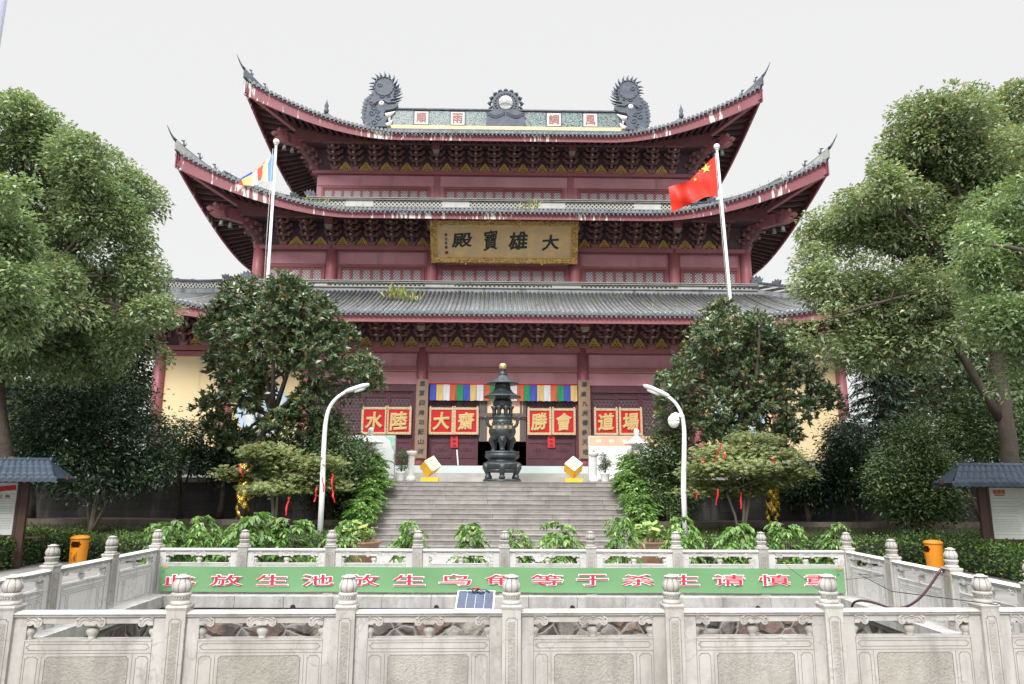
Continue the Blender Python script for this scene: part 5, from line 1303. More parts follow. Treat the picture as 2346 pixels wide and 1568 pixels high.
def display(u0, u1, v0, v1, Y, label, header=None):
    x0, z1 = U(u0, v0, Y); x1, _ = U(u1, v1, Y); z0 = ZPLAT+.12
    o = empty('display_board', ((x0+x1)/2, Y, ZPLAT), label, 'display board')
    WB = mat('display_white', (.80,.82,.82), .4, .03, 1.5)
    n = max(1, round((x1-x0)/1.4)); mb = MB()
    for k in range(n): mb.box(x0+(x1-x0)*k/n+.006, x0+(x1-x0)*(k+1)/n-.006, Y-.03, Y+.03, z0, z1)
    mb.build('panel', WB, o)
    mb = MB()
    for k in range(n+1): xx = x0+(x1-x0)*k/n; mb.box(xx-.03, xx+.03, Y+.031, Y+.09, ZPLAT, z1); mb.box(xx-.05, xx+.05, Y-.3, Y+.3, ZPLAT, ZPLAT+.04)
    mb.build('stand', mat('aluminium', (.5,.5,.5), .4, metal=.6), o)
    if header:
        mb = MB(); mb.box(x0+.01, x1-.01, Y-.034, Y-.0305, z1-.42, z1-.01); h = mb.build('header_band', mat('salmon_header', (.70,.36,.26), .6, .12, 1.2, dirt_or_sheen=((.74,.5,.34), .3, 1.5)), o)
        mb = MB()
        for k in range(4): put_glyph(mb, '二十風調'[k], (x0+.35+.6*k, Y-.036, z1-.2), .22, .2, bev=.02, ext=.004, depth=.1)
        mb = MB(); [mb.box(x0+.3+.55*k, x0+.5+.55*k, Y-.0375, Y-.035, z1-.27, z1-.15) for k in range(5)]; mb.build('faded_line', mat('faded_pink', (.78,.56,.44), .7), o)
        mb = MB()
        nl = int((x1-x0)/.16); [mb.box(x0+.08+.16*k, x0+.085+.16*k, Y-.033, Y-.0305, z0+.1, z1-.5) for k in range(nl)]; mb.build('column_rule', mat('pale_grey_print', (.60,.64,.65), .6), o)
    else:
        mb = MB(); [mb.box(x1-.85, x1-.85+(.5 if k % 3 else .35), Y-.034, Y-.0305, z1-.45-.12*k, z1-.43-.12*k) for k in range(8)]
        mb.build('text_line', mat('grey_green_print', (.50,.60,.56), .6), o)
        mb = MB(); mb.prism([(x1-.45, z1-.02), (x1-.01, z1-.02), (x1-.01, z1-.7), (x1-.12, z1-.5), (x1-.2, z1-.2)], Y-.034, Y-.0305); mb.build('green_motif', mat('jade_motif', (.33,.60,.46), .6, .25, 4), o)
        mb = MB()
        for k, ch in enumerate('重法'): put_glyph(mb, ch, (x1-1.0+.22*k, Y-.035, z1-.2), .15, .15, bev=.01, ext=.004, depth=.1)
        mb.build('lettering', mat('grey_print', (.30,.33,.33), .6), o)
display(682, 903, 997, 1062, 30.2, 'white display board with a jade green corner standing left of the steps')
display(1349, 1575, 999, 1066, 30.2, 'white panel screen with a salmon heading right of the steps', True)

# ------------------------------------------------------------------ slogan banner on the far balustrade
yb = PY1-.118
x0, z1 = U(369, 1297, yb); x1, z0 = U(1937, 1359, yb)
ban = empty('slogan_banner', (0, yb, z0), 'long green banner with red characters hung along the far balustrade', 'banner')
GRN = mat('banner_green', (.155,.315,.15), .6, .10, .6)
mb = MB(); n = 60
mb.sheet([[(x0+(x1-x0)*i/n, yb-.014-.010*math.sin(i*.8+f*2)*(.3+f)-.006*math.sin(i*2.1+f*3), z0+(z1-z0)*f-.012*abs(math.sin(i*math.pi/15))*(1-.3*f)) for i in range(n+1)] for f in (0, .25, .5, .75, 1)]); mb.build('cloth', GRN, ban)
wb = mat('letter_white', (.80,.82,.80), .5, .02, 2); rl = mat('letter_crimson', (.55,.03,.07), .5, .05, 2)
us = [413,520,625,729,833,938,1043,1148,1253,1357,1461,1565,1669,1773,1877]
for u, ch in zip(us, '此放生池放生乌龟等于杀生请慎重'):
    c0 = at(u, 1329 if True else 0, yb); mb = MB()
    put_glyph(mb, ch, (c0.x, yb-.034, c0.z), .63, .222, bev=.05, ext=.002, depth=.03, mi=0, warp=.04)
    put_glyph(mb, ch, (c0.x, yb-.040, c0.z), .60, .20, bev=.008, ext=.002, depth=.03, mi=1, warp=.04)
    mb.build('lettering', [wb, rl], ban)
for u, v in ((377, 1303), (1922, 1308)):
    c0 = at(u, v, yb-.03); mb = MB()
    for a in (.3, 2.0, 4.1): mb.add([(c0.x, yb-.03, c0.z), (c0.x+.08*math.cos(a), yb-.03, c0.z+.08*math.sin(a)), (c0.x+.07*math.cos(a+.6), yb-.03, c0.z+.07*math.sin(a+.6))], [(0,1,2)], int(a > 2))
    mb.build('corner_motif', [mat('motif_orange', (.6,.3,.06), .6), mat('motif_teal', (.05,.3,.25), .6)], ban)

# solar panel leaning on the near handrail, its lead, and the wires and hose
a, b, c, d = at(1042, 1396, PY0+.10), at(1131, 1397, PY0+.10), at(1133, 1355, PY0+.42), at(1051, 1353, PY0+.42)
P = Plane((a+b+c+d)/4, b-a, (c+d)/2-(a+b)/2, (b-a).length, ((c+d)/2-(a+b)/2).length)
sp_ = empty('solar_panel', (a+b)/2, 'small solar panel with blue cells and painted pink reflections propped on the near handrail', 'solar panel')
mb = MB(); P.slab(mb, -.5, .5, -.5, .5, -.015, .004)
mb.build('aluminium_frame', mat('panel_frame', (.62,.64,.66), .35, metal=.6), sp_)
mb = MB()
for i in range(4):
    for j in range(9): P.slab(mb, -.47+.235*i+.004, -.47+.235*(i+1)-.004, -.47+.1045*j+.003, -.47+.1045*(j+1)-.003, .0045, .006)
mb.build('cells', mat('solar_cell', (.022,.042,.085), .16, .35, 9, dirt_or_sheen=((.10,.035,.10), .2, 3)), sp_)  # purplish patches put pink reflections into the cell colour
mb = MB(); mb.tube([P.p(-.25+.05*q, .44+.05*math.sin(q*1.4), .02+.012*math.sin(q)) for q in range(13)], .007, 6); mb.tube([P.p(-.1+.04*q, .36+.03*math.sin(q*1.9+1), .015) for q in range(9)], .006, 6); mb.build('cable', INK, sp_)
mb = MB(); mb.tube([P.p(-.12, .5, .03), P.p(.08, .49, .03)], .012, 6); mb.build('connector', mat('red_connector', (.35,.05,.05), .5), sp_)
hp = [at(u, v, y) for u, v, y in ((1950, 1440, 12.6), (1950, 1393, 12.5), (1956, 1379, 12.4), (1975, 1375, 12.1), (2010, 1383, 11.7), (2045, 1396, 11.4), (2080, 1391, 11.2), (2110, 1370, 11.1), (2140, 1330, 11.05), (2158, 1298, 11.0), (2166, 1320, 11.25), (2170, 1380, 11.3))]
hq = []
for i in range(len(hp)-1):
    for q in range(4): hq.append(hp[i].lerp(hp[i+1], q/4))
for _ in range(3): hq = [hq[0]]+[(hq[i-1]+hq[i]*2+hq[i+1])/4 for i in range(1, len(hq)-1)]+[hq[-1]]
mb = MB(); mb.tube(hq, .019, 8); mb.build('hose', mat('purple_hose', (.075,.035,.05), .4, .15, 6), label='dark purple hose looping from the pond over the right side balustrade', cat='hose')
w0 = Vector((PX/4*3+.0, PY0-.10, .90)); w0.x = 1.67*3
mb = MB(); mb.tube([(w0.x+.11, PY0, .905), (w0.x, PY0-.11, .90), (w0.x-.11, PY0, .905), (w0.x-.6, PY0+.8, .90), (w0.x+.2, PY0+3.2, .80), (w0.x+1.3, PY1-2, .6), (PX-.3, PY1-.5, .35)], .005, 5); mb.build('wire', INK, label='thin black wire tied round the near lotus post on the right', cat='wire')
w1, w2 = at(1740, 1240, PY1), at(1905, 1355, PY0+.3)
mb = MB(); mb.tube([(w1.x, PY1-.14, w1.z), ((w1.x+1.67*2)/2+.1, (PY1+PY0)/2, .85), (1.67*2+.05, PY0+.12, .93)], .004, 4); mb.build('wire', INK, label='thin slack wire crossing the pond from the far balustrade to a near post', cat='wire')

# ------------------------------------------------------------------ flag poles and flags
def flagpole(u0, v0, u1, v1, Y, label):
    a = at(u0, v0, Y); b = at(u1, v1, Y); d = (b-a)/(b.z-a.z); base = a+d*(ZPLAT-a.z)
    o = empty('flagpole', base, label, 'flagpole', 'white flagpoles before the hall')
    mb = MB(); mb.tube([base, base+(a-base)*.5, a], [.085, .068, .048], 12); mb.build('pole', WHITEP, o)
    mb = MB(); mb.ball(a+Vector((0,0,.03)), .13, 10); mb.lathe([(.07, -.12), (.085, -.10), (.07, -.06)], 12, a); mb.build('ball_finial', WHITEP, o)
    mb = MB(); mb.tube([a+Vector((-.10, -.06, -.3)), a+(base-a)*.3+Vector((-.13, -.06, 0)), a+(base-a)*.75+Vector((-.11, -.08, 0))], .012, 5); mb.build('halyard', mat('rope', (.5,.48,.45), .8), o)
    mb = MB(); mb.lathe([(.16, 0), (.16, .05), (.10, .08), (.09, .4)], 14, base); mb.build('base_collar', WHITEP, o)
YF = 28.4
flagpole(633, 327, 613, 645, YF, 'white flagpole flying the striped Buddhist flag, left of the hall')
flagpole(1642, 338, 1677, 728, YF, 'white flagpole flying the red flag with yellow stars, right of the hall')
def L5(x, y): return ((880+x/5.808)*.57275, (560+y/5.808)*.57275)
def L4(x, y): return ((2600+x/5.2275)*.57275, (550+y/5.2275)*.57275)
FC = [mat('flag_'+n, c, .7, .04, 1) for n, c in (('blue', (.16,.30,.62)), ('pale_yellow', (.80,.72,.42)), ('red', (.66,.12,.10)), ('white', (.78,.76,.76)), ('orange', (.80,.42,.20)), ('deep_blue', (.03,.07,.42)), ('yellow', (.80,.62,.20)))]
fl = empty('flag', at(628, 350, YF), 'striped blue, yellow, red, white and orange Buddhist flag on the left pole', 'flag')
polys = [(0, [(1265,300),(1225,965),(1115,965),(1105,560),(1165,430)]), (1, [(1165,430),(1105,560),(1115,965),(950,945),(985,760),(1000,570),(1095,460)]), (2, [(1000,570),(985,760),(950,945),(880,950),(865,780),(870,690)]),
  (2, [(1095,460),(1000,570),(980,548)]), (3, [(870,690),(865,780),(880,950),(855,1022),(760,1070),(745,850),(760,790)]), (4, [(870,670),(870,690),(760,790),(745,740)]), (5, [(745,740),(760,790),(500,925),(480,890)]), (6, [(760,790),(745,850),(545,1050),(505,930)]),
  (4, [(745,850),(760,1070),(530,1085),(545,1050)]), (2, [(505,930),(545,1050),(525,1068),(390,1030)]), (3, [(390,1030),(525,1068),(400,1200)]), (4, [(525,1068),(540,1082),(510,1120),(400,1215),(400,1200)])]
for c, pg in polys:
    mb = MB(); vs_ = []
    for x, y in pg:
        f = (1265-x)/870; vs_.append(at(*L5(x, y), YF-.05+.22*math.sin(f*9+y*.004)*f))
    mb.add(vs_, [tuple(range(len(vs_)))]); mb.build('cloth_panel', FC[c], fl)
top = [(1372,388),(1250,480),(1050,688),(830,900),(600,975),(388,1040)]; bot = [(1420,1255),(1320,1232),(1160,1250),(900,1358),(720,1450),(458,1575)]
def poly_at(pl_, f):
    i = min(len(pl_)-2, int(f*(len(pl_)-1))); g = f*(len(pl_)-1)-i; return (pl_[i][0]+(pl_[i+1][0]-pl_[i][0])*g, pl_[i][1]+(pl_[i+1][1]-pl_[i][1])*g)
def flag_pt(x, y, off=0):
    f = max(0, (1400-x)/1000); return at(*L4(x, y), YF-.05-off+.42*f*math.sin(5.2*f+.0052*(y-.9*x))+.17*f*math.sin(9*f+.011*(y+.4*x)))
rf = empty('flag', at(1642, 400, YF), 'red flag with yellow stars streaming from the right pole', 'flag')
rows = []
for j in range(21):
    r = []
    for i in range(31):
        a, b = poly_at(top, i/30), poly_at(bot, i/30); g = j/20; r.append(flag_pt(a[0]+(b[0]-a[0])*g, a[1]+(b[1]-a[1])*g))
    rows.append(r)
MB().sheet(rows).build('cloth', mat('flag_scarlet', (.68,.035,.02), .6, .04, 1), rf)
ys = mat('star_yellow', (.82,.66,.16), .6, .03, 2)
for cx, cy, rx, ry, rot in ((1172, 650, 105, 110, .35), (945, 882, 42, 44, .1), (1035, 695, 14, 14, 0), (1203, 558, 14, 12, 0)):
    pts = []
    for k in range(10):
        a = math.pi/2+k*math.pi/5+rot; r = 1 if k % 2 == 0 else .42; pts.append((cx+rx*r*math.cos(a)+(.25*ry*r*math.sin(a) if rx > 60 else 0), cy-ry*r*math.sin(a)))
    mb = MB(); c0 = flag_pt(cx, cy, .035); mb.add([c0]+[flag_pt(x, y, .035) for x, y in pts], [(0, k+1, (k+1) % 10+1) for k in range(10)]); mb.build('star', ys, rf)

# ------------------------------------------------------------------ lamp posts, globes, tall grey pole
def lamp_post(ub, Y, pts, head, label, cctv=None):
    p = [at(u, v, Y) for u, v in pts]; base = Vector((p[0].x+.0, Y, lawn_z(Y)+.0))
    o = empty('lamp_post', base, label, 'lamp post', 'white curved lamp posts on the lawns')
    up_ = [base, p[0]]
    for a, b in zip(p[:-1], p[1:]):
        for q in (.25, .5, .75, 1): up_.append(a.lerp(b, q))
    sm = up_[:]
    for _ in range(3): sm = sm[:2]+[(sm[i-1]+sm[i]*2+sm[i+1])/4 for i in range(2, len(sm)-1)]+[sm[-1]]
    n = len(sm); mb = MB(); mb.tube(sm, [.085-.035*min(1, i/(n*.8)) for i in range(n)], 12); mb.build('curved_pole', WHITEP, o)
    a, b = at(*head[0], Y), at(*head[1], Y); d = (b-a).normalized(); n_ = Vector((0,1,0)); z_ = d.cross(n_); z_ = z_ if z_.z > 0 else -z_
    Lh = (b-a).length; mb = MB()
    secs = [(0, .05, .055, -.03), (.10, .085, .08, -.04), (.35, .135, .09, -.06), (.75, .15, .085, -.065), (.94, .125, .06, -.05), (1, .08, .025, -.02)]
    vs_ = []
    for f, hw, hu, hd in secs:
        c = a+d*(f*Lh)
        for q in range(12):
            an = 2*math.pi*q/12; s_ = math.sin(an); vs_.append(c+n_*(hw*math.cos(an))+z_*((hu if s_ > 0 else -hd)*s_))
    m = len(secs); mb.add(vs_, [(i*12+k, i*12+(k+1) % 12, (i+1)*12+(k+1) % 12, (i+1)*12+k) for i in range(m-1) for k in range(12)]+[tuple(range(12))[::-1], tuple((m-1)*12+k for k in range(12))], 0, True)
    h = mb.build('lamp_head', WHITEP, o)
    mb = MB(); c = a+d*(Lh*.58)-z_*.085; mb.prism([(.24*Lh*math.cos(q*math.pi/8), .11*math.sin(q*math.pi/8)) for q in range(16)], -.02, .02, 0, o=c, X=d, Z=n_, N=z_); mb.build('lens', mat('lamp_lens', (.55,.56,.56), .15, .1, 4), h)
    if cctv:
        q0, q1 = at(*cctv[0], Y), at(*cctv[1], Y); c0 = at(*cctv[2], Y-.1)
        cm = empty('dome_camera', c0, 'white dome security camera hung from the lamp post right of the steps', 'camera')
        mb = MB(); mb.beam(q0+Vector((0,-.05,0)), q1+Vector((0,-.05,0)), .05, .09); mb.tube([q1+Vector((0,-.06,.02)), q1+Vector((-.02,-.1,-.10)), Vector((c0.x, c0.y, c0.z+.15))], .03, 8); mb.build('bracket', WHITEP, cm)
        mb = MB(); mb.lathe([(.02, .24), (.07, .22), (.10, .17), (.16, .12), (.185, .03), (.18, -.01)], 20, c0); mb.build('housing', WHITEP, cm)
        mb = MB(); mb.lathe([(.178, -.012), (.17, -.08), (.12, -.17), (.05, -.215), (.005, -.22)], 20, c0); mb.build('dome', mat('milky_dome', (.70,.71,.72), .2, .03, 2), cm)
lamp_post(735, 22.5, [(738.5, 1120), (741, 1040), (745, 970), (753, 935), (770, 912), (792, 898)], [(790, 899), (846, 881)], 'white curved lamp post left of the steps with its head over the magnolia')
lamp_post(1566, 22.5, [(1566, 1120), (1567.5, 1040), (1568, 985), (1563, 950), (1550, 925), (1530, 908)], [(1533, 909), (1474, 883)], 'white curved lamp post right of the steps carrying a dome camera', ((1566, 956), (1545, 948), (1543.5, 965)))
for u, lb in ((1945, 'frosted globe lamp above the shrub, left one of the close pair'), (1975, 'frosted globe lamp above the shrub, right one of the close pair')):
    p = at(u, 972, 29.5); o = empty('globe_lamp', (p.x, 29.5, ZPLAT), lb, 'lamp', 'globe lamps by the hall corner')
    mb = MB(); mb.tube([(p.x, 29.5, ZPLAT), (p.x, 29.5, p.z-.2)], .05, 8); mb.build('pole', WHITEP, o)
    mb = MB(); mb.ball(p, .23, 12); mb.build('globe', mat('frosted_globe', (.50,.56,.60), .2, .05, 2), o)
e_ = at(10, 50, 9.0)
mb = MB(); mb.tube([(e_.x-.11, 9, 0), (e_.x-.11, 9, 12)], [.11, .075], 14); mb.lathe([(.2, 0), (.2, .05), (.12, .1)], 14, (e_.x-.11, 9, 0)); mb.build('tall_pole', mat('grey_lilac_paint', (.30,.31,.40), .5, .05, 1), label='tall grey pole at the top left edge of the picture, close to the viewer', cat='pole')

# ------------------------------------------------------------------ litter bins
def bin_(u, vt, Y, label, slot_a, sign):
    x = at(u, 1260, Y).x; o = empty('litter_bin', (x, Y, 0), label, 'litter bin', 'orange litter bins in front of the hedges', 0)
    H_ = at(u, vt, Y).z; r = .205; OR = mat('bin_orange', (.60,.215,.012), .38, .06, 1.5, dirt_or_sheen=((.38,.16,.03), .2, 6)); mb = MB(); n = 48; z = np.concatenate([np.linspace(0, H_-.36, 5), np.linspace(H_-.32, H_-.12, 9), [H_-.09]])
    vs_, fs_ = [], []
    rr = lambda zz: r*(.90+.10*min(1, zz/(H_-.36))) if zz < H_-.36 else r
    for zz in z:
        for k in range(n): a = 2*math.pi*k/n; vs_.append((x+rr(zz)*math.cos(a), Y+rr(zz)*math.sin(a), zz))
    for i in range(len(z)-1):
        for k in range(n):
            a = 2*math.pi*(k+.5)/n; zc = (z[i]+z[i+1])/2; da = min(abs((a-sa+math.pi) % (2*math.pi)-math.pi) for sa in slot_a)
            if (da/.62)**2.5+(abs(zc-(H_-.22))/.085)**2.5 < 1: continue
            fs_.append((i*n+k, i*n+(k+1) % n, (i+1)*n+(k+1) % n, (i+1)*n+k))
    mb.add(vs_, fs_, 0, True); mb.build('shell', OR, o)
    mb = MB(); mb.lathe([(r*1.0, H_-.107), (r*1.035, H_-.103)], 36, (x, Y, 0), 0); mb.lathe([(r*.93, .0), (r*.93, .035)], 36, (x, Y, 0)); mb.build('seam_ring', mat('bin_seam', (.22,.08,.01), .6), o)
    mb = MB(); mb.lathe([(r*1.05, H_-.10), (r*1.10, H_-.075), (r*1.05, H_-.05), (r*.8, H_-.018), (r*.3, H_), (.004, H_+.002)], 36, (x, Y, 0)); mb.build('lid', OR, o)
    mb = MB(); mb.lathe([(r*.92, .05), (r*.92, H_-.36)], 24, (x, Y, 0)); mb.build('liner', DARK, o)
    if sign:
        BR = mat('bin_print', (.16,.06,.01), .6); mb = MB(); y_ = lambda a: (x+(r+.003)*math.cos(a), Y+(r+.003)*math.sin(a))
        a0 = -math.pi/2-.05
        def ln(p, q, w_=.006):
            A = [y_(a0+p[0]/r)+(p[1],), y_(a0+q[0]/r)+(q[1],)]; mb.beam(A[0], A[1], w_, .004, 0, up=(math.cos(a0), math.sin(a0), 0))
        zc = H_-.50
        for q in (((-.07,zc+.09),(.07,zc+.09)), ((.07,zc+.09),(.07,zc-.12)), ((.07,zc-.12),(-.07,zc-.12)), ((-.07,zc-.12),(-.07,zc+.09)), ((-.07,zc+.045),(.07,zc+.045)), ((-.05,zc-.10),(-.055,zc-.03)), ((-.05,zc-.10),(-.015,zc-.10)), ((-.015,zc-.10),(-.01,zc-.03))): ln(*q)
        ln((.03,zc+.01), (.03,zc-.05), .022); ln((.022,zc-.05), (.02,zc-.105), .012); ln((.038,zc-.05), (.04,zc-.105), .012); ln((.03,zc-.005), (-.005,zc-.03), .01)
        p_ = y_(a0+.03/r); mb.ball((p_[0], p_[1], zc+.028), .013, 6); mb.build('tidy_symbol', BR, o)
bin_(181, 1226, 19.0, 'orange litter bin with its hand slot facing the viewer, left of the pond', (-math.pi/2, math.pi/2), True)
bin_(2139, 1237, 18.2, 'orange litter bin with its slots at the sides, right of the pond', (0, math.pi), False)

# ------------------------------------------------------------------ roofed notice boards
BRN = mat('brown_timber_paint', (.055,.028,.02), .55, .2, 2)
SHT = mat('blue_grey_tile_sheet', (.026,.040,.062), .5, .18, 1.5, dirt_or_sheen=((.055,.075,.10), .25, 4))
def notice(ux, Y, side, label):
    """side +1: board extends to the viewer's right of its inner post"""
    s = side; x = at(ux, 1200, Y).x; rz = R(17)*(-s)
    o = empty('notice_board', (x, Y, 0), label, 'notice board', 'roofed notice boards behind the hedges')
    Wd = 3.0; z0, z1, zr = .78, 2.02, 2.55
    def sx(a, b): return tuple(sorted((s*a, s*b)))
    for k, a in enumerate((0, Wd)):
        mb = MB(); mb.box(*sx(a-.085, a+.085), -.085, .085, 0, 2.25); link('post', mb.mesh('post', BRN), o)
    mb = MB()
    for za, zb in ((z0-.10, z0), (z1+.0, z1+.1)): mb.box(*sx(.10, Wd-.10), -.06, .06, za, zb)
    for a, b in ((.10, .16), (Wd-.16, Wd-.10), (Wd/2-.03, Wd/2+.03)): mb.box(*sx(a, b), -.055, .055, z0, z1)
    mb.box(*sx(-.45, -.10), -.02, .02, z0-.09, z0-.05); link('frame', mb.mesh('frame', BRN), o)
    mb = MB(); mb.box(*sx(.16, Wd-.16), -.012, .02, z0, z1); bd = link('board', mb.mesh('board', mat('notice_paper', (.55,.57,.54), .4, .04, 1)), o)
    # sheets of fine print as rows of dashes
    mb = MB(); r_ = random.Random(5 if s > 0 else 9)
    nsh = 4; cw = (Wd-.36)/nsh
    for j in range(nsh):
        xa = .18+cw*j; mb.box(*sx(xa-.004, xa+.002), -.016, -.0125, z0, z1, 1); z = z1-.26
        while z > z0+.06:
            if r_.random() < .85:
                xx = xa+.04; e_ = xa+cw-.04-(.12*r_.random() if r_.random() < .4 else 0)
                while xx < e_:
                    l = .02+.10*r_.random(); mb.box(*sx(xx, min(xx+l, e_)), -.0155, -.0125, z, z+.011, 0); xx += l+.012
            z -= .034 if j % 2 else .04
    link('print_line', mb.mesh('print_line', [mat('print_grey', (.26,.28,.28), .7), mat('print_rule', (.38,.39,.38), .7)]), bd)
    mb = MB()
    if s > 0:
        for q in range(3): mb.box(*sx(.26+.09*q, .34+.09*q), -.0165, -.0125, z1-.15, z1-.05)
        mb.box(*sx(.28, .50), -.0165, -.0125, z1-.20, z1-.165); hd = link('heading', mb.mesh('heading', mat('heading_russet', (.40,.12,.05), .7)), bd)
    else:
        vsx = lambda a: s*a
        mb.prism([(s*.22, z1-.05), (s*.62, z1-.10), (s*.66, z1-.26), (s*.46, z1-.20), (s*.20, z1-.18)], -.0165, -.0125); hd = link('heading', mb.mesh('heading', mat('heading_crimson', (.40,.03,.03), .7, .5, 30)), bd)
        mb = MB()
        for q in range(2): put_glyph(mb, '公告'[q], (s*(.52-.16*q), -.017, z1-.33), .11, .10, bev=.02, ext=.004, depth=.1)
        link('lettering', mb.mesh('lettering', mat('heading_purple', (.22,.03,.05), .7)), bd)
    # tile-profile roof: two slopes with half-round rolls, scalloped eave
    xa, xb = -.85, Wd+.85; n = int((xb-xa)/.145); mb = MB()
    for sy in (-1, 1):
        prof_ = [(sy*.06, zr), (sy*.30, zr-.16), (sy*.60, zr-.33), (sy*.86, zr-.42)]
        hipx = lambda i: (0, .04, .12, .24)[i]
        NX = n*6
        rows = []
        for i, (y, z) in enumerate(prof_):
            r = []
            for q in range(NX+1):
                f = q/NX; ph = (f*n) % 1; b = .030*abs(math.sin(math.pi*ph))
                x_ = (xa+.38-.38*(i/3))+((xb-.38+.38*(i/3))-(xa+.38-.38*(i/3)))*f; r.append((s*x_, y, z+b))
            rows.append(r)
        # step each course down a little
        fine = []
        for i in range(3):
            for g in (0, .5, .97):
                fine.append([tuple(np.array(a)*(1-g)+np.array(b)*g+np.array([0, 0, .018*g])) for a, b in zip(rows[i], rows[i+1])])
            fine.append([tuple(np.array(a)*.0+np.array(b)+np.array([0, 0, -.004])) for a, b in zip(rows[i], rows[i+1])])
        fine.append([(p[0], p[1]+sy*.01, p[2]-.07-.06*(1-abs(2*(((k/6) % 1)-.5)))) for k, p in enumerate(fine[-1])])
        mb.sheet(fine, sm=False)
    for e2 in (xa+.38, xb-.38): mb.add([(s*e2, -.06, zr), (s*e2, .06, zr), (s*(xa if e2 < 1 else xb), .86, zr-.42), (s*(xa if e2 < 1 else xb), -.86, zr-.42)], [(0,1,2,3)])
    mb.tube([(s*(xa+.36), 0, zr+.01), (s*(xb-.36), 0, zr+.01)], .075, 8)
    for k in range(9): q = xa+.38+(xb-xa-.76)*k/8; mb.tube([(s*(q-.03), 0, zr+.01), (s*(q+.03), 0, zr+.01)], .09, 8)
    link('tiled_roof', mb.mesh('tiled_roof', SHT), o)
    mb = MB(); mb.box(*sx(-.9, Wd+.9), -.05, .05, 2.10, 2.2); [mb.box(*sx(a-.05, a+.05), -.75, .75, 2.08, 2.16) for a in (0, Wd)]; link('roof_beam', mb.mesh('roof_beam', BRN), o)
    o.rotation_euler.z = rz
    return o
notice(49, 18.2, -1, 'blue roofed notice board cut by the left edge with a crimson heading')
notice(2256, 18.2, 1, 'blue roofed notice board cut by the right edge with columns of fine print')
# ------------------------------------------------------------------ trees
BARK = mat('tree_bark', (.07,.055,.045), .9, .3, 5, bump=.6, bscale=18, bdist=.03)
BARKP = mat('pale_bark', (.20,.17,.14), .85, .25, 4, bump=.3, bscale=18)
LF_CAM = leafmat('camphor_leaf', (.12,.18,.09), (.275,.345,.19), (.33,.33,.16), .07, rough=.36)
LF_CAM2 = leafmat('camphor_young_leaf', (.12,.185,.085), (.24,.325,.165), (.31,.35,.17), .12, rough=.36)
LF_CAMY = leafmat('camphor_turning_leaf', (.13,.18,.09), (.295,.36,.205), (.37,.35,.18), .10, rough=.36)
LF_MAG = leafmat('magnolia_leaf', (.045,.085,.036), (.15,.215,.105), (.25,.18,.06), .09, rough=.33, transl=.10, spec=.7)
LF_OSM = leafmat('osmanthus_leaf', (.02,.045,.024), (.065,.11,.06), (.09,.14,.06), .08, rough=.34, transl=.1, spec=.5)
LF_OSM2 = leafmat('shrub_leaf', (.035,.07,.024), (.105,.16,.06), (.15,.20,.07), .12, rough=.4, transl=.15)
LF_MAP = leafmat('maple_leaf', (.135,.19,.072), (.29,.345,.155), (.36,.27,.18), .13, rough=.5, transl=.4)
LF_CON = leafmat('conifer_needle', (.018,.042,.03), (.05,.09,.06), None, rough=.55, transl=.05)
LF_POT = leafmat('pot_plant_leaf', (.06,.155,.03), (.18,.31,.085), (.26,.37,.10), .15, rough=.38, transl=.25)
LF_HED = leafmat('hedge_leaf', (.022,.055,.010), (.075,.14,.028), (.12,.19,.035), .12, rough=.4, transl=.15)

def B(lst, Y, dy=.8, sq=.85):
    out = []
    for t in lst:
        u, v, r = t[:3]; yy = Y+rng.normal()*dy if dy else Y
        rv = t[3] if len(t) > 3 else r*sq
        k = yy*px(1); c = at(u, v, yy); out.append(((c.x, c.y, c.z), (r*k, min(r*k, 2.6), rv*k)))
    return out
def limbs(mb, fork, blobs, r0, n, mi=0):
    idx = rng.permutation(len(blobs))[:n]
    for i in idx:
        e_ = Vector(blobs[i][0]); d = e_-fork; m = fork+d*.5+Vector((rng.normal()*.12*d.length, rng.normal()*.1*d.length, .10*d.length))
        pts = [fork, fork.lerp(m, .55)+Vector((0,0,.05)), m, m.lerp(e_, .55)+Vector((rng.normal()*.1, rng.normal()*.1, .05)), e_]
        mb.tube(pts, [r0, r0*.75, r0*.55, r0*.35, r0*.1], 7, mi)
        for q in range(4):
            s = m.lerp(e_, rng.random()); o = Vector(rng.normal(size=3))*.45*Vector(blobs[i][1]).length/1.6
            mb.tube([s, s+o*.5+Vector((0,0,.08)), s+o], [r0*.28, r0*.18, r0*.05], 5, mi)
def tree(name, label, cat, trunk, rad, blobs, geo, leafm, bark=BARK, nl=8, group=None, rl=None, extra=None):
    base = Vector(trunk[0]); o = empty(name, base, label, cat, group)
    mb = MB(); m = len(trunk); rr = [rad*(1-.45*i/(m-1)) for i in range(m)]; rr[0] *= 1.25
    pts = []; rs = []
    for i in range(m-1):
        for q in range(3): pts.append(Vector(trunk[i]).lerp(Vector(trunk[i+1]), q/3)+Vector((rng.normal(), rng.normal(), 0))*rad*.12*(i+q > 0)); rs.append(rr[i]+(rr[i+1]-rr[i])*q/3)
    pts.append(Vector(trunk[-1])); rs.append(rr[-1])
    mb.tube(pts, rs, 12)
    limbs(mb, pts[-1], blobs, rl or rr[-1]*.75, nl)
    if extra: extra(mb)
    mb.build('trunk', bark, o)
    V, Q = geo(blobs); np_mesh('crown', V, Q, leafm, o)
    return o
def T(u, v, Y): return at(u, v, Y)

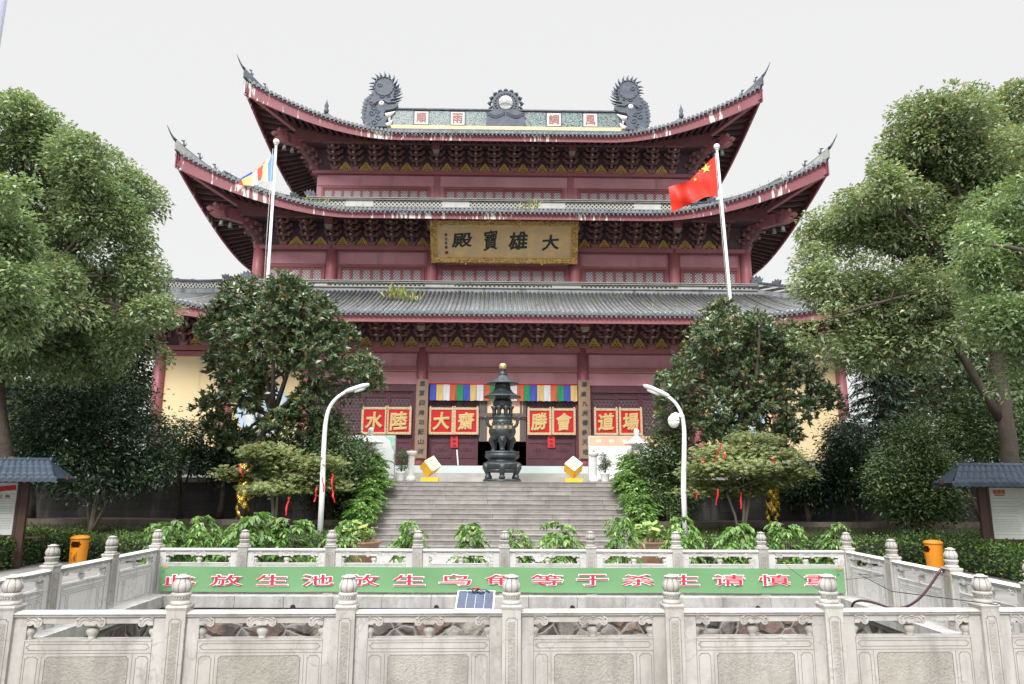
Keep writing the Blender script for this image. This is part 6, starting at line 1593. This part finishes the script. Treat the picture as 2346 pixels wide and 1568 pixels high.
Yc = 20.8
b = B([(40,295,85),(-60,340,120),(125,370,95),(205,395,85),(268,420,70),(322,480,55),(332,565,34),(228,520,105),(100,520,115),(-60,560,150),(315,640,58),(350,735,48),(245,690,105),(100,690,115),(295,795,52),(180,800,85),(20,800,110),(-120,760,140),(362,800,28)], Yc, 1.0)
tree('camphor_tree', 'large camphor tree with a tall spreading crown at the left, gold foil round its foot', 'tree', [(T(12,1245,Yc).x-.1, Yc, .25), T(8,1050,Yc), T(-8,920,Yc), T(-10,800,Yc), T(10,680,Yc)], .28, b,
     lambda bl: boughs(bl, 560, 210, .60, .135, .48, .4, .8), LF_CAM, nl=12)
Yl = 12.5
b = B([(-30,480,70),(30,450,45),(-10,560,70),(35,560,38),(10,650,60),(50,690,40),(20,740,50),(-40,700,70),(-90,600,90)], Yl, .4)
tree('camphor_tree', 'camphor tree with fresh bright green leaves reaching in at the left edge', 'tree', [(T(-420,1300,Yl).x, Yl, 0), T(-400,1000,Yl), T(-330,800,Yl), T(-200,650,Yl)], .25, b,
     lambda bl: boughs(bl, 150, 120, .34, .10, .46, .4, .8), LF_CAM2, nl=6)
Yr = 20.5
b = B([(2165,300,88),(2090,370,88),(2225,400,115),(1998,440,68),(2055,520,105),(1908,540,58),(2170,560,125),(1890,650,52),(1890,735,58),(2000,690,95),(2110,720,105),(1980,800,50),(2075,800,60),(2320,520,130),(2330,690,140),(2300,380,100),(1945,480,40),(1855,600,22),(2110,260,40),(2225,240,32),(1860,790,30)], Yr, 1.1)
tree('camphor_tree', 'large camphor tree with a forked dark trunk and olive crown rising at the right', 'tree', [(T(2325,1250,Yr).x, Yr, .25), T(2312,1060,Yr), T(2292,900,Yr), T(2283,820,Yr), T(2260,700,Yr)], .26, b,
     lambda bl: boughs(bl, 610, 210, .60, .135, .48, .4, .8), LF_CAMY, nl=13, extra=lambda mb: (mb.tube([T(2290,960,Yr), T(2255,900,Yr-.2), T(2200,810,Yr-.3), T(2130,745,Yr-.4), T(2085,700,Yr-.5)], [.13,.12,.10,.085,.05], 8), mb.tube([T(2285,850,Yr), T(2330,720,Yr+.3), T(2350,600,Yr+.3)], [.2,.14,.08], 8)))
Yq = 14.5
b = B([(2290,480,85),(2345,600,110),(2255,620,60),(2335,750,90),(2270,720,55),(2240,740,36),(2325,850,52),(2400,500,120),(2420,760,120),(2225,560,30)], Yq, .5)
tree('camphor_tree', 'camphor tree with brighter green leaves crowding in from the right edge', 'tree', [(T(2700,1350,Yq).x, Yq, 0), T(2680,1000,Yq), T(2600,800,Yq), T(2480,640,Yq)], .25, b,
     lambda bl: boughs(bl, 210, 130, .38, .105, .46, .4, .8), LF_CAM2, nl=8)
Yt = 27.5
b = B([(2335,240,55),(2300,300,55),(2390,310,110),(2350,400,80),(2262,265,22)], Yt, .6)
tree('camphor_tree', 'far camphor tree whose crown shows at the top right corner of the trees', 'tree', [(T(2420,1150,Yt).x, Yt, .7), T(2410,800,Yt), T(2380,500,Yt)], .3, b,
     lambda bl: boughs(bl, 120, 200, .85, .16, .46), LF_CAMY, nl=5)

# magnolias
Ym = 25.2
b = B([(558,695,62),(650,675,48),(700,735,72),(520,755,62),(605,780,95),(715,815,75),(790,775,34),(835,845,38),(800,880,48),(500,840,36),(560,895,62),(712,925,52),(478,935,30),(640,985,50),(505,985,34),(540,1020,40),(685,665,26),(850,880,22)], Ym, .7, .9)
tree('magnolia_tree', 'glossy magnolia tree with bronze backed leaves in front of the left side of the hall', 'tree', [(T(556,1190,Ym).x, Ym, .74), T(558,1120,Ym), T(566,1060,Ym), T(600,1000,Ym), T(625,955,Ym)], .17, b,
     lambda bl: whorls(bl, 3500, 9, .225, .37, .42), LF_MAG, nl=13, rl=.10)
b = B([(1652,722,36),(1640,785,62),(1722,775,62),(1790,790,58),(1600,850,60),(1700,865,95),(1820,865,62),(1880,915,36),(1560,885,36),(1522,880,26),(1540,935,42),(1640,950,72),(1750,955,75),(1850,945,30),(1800,1000,36),(1660,1015,52),(1790,1040,22),(1735,740,22),(1640,735,26),(1915,930,18)], Ym, .7, .9)
tree('magnolia_tree', 'glossy magnolia tree before the right side of the hall, gold foil on its trunk', 'tree', [(T(1773,1205,Ym).x, Ym, .74), T(1770,1120,Ym), T(1766,1060,Ym), T(1745,990,Ym), T(1725,940,Ym)], .18, b,
     lambda bl: whorls(bl, 2900, 9, .225, .37, .42), LF_MAG, nl=13, rl=.10)
b = B([(60,880,95),(140,860,80),(20,960,100),(110,960,85),(-60,900,120),(60,1050,80)], 25.8, .3)
tree('evergreen_tree', 'dark broadleaf evergreen in the gloom behind the left camphor trunk', 'tree', [(T(70,1190,25.8).x, 25.8, .74), T(70,1060,25.8), T(70,960,25.8)], .14, b, lambda bl: whorls(bl, 620, 8, .26, .36, .4), LF_OSM, nl=5)
b = B([(2140,860,50),(2190,900,70),(2160,960,60),(2230,960,70),(2120,920,36),(2240,880,60)], 25.8, .3)
tree('evergreen_tree', 'dark broadleaf evergreen with a few orange leaves left of the right camphor trunk', 'tree', [(T(2190,1190,25.8).x, 25.8, .74), T(2190,1060,25.8), T(2185,960,25.8)], .14, b, lambda bl: whorls(bl, 560, 8, .24, .36, .4), LF_MAG, nl=5)
# osmanthus and shrubs
def shrub(name, label, lst, Y, base, n, leaf, m, cat='tree', dy=.5, per=13, r=.09, cr=.17, bark=BARK, stems=3):
    b = B(lst, Y, dy); x0 = T(base, 1150, Y).x; zb = .74 if Y > 25 else lawn_z(Y)
    top = min(lst, key=lambda t: t[1]); cen_ = T(sum(t[0] for t in lst)/len(lst), max(t[1] for t in lst)-10, Y)
    def ex(mb):
        for k in range(stems): a = Vector((x0, Y, zb)); e_ = Vector(b[k % len(b)][0]); mb.tube([a, a.lerp(e_, .35)+Vector((rng.normal()*.12, 0, .1)), a.lerp(e_, .7), e_], [r*.7, r*.55, r*.4, r*.15], 7)
    return tree(name, label, cat, [(x0, Y, zb), Vector((x0, Y, zb)).lerp(cen_, .6), cen_], r, b, lambda bl: crown(bl, n, per, leaf, .40, cr, .5, .12), m, bark, nl=5, rl=r*.5, extra=ex)
shrub('osmanthus_tree', 'dark rounded osmanthus with several slim trunks behind the left litter bin', [(235,990,95),(330,1010,78),(150,970,90),(275,925,70),(120,1050,85),(352,1075,50),(205,1075,85),(70,1020,60),(300,1085,60),(375,1062,30),(180,900,50)], 23.3, 215, 2500, .13, LF_OSM, stems=4, r=.08, bark=BARKP)
shrub('evergreen_shrub', 'light green leafy shrub against the yellow wall left of the magnolia', [(410,1030,26),(428,985,14),(440,1045,24),(392,1000,18),(375,1015,24)], 26.3, 415, 200, .14, LF_OSM2, 'shrub')
shrub('evergreen_shrub', 'dark shrub beside the left lamp post under the magnolia', [(745,985,50),(775,1050,70),(720,1070,50),(795,1105,52),(750,1130,60),(810,1040,36),(700,1010,36)], 25.8, 755, 1050, .14, LF_OSM2, 'shrub')
shrub('evergreen_shrub', 'dark shrub below the left magnolia beside the stone post', [(480,1010,45),(505,1070,42),(540,1050,45),(470,1060,34),(600,1050,45)], 26.2, 505, 560, .14, LF_OSM, 'shrub')
shrub('evergreen_shrub', 'tall shrub between the steps and the right lamp post', [(1525,1035,52),(1512,1095,50),(1548,985,38),(1500,1145,44),(1545,1130,50),(1490,1060,28),(1560,1060,40)], 25.8, 1530, 900, .13, LF_OSM2, 'shrub')
shrub('osmanthus_tree', 'upright osmanthus under the globe lamps by the right corner of the hall', [(1945,1055,68),(1942,1000,48),(1965,1105,52),(1908,1090,36),(1985,1060,42),(1925,1120,40)], 25.3, 1955, 1250, .12, LF_OSM, stems=3)
shrub('osmanthus_tree', 'small osmanthus on the right lawn with a thin bare trunk', [(2085,1075,80),(2092,1015,60),(2058,1135,62),(2132,1135,66),(2030,1090,45),(2150,1085,52),(2090,1160,58),(2180,1165,22)], 22.3, 2090, 1750, .115, LF_OSM2, stems=2, r=.06)
shrub('evergreen_shrub', 'broad green shrub behind the right notice board', [(2230,1010,80),(2290,1000,85),(2180,1040,60),(2340,1040,90),(2250,930,50),(2140,990,46)], 24.2, 2250, 1350, .13, LF_OSM2, 'shrub')
shrub('evergreen_shrub', 'dark shrub between the right magnolia and the small osmanthus', [(1860,1105,36),(1830,1120,40),(1880,1130,36),(1800,1100,28)], 26.2, 1850, 420, .14, LF_OSM, 'shrub')
# wispy seedlings in the beds
for u, v, nm in ((800, 1175, 'left'), (1555, 1165, 'right')):
    c = T(u, v, 24.4); shrub('bed_seedling', 'wispy small leaved seedling by the '+nm+' lamp post foot', [(u,v,26),(u+22,v+22,20),(u-20,v+25,16)], 24.4, u, 70, .08, LF_OSM2, 'plant', .1, 8, .012, .09, stems=3)

# woodland trees standing behind, either side of the hall
for u, v, r, Yb, lb in ((60,900,150,36,'dark background tree filling the gap left of the hall, nearest the picture edge'), (220,870,95,37,'dark background tree behind the osmanthus, left of the corner column'),
      (2090,870,95,38,'dark background tree behind the cedar'), (2240,880,130,37,'dark background tree behind the right camphor trunk'), (2340,900,130,35,'dark background tree at the right picture edge')):
    b = B([(u+rng.normal()*r*.5, v+rng.normal()*r*.4, r*.5) for _ in range(9)], Yb, .8)
    tree('woodland_tree', lb, 'tree', [(T(u,1100,Yb).x, Yb, ZPLAT), T(u,1000,Yb), T(u,v,Yb)], .2, b, lambda bl: crown(bl, 900, 14, .24, .5, .36, .4, .12), LF_OSM2, nl=4)
# conifer behind
def conifer():
    Y = 31; o = empty('cedar_tree', (T(2035,1100,Y).x, Y, ZPLAT), 'dark blue green cedar with drooping layered boughs behind the right osmanthus', 'tree')
    c = o.location; mb = MB(); zt = ZV(800, Y); mb.tube([c, (c.x, c.y, zt)], [.2, .03], 8); Vs = []
    for k in range(95):
        f = (k+.5)/95; z = c.z+.5+(zt-c.z-.6)*f; L_ = 2.6*(1-f)**.75+.25; a = k*2.4; d = Vector((math.cos(a), math.sin(a), 0))
        pts = [Vector((c.x, c.y, z))+d*(L_*q)+Vector((0,0,.10*q*L_-.32*q*q*L_)) for q in np.linspace(0, 1, 6)]
        mb.tube(pts, [.04, .035, .03, .02, .015, .006], 5)
        n = int(70*L_/1.5)+20; t = rng.random(n)**.7; P = np.array([np.array(pts[0])+np.array(d)*L_*q+np.array([0,0,.10*q*L_-.32*q*q*L_]) for q in t])+rng.normal(size=(n,3))*np.array([.10,.10,.03])
        sd = np.array([-d.y, d.x, 0]); D = np.array(d)*.6+sd*rng.choice([-1,1],n)[:,None]*.8+rng.normal(size=(n,3))*.25+np.array([0,0,-.35])
        V, _ = leaf_geo(P, D, np.tile([0,0,1.],(n,1))+rng.normal(size=(n,3))*.3, rng.uniform(.16,.34,n), .22, .03, .12); Vs.append(V)
    mb.build('trunk', BARK, o); V = np.concatenate(Vs); np_mesh('crown', V, np.arange(len(V)).reshape(-1, 4), LF_CON, o)
conifer()

# maples: flat pads of pointed leaves
def star_leaves(P, n_per, size):
    """palmate leaf: five pointed lobes from a common base"""
    n = len(P); ax = unit(rng.normal(size=(n,3))*np.array([.35,.35,.1])+np.array([0,-.15,1.])); s1 = unit(np.cross(ax, rng.normal(size=(n,3)))); s2 = np.cross(ax, s1)
    sz = size*(.6+.7*rng.random(n)); Vs = []
    for k in range(5):
        a = (k-2)*.62; D = s1*math.cos(a)+s2*math.sin(a)-ax*.25; L_ = sz*(1, .92, .7)[abs(k-2)]
        V, _ = leaf_geo(P, D, ax, L_, .34, .02, .06); Vs.append(V)
    V = np.concatenate(Vs); return V, np.arange(len(V)).reshape(-1, 4)
def maple(label, pads, Y, base_u, forks):
    b = B(pads, Y, .35); x0 = T(base_u, 1200, Y).x; z0 = lawn_z(Y); o = empty('maple_tree', (x0, Y, z0), label, 'tree', 'low maples hung with red ribbons')
    mb = MB(); a = Vector((x0, Y, z0))
    for fu, fv, r in forks:
        f = T(fu, fv, Y); mb.tube([a+Vector(((fu-base_u)*.002, 0, 0)), a.lerp(f, .5)+Vector((.03, 0, 0)), f], [r*1.2, r, r*.8], 9); limbs(mb, f, b, r*.55, max(3, len(b)//len(forks)+1))
    mb.build('trunk', BARKP, o)
    P, _ = blob_points(b, int(sum(t[0]*0+1 for t in [(0,)])*0)+720*len(b), .35, .3); P = P+rng.normal(size=P.shape)*np.array([.13,.13,.07])
    V, Q = star_leaves(P, 1, .13); np_mesh('crown', V, Q, LF_MAP, o)
maple('low spreading maple with ribbons hanging beside the left lamp post', [(612,1035,68,18),(530,1082,34,9),(700,1092,72,13),(745,1062,48,16),(640,1118,85,14),(765,1112,38,9),(668,1062,70,16),(600,1098,34,12),(535,1090,30,8)], 23.2, 627, [(622,1120,.055),(636,1125,.045)])
maple('low spreading maple with ribbons hanging beside the right lamp post', [(1722,1008,62,17),(1640,1040,62,16),(1690,1068,120,18),(1785,1048,66,19),(1602,1085,52,14),(1640,1118,75,14),(1745,1105,72,16),(1582,1128,36,8),(1700,1035,90,18),(1830,1085,40,16),(1690,1130,60,11)], 23.2, 1697, [(1705,1125,.05),(1665,1130,.04),(1720,1118,.045)])

# gold foil on trunks
def foil_mat():
    t = NT('gold_foil'); t.bump(t.noise(1, 3, t.mapv((9, 9, 5)), rough=.5), .8, .08); return t.fin((1.0,.66,.13), .24, .8, .6)
FOIL = foil_mat()
def foil(p0, p1, r, label):
    p0 = Vector(p0); p1 = Vector(p1); L_ = (p1-p0).length; m = int(L_/.035); n = 30; ph = rng.random(8)*6; vs_ = []
    for i in range(m+1):
        c = p0.lerp(p1, i/m)
        for k in range(n):
            a = 2*math.pi*k/n; z = i*.035
            w_ = abs(math.sin(a*1.5+z*6+ph[0]))*.05+abs(math.sin(a*2-z*9+ph[1]))*.035+.015*math.sin(a*5+z*17+ph[2])+.035*abs(math.sin(z*8+a+ph[3]))-.04
            rr = r+w_+rng.normal()*.005; vs_.append((c.x+rr*math.cos(a), c.y+rr*math.sin(a), c.z+rng.normal()*.004))
    mb = MB(); mb.add(vs_, [(i*n+k, i*n+(k+1) % n, (i+1)*n+(k+1) % n, (i+1)*n+k) for i in range(m) for k in range(n)])
    mb.build('foil_wrap', FOIL, label=label, cat='foil wrap', group='gold foil wraps on tree trunks')
foil((T(555,1190,Ym).x, Ym, .80), T(562,1062,Ym), .16, 'crumpled gold foil wrapped round the left magnolia trunk')
foil((T(1773,1205,Ym).x, Ym, .80), T(1769,1114,Ym), .17, 'crumpled gold foil wrapped round the right magnolia trunk')
foil((T(12,1245,Yc).x-.05, Yc, .30), T(8,1048,Yc), .36, 'gold foil wrapped round the camphor trunk behind the left notice board')
foil((T(2325,1250,Yr).x, Yr, .30), T(2318,1140,Yr), .36, 'gold foil wrapped round the camphor trunk behind the right notice board')

# red ribbons tied in the maples
RIB = mat('red_ribbon', (.62,.02,.025), .35, .1, 4, spec=.6)
rib = [(726,1118,1150,-6,'l'), (739,1095,1128,3,'l'), (762,1088,1122,-2,'l'), (762,1125,1152,4,'l'), (661,1142,1182,-7,'l'), (548,1066,1092,8,'l'),
       (1652,1018,1060,-14,'r'), (1662,1035,1058,-5,'r'), (1608,1050,1066,8,'r'), (1645,1122,1158,-4,'r'), (1698,1130,1166,-1,'r'), (1595,1128,1142,2,'r'), (1768,1045,1062,6,'r')]
words_l = ['slim red ribbon left of the left lamp post, longest of the cluster', 'short red ribbon against the left lamp post', 'red ribbon high in the maple right of the left lamp post', 'lowest doubled red ribbon right of the left lamp post', 'long red ribbon hanging alone below the left maple', 'dark red ribbon over the gold foil of the left magnolia',
  'wide shiny red ribbon slanting high in the right maple', 'narrow red ribbon beside the wide one high in the right maple', 'small red ribbon near the right lamp post', 'broad red ribbon below the right maple, left of its trunks', 'straight red ribbon hanging over the right maple trunks', 'tiny red ribbon below the right maple by the lamp post', 'faded red ribbon on the far side of the right maple']
for (u, v0, v1, dx, sd), lb in zip(rib, words_l):
    Y = 21.8; a, b_ = at(u, v0, Y), at(u+dx, v1, Y); w_ = .05; rows = []
    for q in range(9):
        f = q/8; c = a.lerp(b_, f)+Vector((.012*math.sin(f*7+u), .02*math.sin(f*5+u), 0)); tw = .6*math.sin(f*3+u); rows.append([c-Vector((math.cos(tw), math.sin(tw), 0))*w_*.5, c+Vector((math.cos(tw), math.sin(tw), 0))*w_*.5])
    mb = MB(); mb.sheet(rows); mb.ball(a, .022, 5)
    mb.build('ribbon', RIB, label=lb, cat='ribbon', group='red ribbons tied in the maples')

# ------------------------------------------------------------------ hedges
def hedge(boxes, label, n):
    tot_ = sum((b[1]-b[0])*(b[3]-b[2])+(b[1]-b[0]+2*(b[3]-b[2]))*b[4] for b in boxes); VV = []; FF = []; MI = []; base = 0
    for x0, x1, y0, y1, h in boxes:
        A = [(x1-x0)*(y1-y0), (x1-x0)*h, (y1-y0)*h]; P = []; N = []
        for k, ar in enumerate((A[0], A[1], A[2], A[2])):
            m = int(n*ar/tot_); a, b = rng.random(m), rng.random(m)
            if k == 0: p = np.stack([x0+(x1-x0)*a, y0+(y1-y0)*b, np.full(m, h)], 1); nn = [0,-.2,1]
            elif k == 1: p = np.stack([x0+(x1-x0)*a, np.full(m, y0), h*b], 1); nn = [0,-1,.4]
            else: p = np.stack([np.full(m, x0 if k == 2 else x1), y0+(y1-y0)*a, h*b], 1); nn = [-1 if k == 2 else 1,0,.4]
            P.append(p); N.append(np.tile(nn, (m, 1)))
        P = np.concatenate(P); N = np.concatenate(N).astype(float)
        P[:,2] += .05*np.sin(P[:,0]*2.1)*np.sin(P[:,1]*1.7+P[:,0]*.6)+.04*np.sin(P[:,0]*5.3+P[:,1]*4)
        P += rng.normal(size=P.shape)*np.array([.05,.06,.055])-N*.02
        D = unit(rng.normal(size=P.shape)*.8+N*.7); V, Q = leaf_geo(P, D, unit(N+rng.normal(size=P.shape)*.5+np.array([0,0,.6])), rng.uniform(.055,.105,len(P)), .52, .08, .08)
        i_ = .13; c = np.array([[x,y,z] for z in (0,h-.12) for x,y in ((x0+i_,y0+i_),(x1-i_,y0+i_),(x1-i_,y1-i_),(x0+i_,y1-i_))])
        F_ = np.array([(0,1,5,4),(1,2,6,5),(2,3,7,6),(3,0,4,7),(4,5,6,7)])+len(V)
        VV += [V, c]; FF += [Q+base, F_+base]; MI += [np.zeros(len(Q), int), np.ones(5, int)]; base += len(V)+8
    b0 = boxes[0]
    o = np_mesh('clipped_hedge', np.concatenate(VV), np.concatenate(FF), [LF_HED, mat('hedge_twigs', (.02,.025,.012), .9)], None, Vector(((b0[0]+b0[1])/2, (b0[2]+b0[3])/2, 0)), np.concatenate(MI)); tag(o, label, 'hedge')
hedge([(-11.8, -4.9, 19.6, 21.1, .58), (-16.5, -11.8, 13.5, 21.1, .66)], 'low clipped hedge bending round the left litter bin', 34000)
hedge([(4.9, 11.3, 19.3, 20.9, .58), (11.3, 16.5, 13.2, 20.9, .66)], 'low clipped hedge bending round the right litter bin', 34000)

# ------------------------------------------------------------------ potted leafy plants
CLAY = mat('brown_clay', (.20,.115,.07), .6, .2, 4, dirt_or_sheen=((.28,.20,.13), .3, 5)); POTW = mat('white_pot', (.74,.74,.73), .4, .04, 3)
def leafy(seed, shoots, h, spread, leaf):
    r_ = np.random.default_rng(seed); Vs = []; mb = MB()
    for s in range(shoots):
        a = r_.random()*6.283; f = r_.random(); z0 = h*(.30+.62*f); L_ = spread*(.45+.6*r_.random())*(1.15-.55*f); d = np.array([math.cos(a), math.sin(a), 0])
        st = np.array([d[0]*.10*r_.random(), d[1]*.10*r_.random(), z0]); pts = [st+d*L_*q+np.array([0,0,.50*q*L_-.62*q*q*L_]) for q in np.linspace(0, 1, 7)]
        if s % 3 == 0: mb.tube([tuple(p) for p in pts], [.006, .006, .005, .005, .004, .003, .002], 4)
        m = 7; sd = np.array([-d[1], d[0], 0])
        for q in np.linspace(.25, 1, m):
            p = st+d*L_*q+np.array([0,0,.50*q*L_-.62*q*q*L_])
            for sg in (-1, 1):
                D = d*.55+sd*sg*.85+np.array([0,0,-.25])+r_.normal(size=3)*.18; V, _ = leaf_geo(p[None], D[None], np.array([[0,0,1.]])+r_.normal(size=(1,3))*.25, np.array([leaf*(.75+.5*r_.random())]), .46, .05, .18); Vs.append(V)
        V, _ = leaf_geo(pts[-1][None], (d+np.array([0,0,-.5]))[None], np.array([[0,0,1.]]), np.array([leaf]), .46, .05, .15); Vs.append(V)
    for k in range(4): a = k*1.6; mb.tube([(0,0,.2), (.05*math.cos(a), .05*math.sin(a), h*.5), (.09*math.cos(a), .09*math.sin(a), h*.72)], [.012, .010, .004], 5)
    V = np.concatenate(Vs); return V, mb
def plant_proto(seed, shoots, h, spread, leaf):
    o = empty('potted_plant', (0,0,0), None, 'plant'); V, mb = leafy(seed, shoots, h, spread, leaf)
    np_mesh('foliage', V, np.arange(len(V)).reshape(-1, 4), LF_POT, o); mb.build('stem', BARKP, o)
    pb = MB(); pb.lathe([(.11, 0), (.15, .2), (.165, .24), (.15, .25), (.14, .22)], 18); pb.build('pot', CLAY, o); return o
protos = [plant_proto(21, 54, .95, .48, .12), plant_proto(22, 60, 1.0, .44, .11), plant_proto(23, 48, .9, .5, .13)]
used = set()
def place_plant(k, p, sc, rz, label, group):
    o = protos[k] if k not in used else copy_tree(protos[k]); used.add(k)
    o.location = p; o.scale = (sc[0], sc[0], sc[1]); o.rotation_euler.z = rz; tag(o, label, 'plant', group); return o
ordn = ['first', 'second', 'third', 'fourth', 'fifth', 'sixth', 'seventh', 'eighth', 'ninth', 'tenth', 'eleventh', 'twelfth', 'thirteenth', 'fourteenth', 'fifteenth']
rowp = [(388,1197,.95),(466,1190,.95),(578,1170,1.15),(668,1192,1.1),(782,1200,.85),(940,1190,.85),(1076,1203,.85),(1185,1219,.8),(1281,1192,.95),(1424,1188,.8),(1560,1192,.95),(1684,1196,.9),(1797,1202,.9),(1912,1205,.8)]
for i, (u, v, s) in enumerate(rowp):
    Y = 15.25+(.25 if i % 2 else 0); p = at(u, v, Y); place_plant(i % 3, (p.x, Y, -.01), (s*1.05, p.z/.86), i*1.3, f'bright leafy pot plant behind the far balustrade, {ordn[i]} counted from the left end', 'leafy plants behind the far balustrade')
for s, side in ((-1, 'left'), (1, 'right')):
    for i in range(9):
        f = i/8; y = YB+.1+f*(NS*TR+.2); z = .15+f*1.98 if i else .0
        x = s*(SX+.15)-s*.12*(i % 2)+s*(.35 if i > 6 else 0); z = max(0, .16+(y-YB+.25)*(2.02/(NS*TR+.2))) if i else 0.14
        place_plant((i+(s > 0)) % 3, (x, y, z-.02), (1.15+.1*(i % 3), .92+.09*((i*2) % 3)), i*2.1+s, f'leafy pot plant on the {side} edge of the steps, {ordn[i]} from the bottom', 'leafy plants lining the edges of the steps')
# big clay bowls with lotus at the foot of the steps
for u, side in ((826, 'left'), (1487, 'right')):
    Y = 18.6; c = at(u, 1240, Y); o = empty('lotus_bowl', (c.x, Y, 0), f'wide brown clay bowl of lotus leaves at the {side} foot of the steps', 'planter', 'clay lotus bowls')
    zt = c.z; mb = MB(); mb.lathe([(.30, 0), (.36, .05), (.46, zt-.12), (.50, zt-.05), (.53, zt-.03), (.53, zt), (.48, zt), (.46, zt-.08), (.01, zt-.09)], 36, (c.x, Y, 0)); mb.build('bowl', CLAY, o)
    mb = MB(); LT = leafmat('lotus_leaf', (.13,.24,.05), (.26,.36,.10), (.36,.38,.12), .2, transl=.2)
    st = MB()
    for k in range(26):
        a, r = rng.random()*6.28, .40*math.sqrt(rng.random()); px_, py_ = c.x+r*math.cos(a), Y+r*math.sin(a); z = zt+.08+.45*rng.random()*(1-r); rr = .07+.06*rng.random(); tl = rng.normal(size=2)*.35
        st.tube([(c.x+r*.6*math.cos(a), Y+r*.6*math.sin(a), zt-.08), (px_, py_, z)], .006, 4)
        n = 10; mb.add([(px_, py_, z-.015)]+[(px_+rr*math.cos(q*.628), py_+rr*math.sin(q*.628), z+rr*(tl[0]*math.cos(q*.628)+tl[1]*math.sin(q*.628))+.012*math.sin(q*1.9)) for q in range(n)], [(0, q+1, (q+1) % n+1) for q in range(n)], 0, True)
    f = mb.build('foliage', LT, o); st.build('stem', LF_OSM2, o)
# clipped shrubs in white pots on the terrace
for u, side, rag in ((918, 'left', 0), (1386, 'right', 1)):
    x = at(u, 1095, 28.0).x; o = empty('potted_shrub', (x, 28.0, ZPLAT), ('round clipped dark shrub in a white pot beside the left stone pillar', 'ragged little pine like shrub in a white pot beside the right stone pillar')[rag], 'plant', 'shrubs in white pots on the terrace')
    mb = MB(); mb.lathe([(.13, 0), (.15, .04), (.185, .30), (.20, .31), (.20, .35), (.17, .35), (.16, .30), (.01, .30)], 24, (x, 28, ZPLAT)); mb.build('pot', POTW, o)
    mb = MB(); mb.tube([(x, 28, ZPLAT+.3), (x+.04, 28, ZPLAT+.6), (x, 28, ZPLAT+.95)], [.03, .025, .012], 6); mb.build('stem', BARK, o)
    bl = [((x, 28, ZPLAT+.85), (.27, .27, .33)), ((x+.08, 28, ZPLAT+.55), (.2, .2, .14))] if not rag else [((x-.08, 28, ZPLAT+.95), (.14, .14, .2)), ((x+.08, 28, ZPLAT+.72), (.2, .2, .12)), ((x-.1, 28, ZPLAT+.55), (.18, .18, .1))]
    V, Q = crown(bl, 170, 9, .055, .45, .06, .4); np_mesh('foliage', V, Q, LF_OSM2, o)
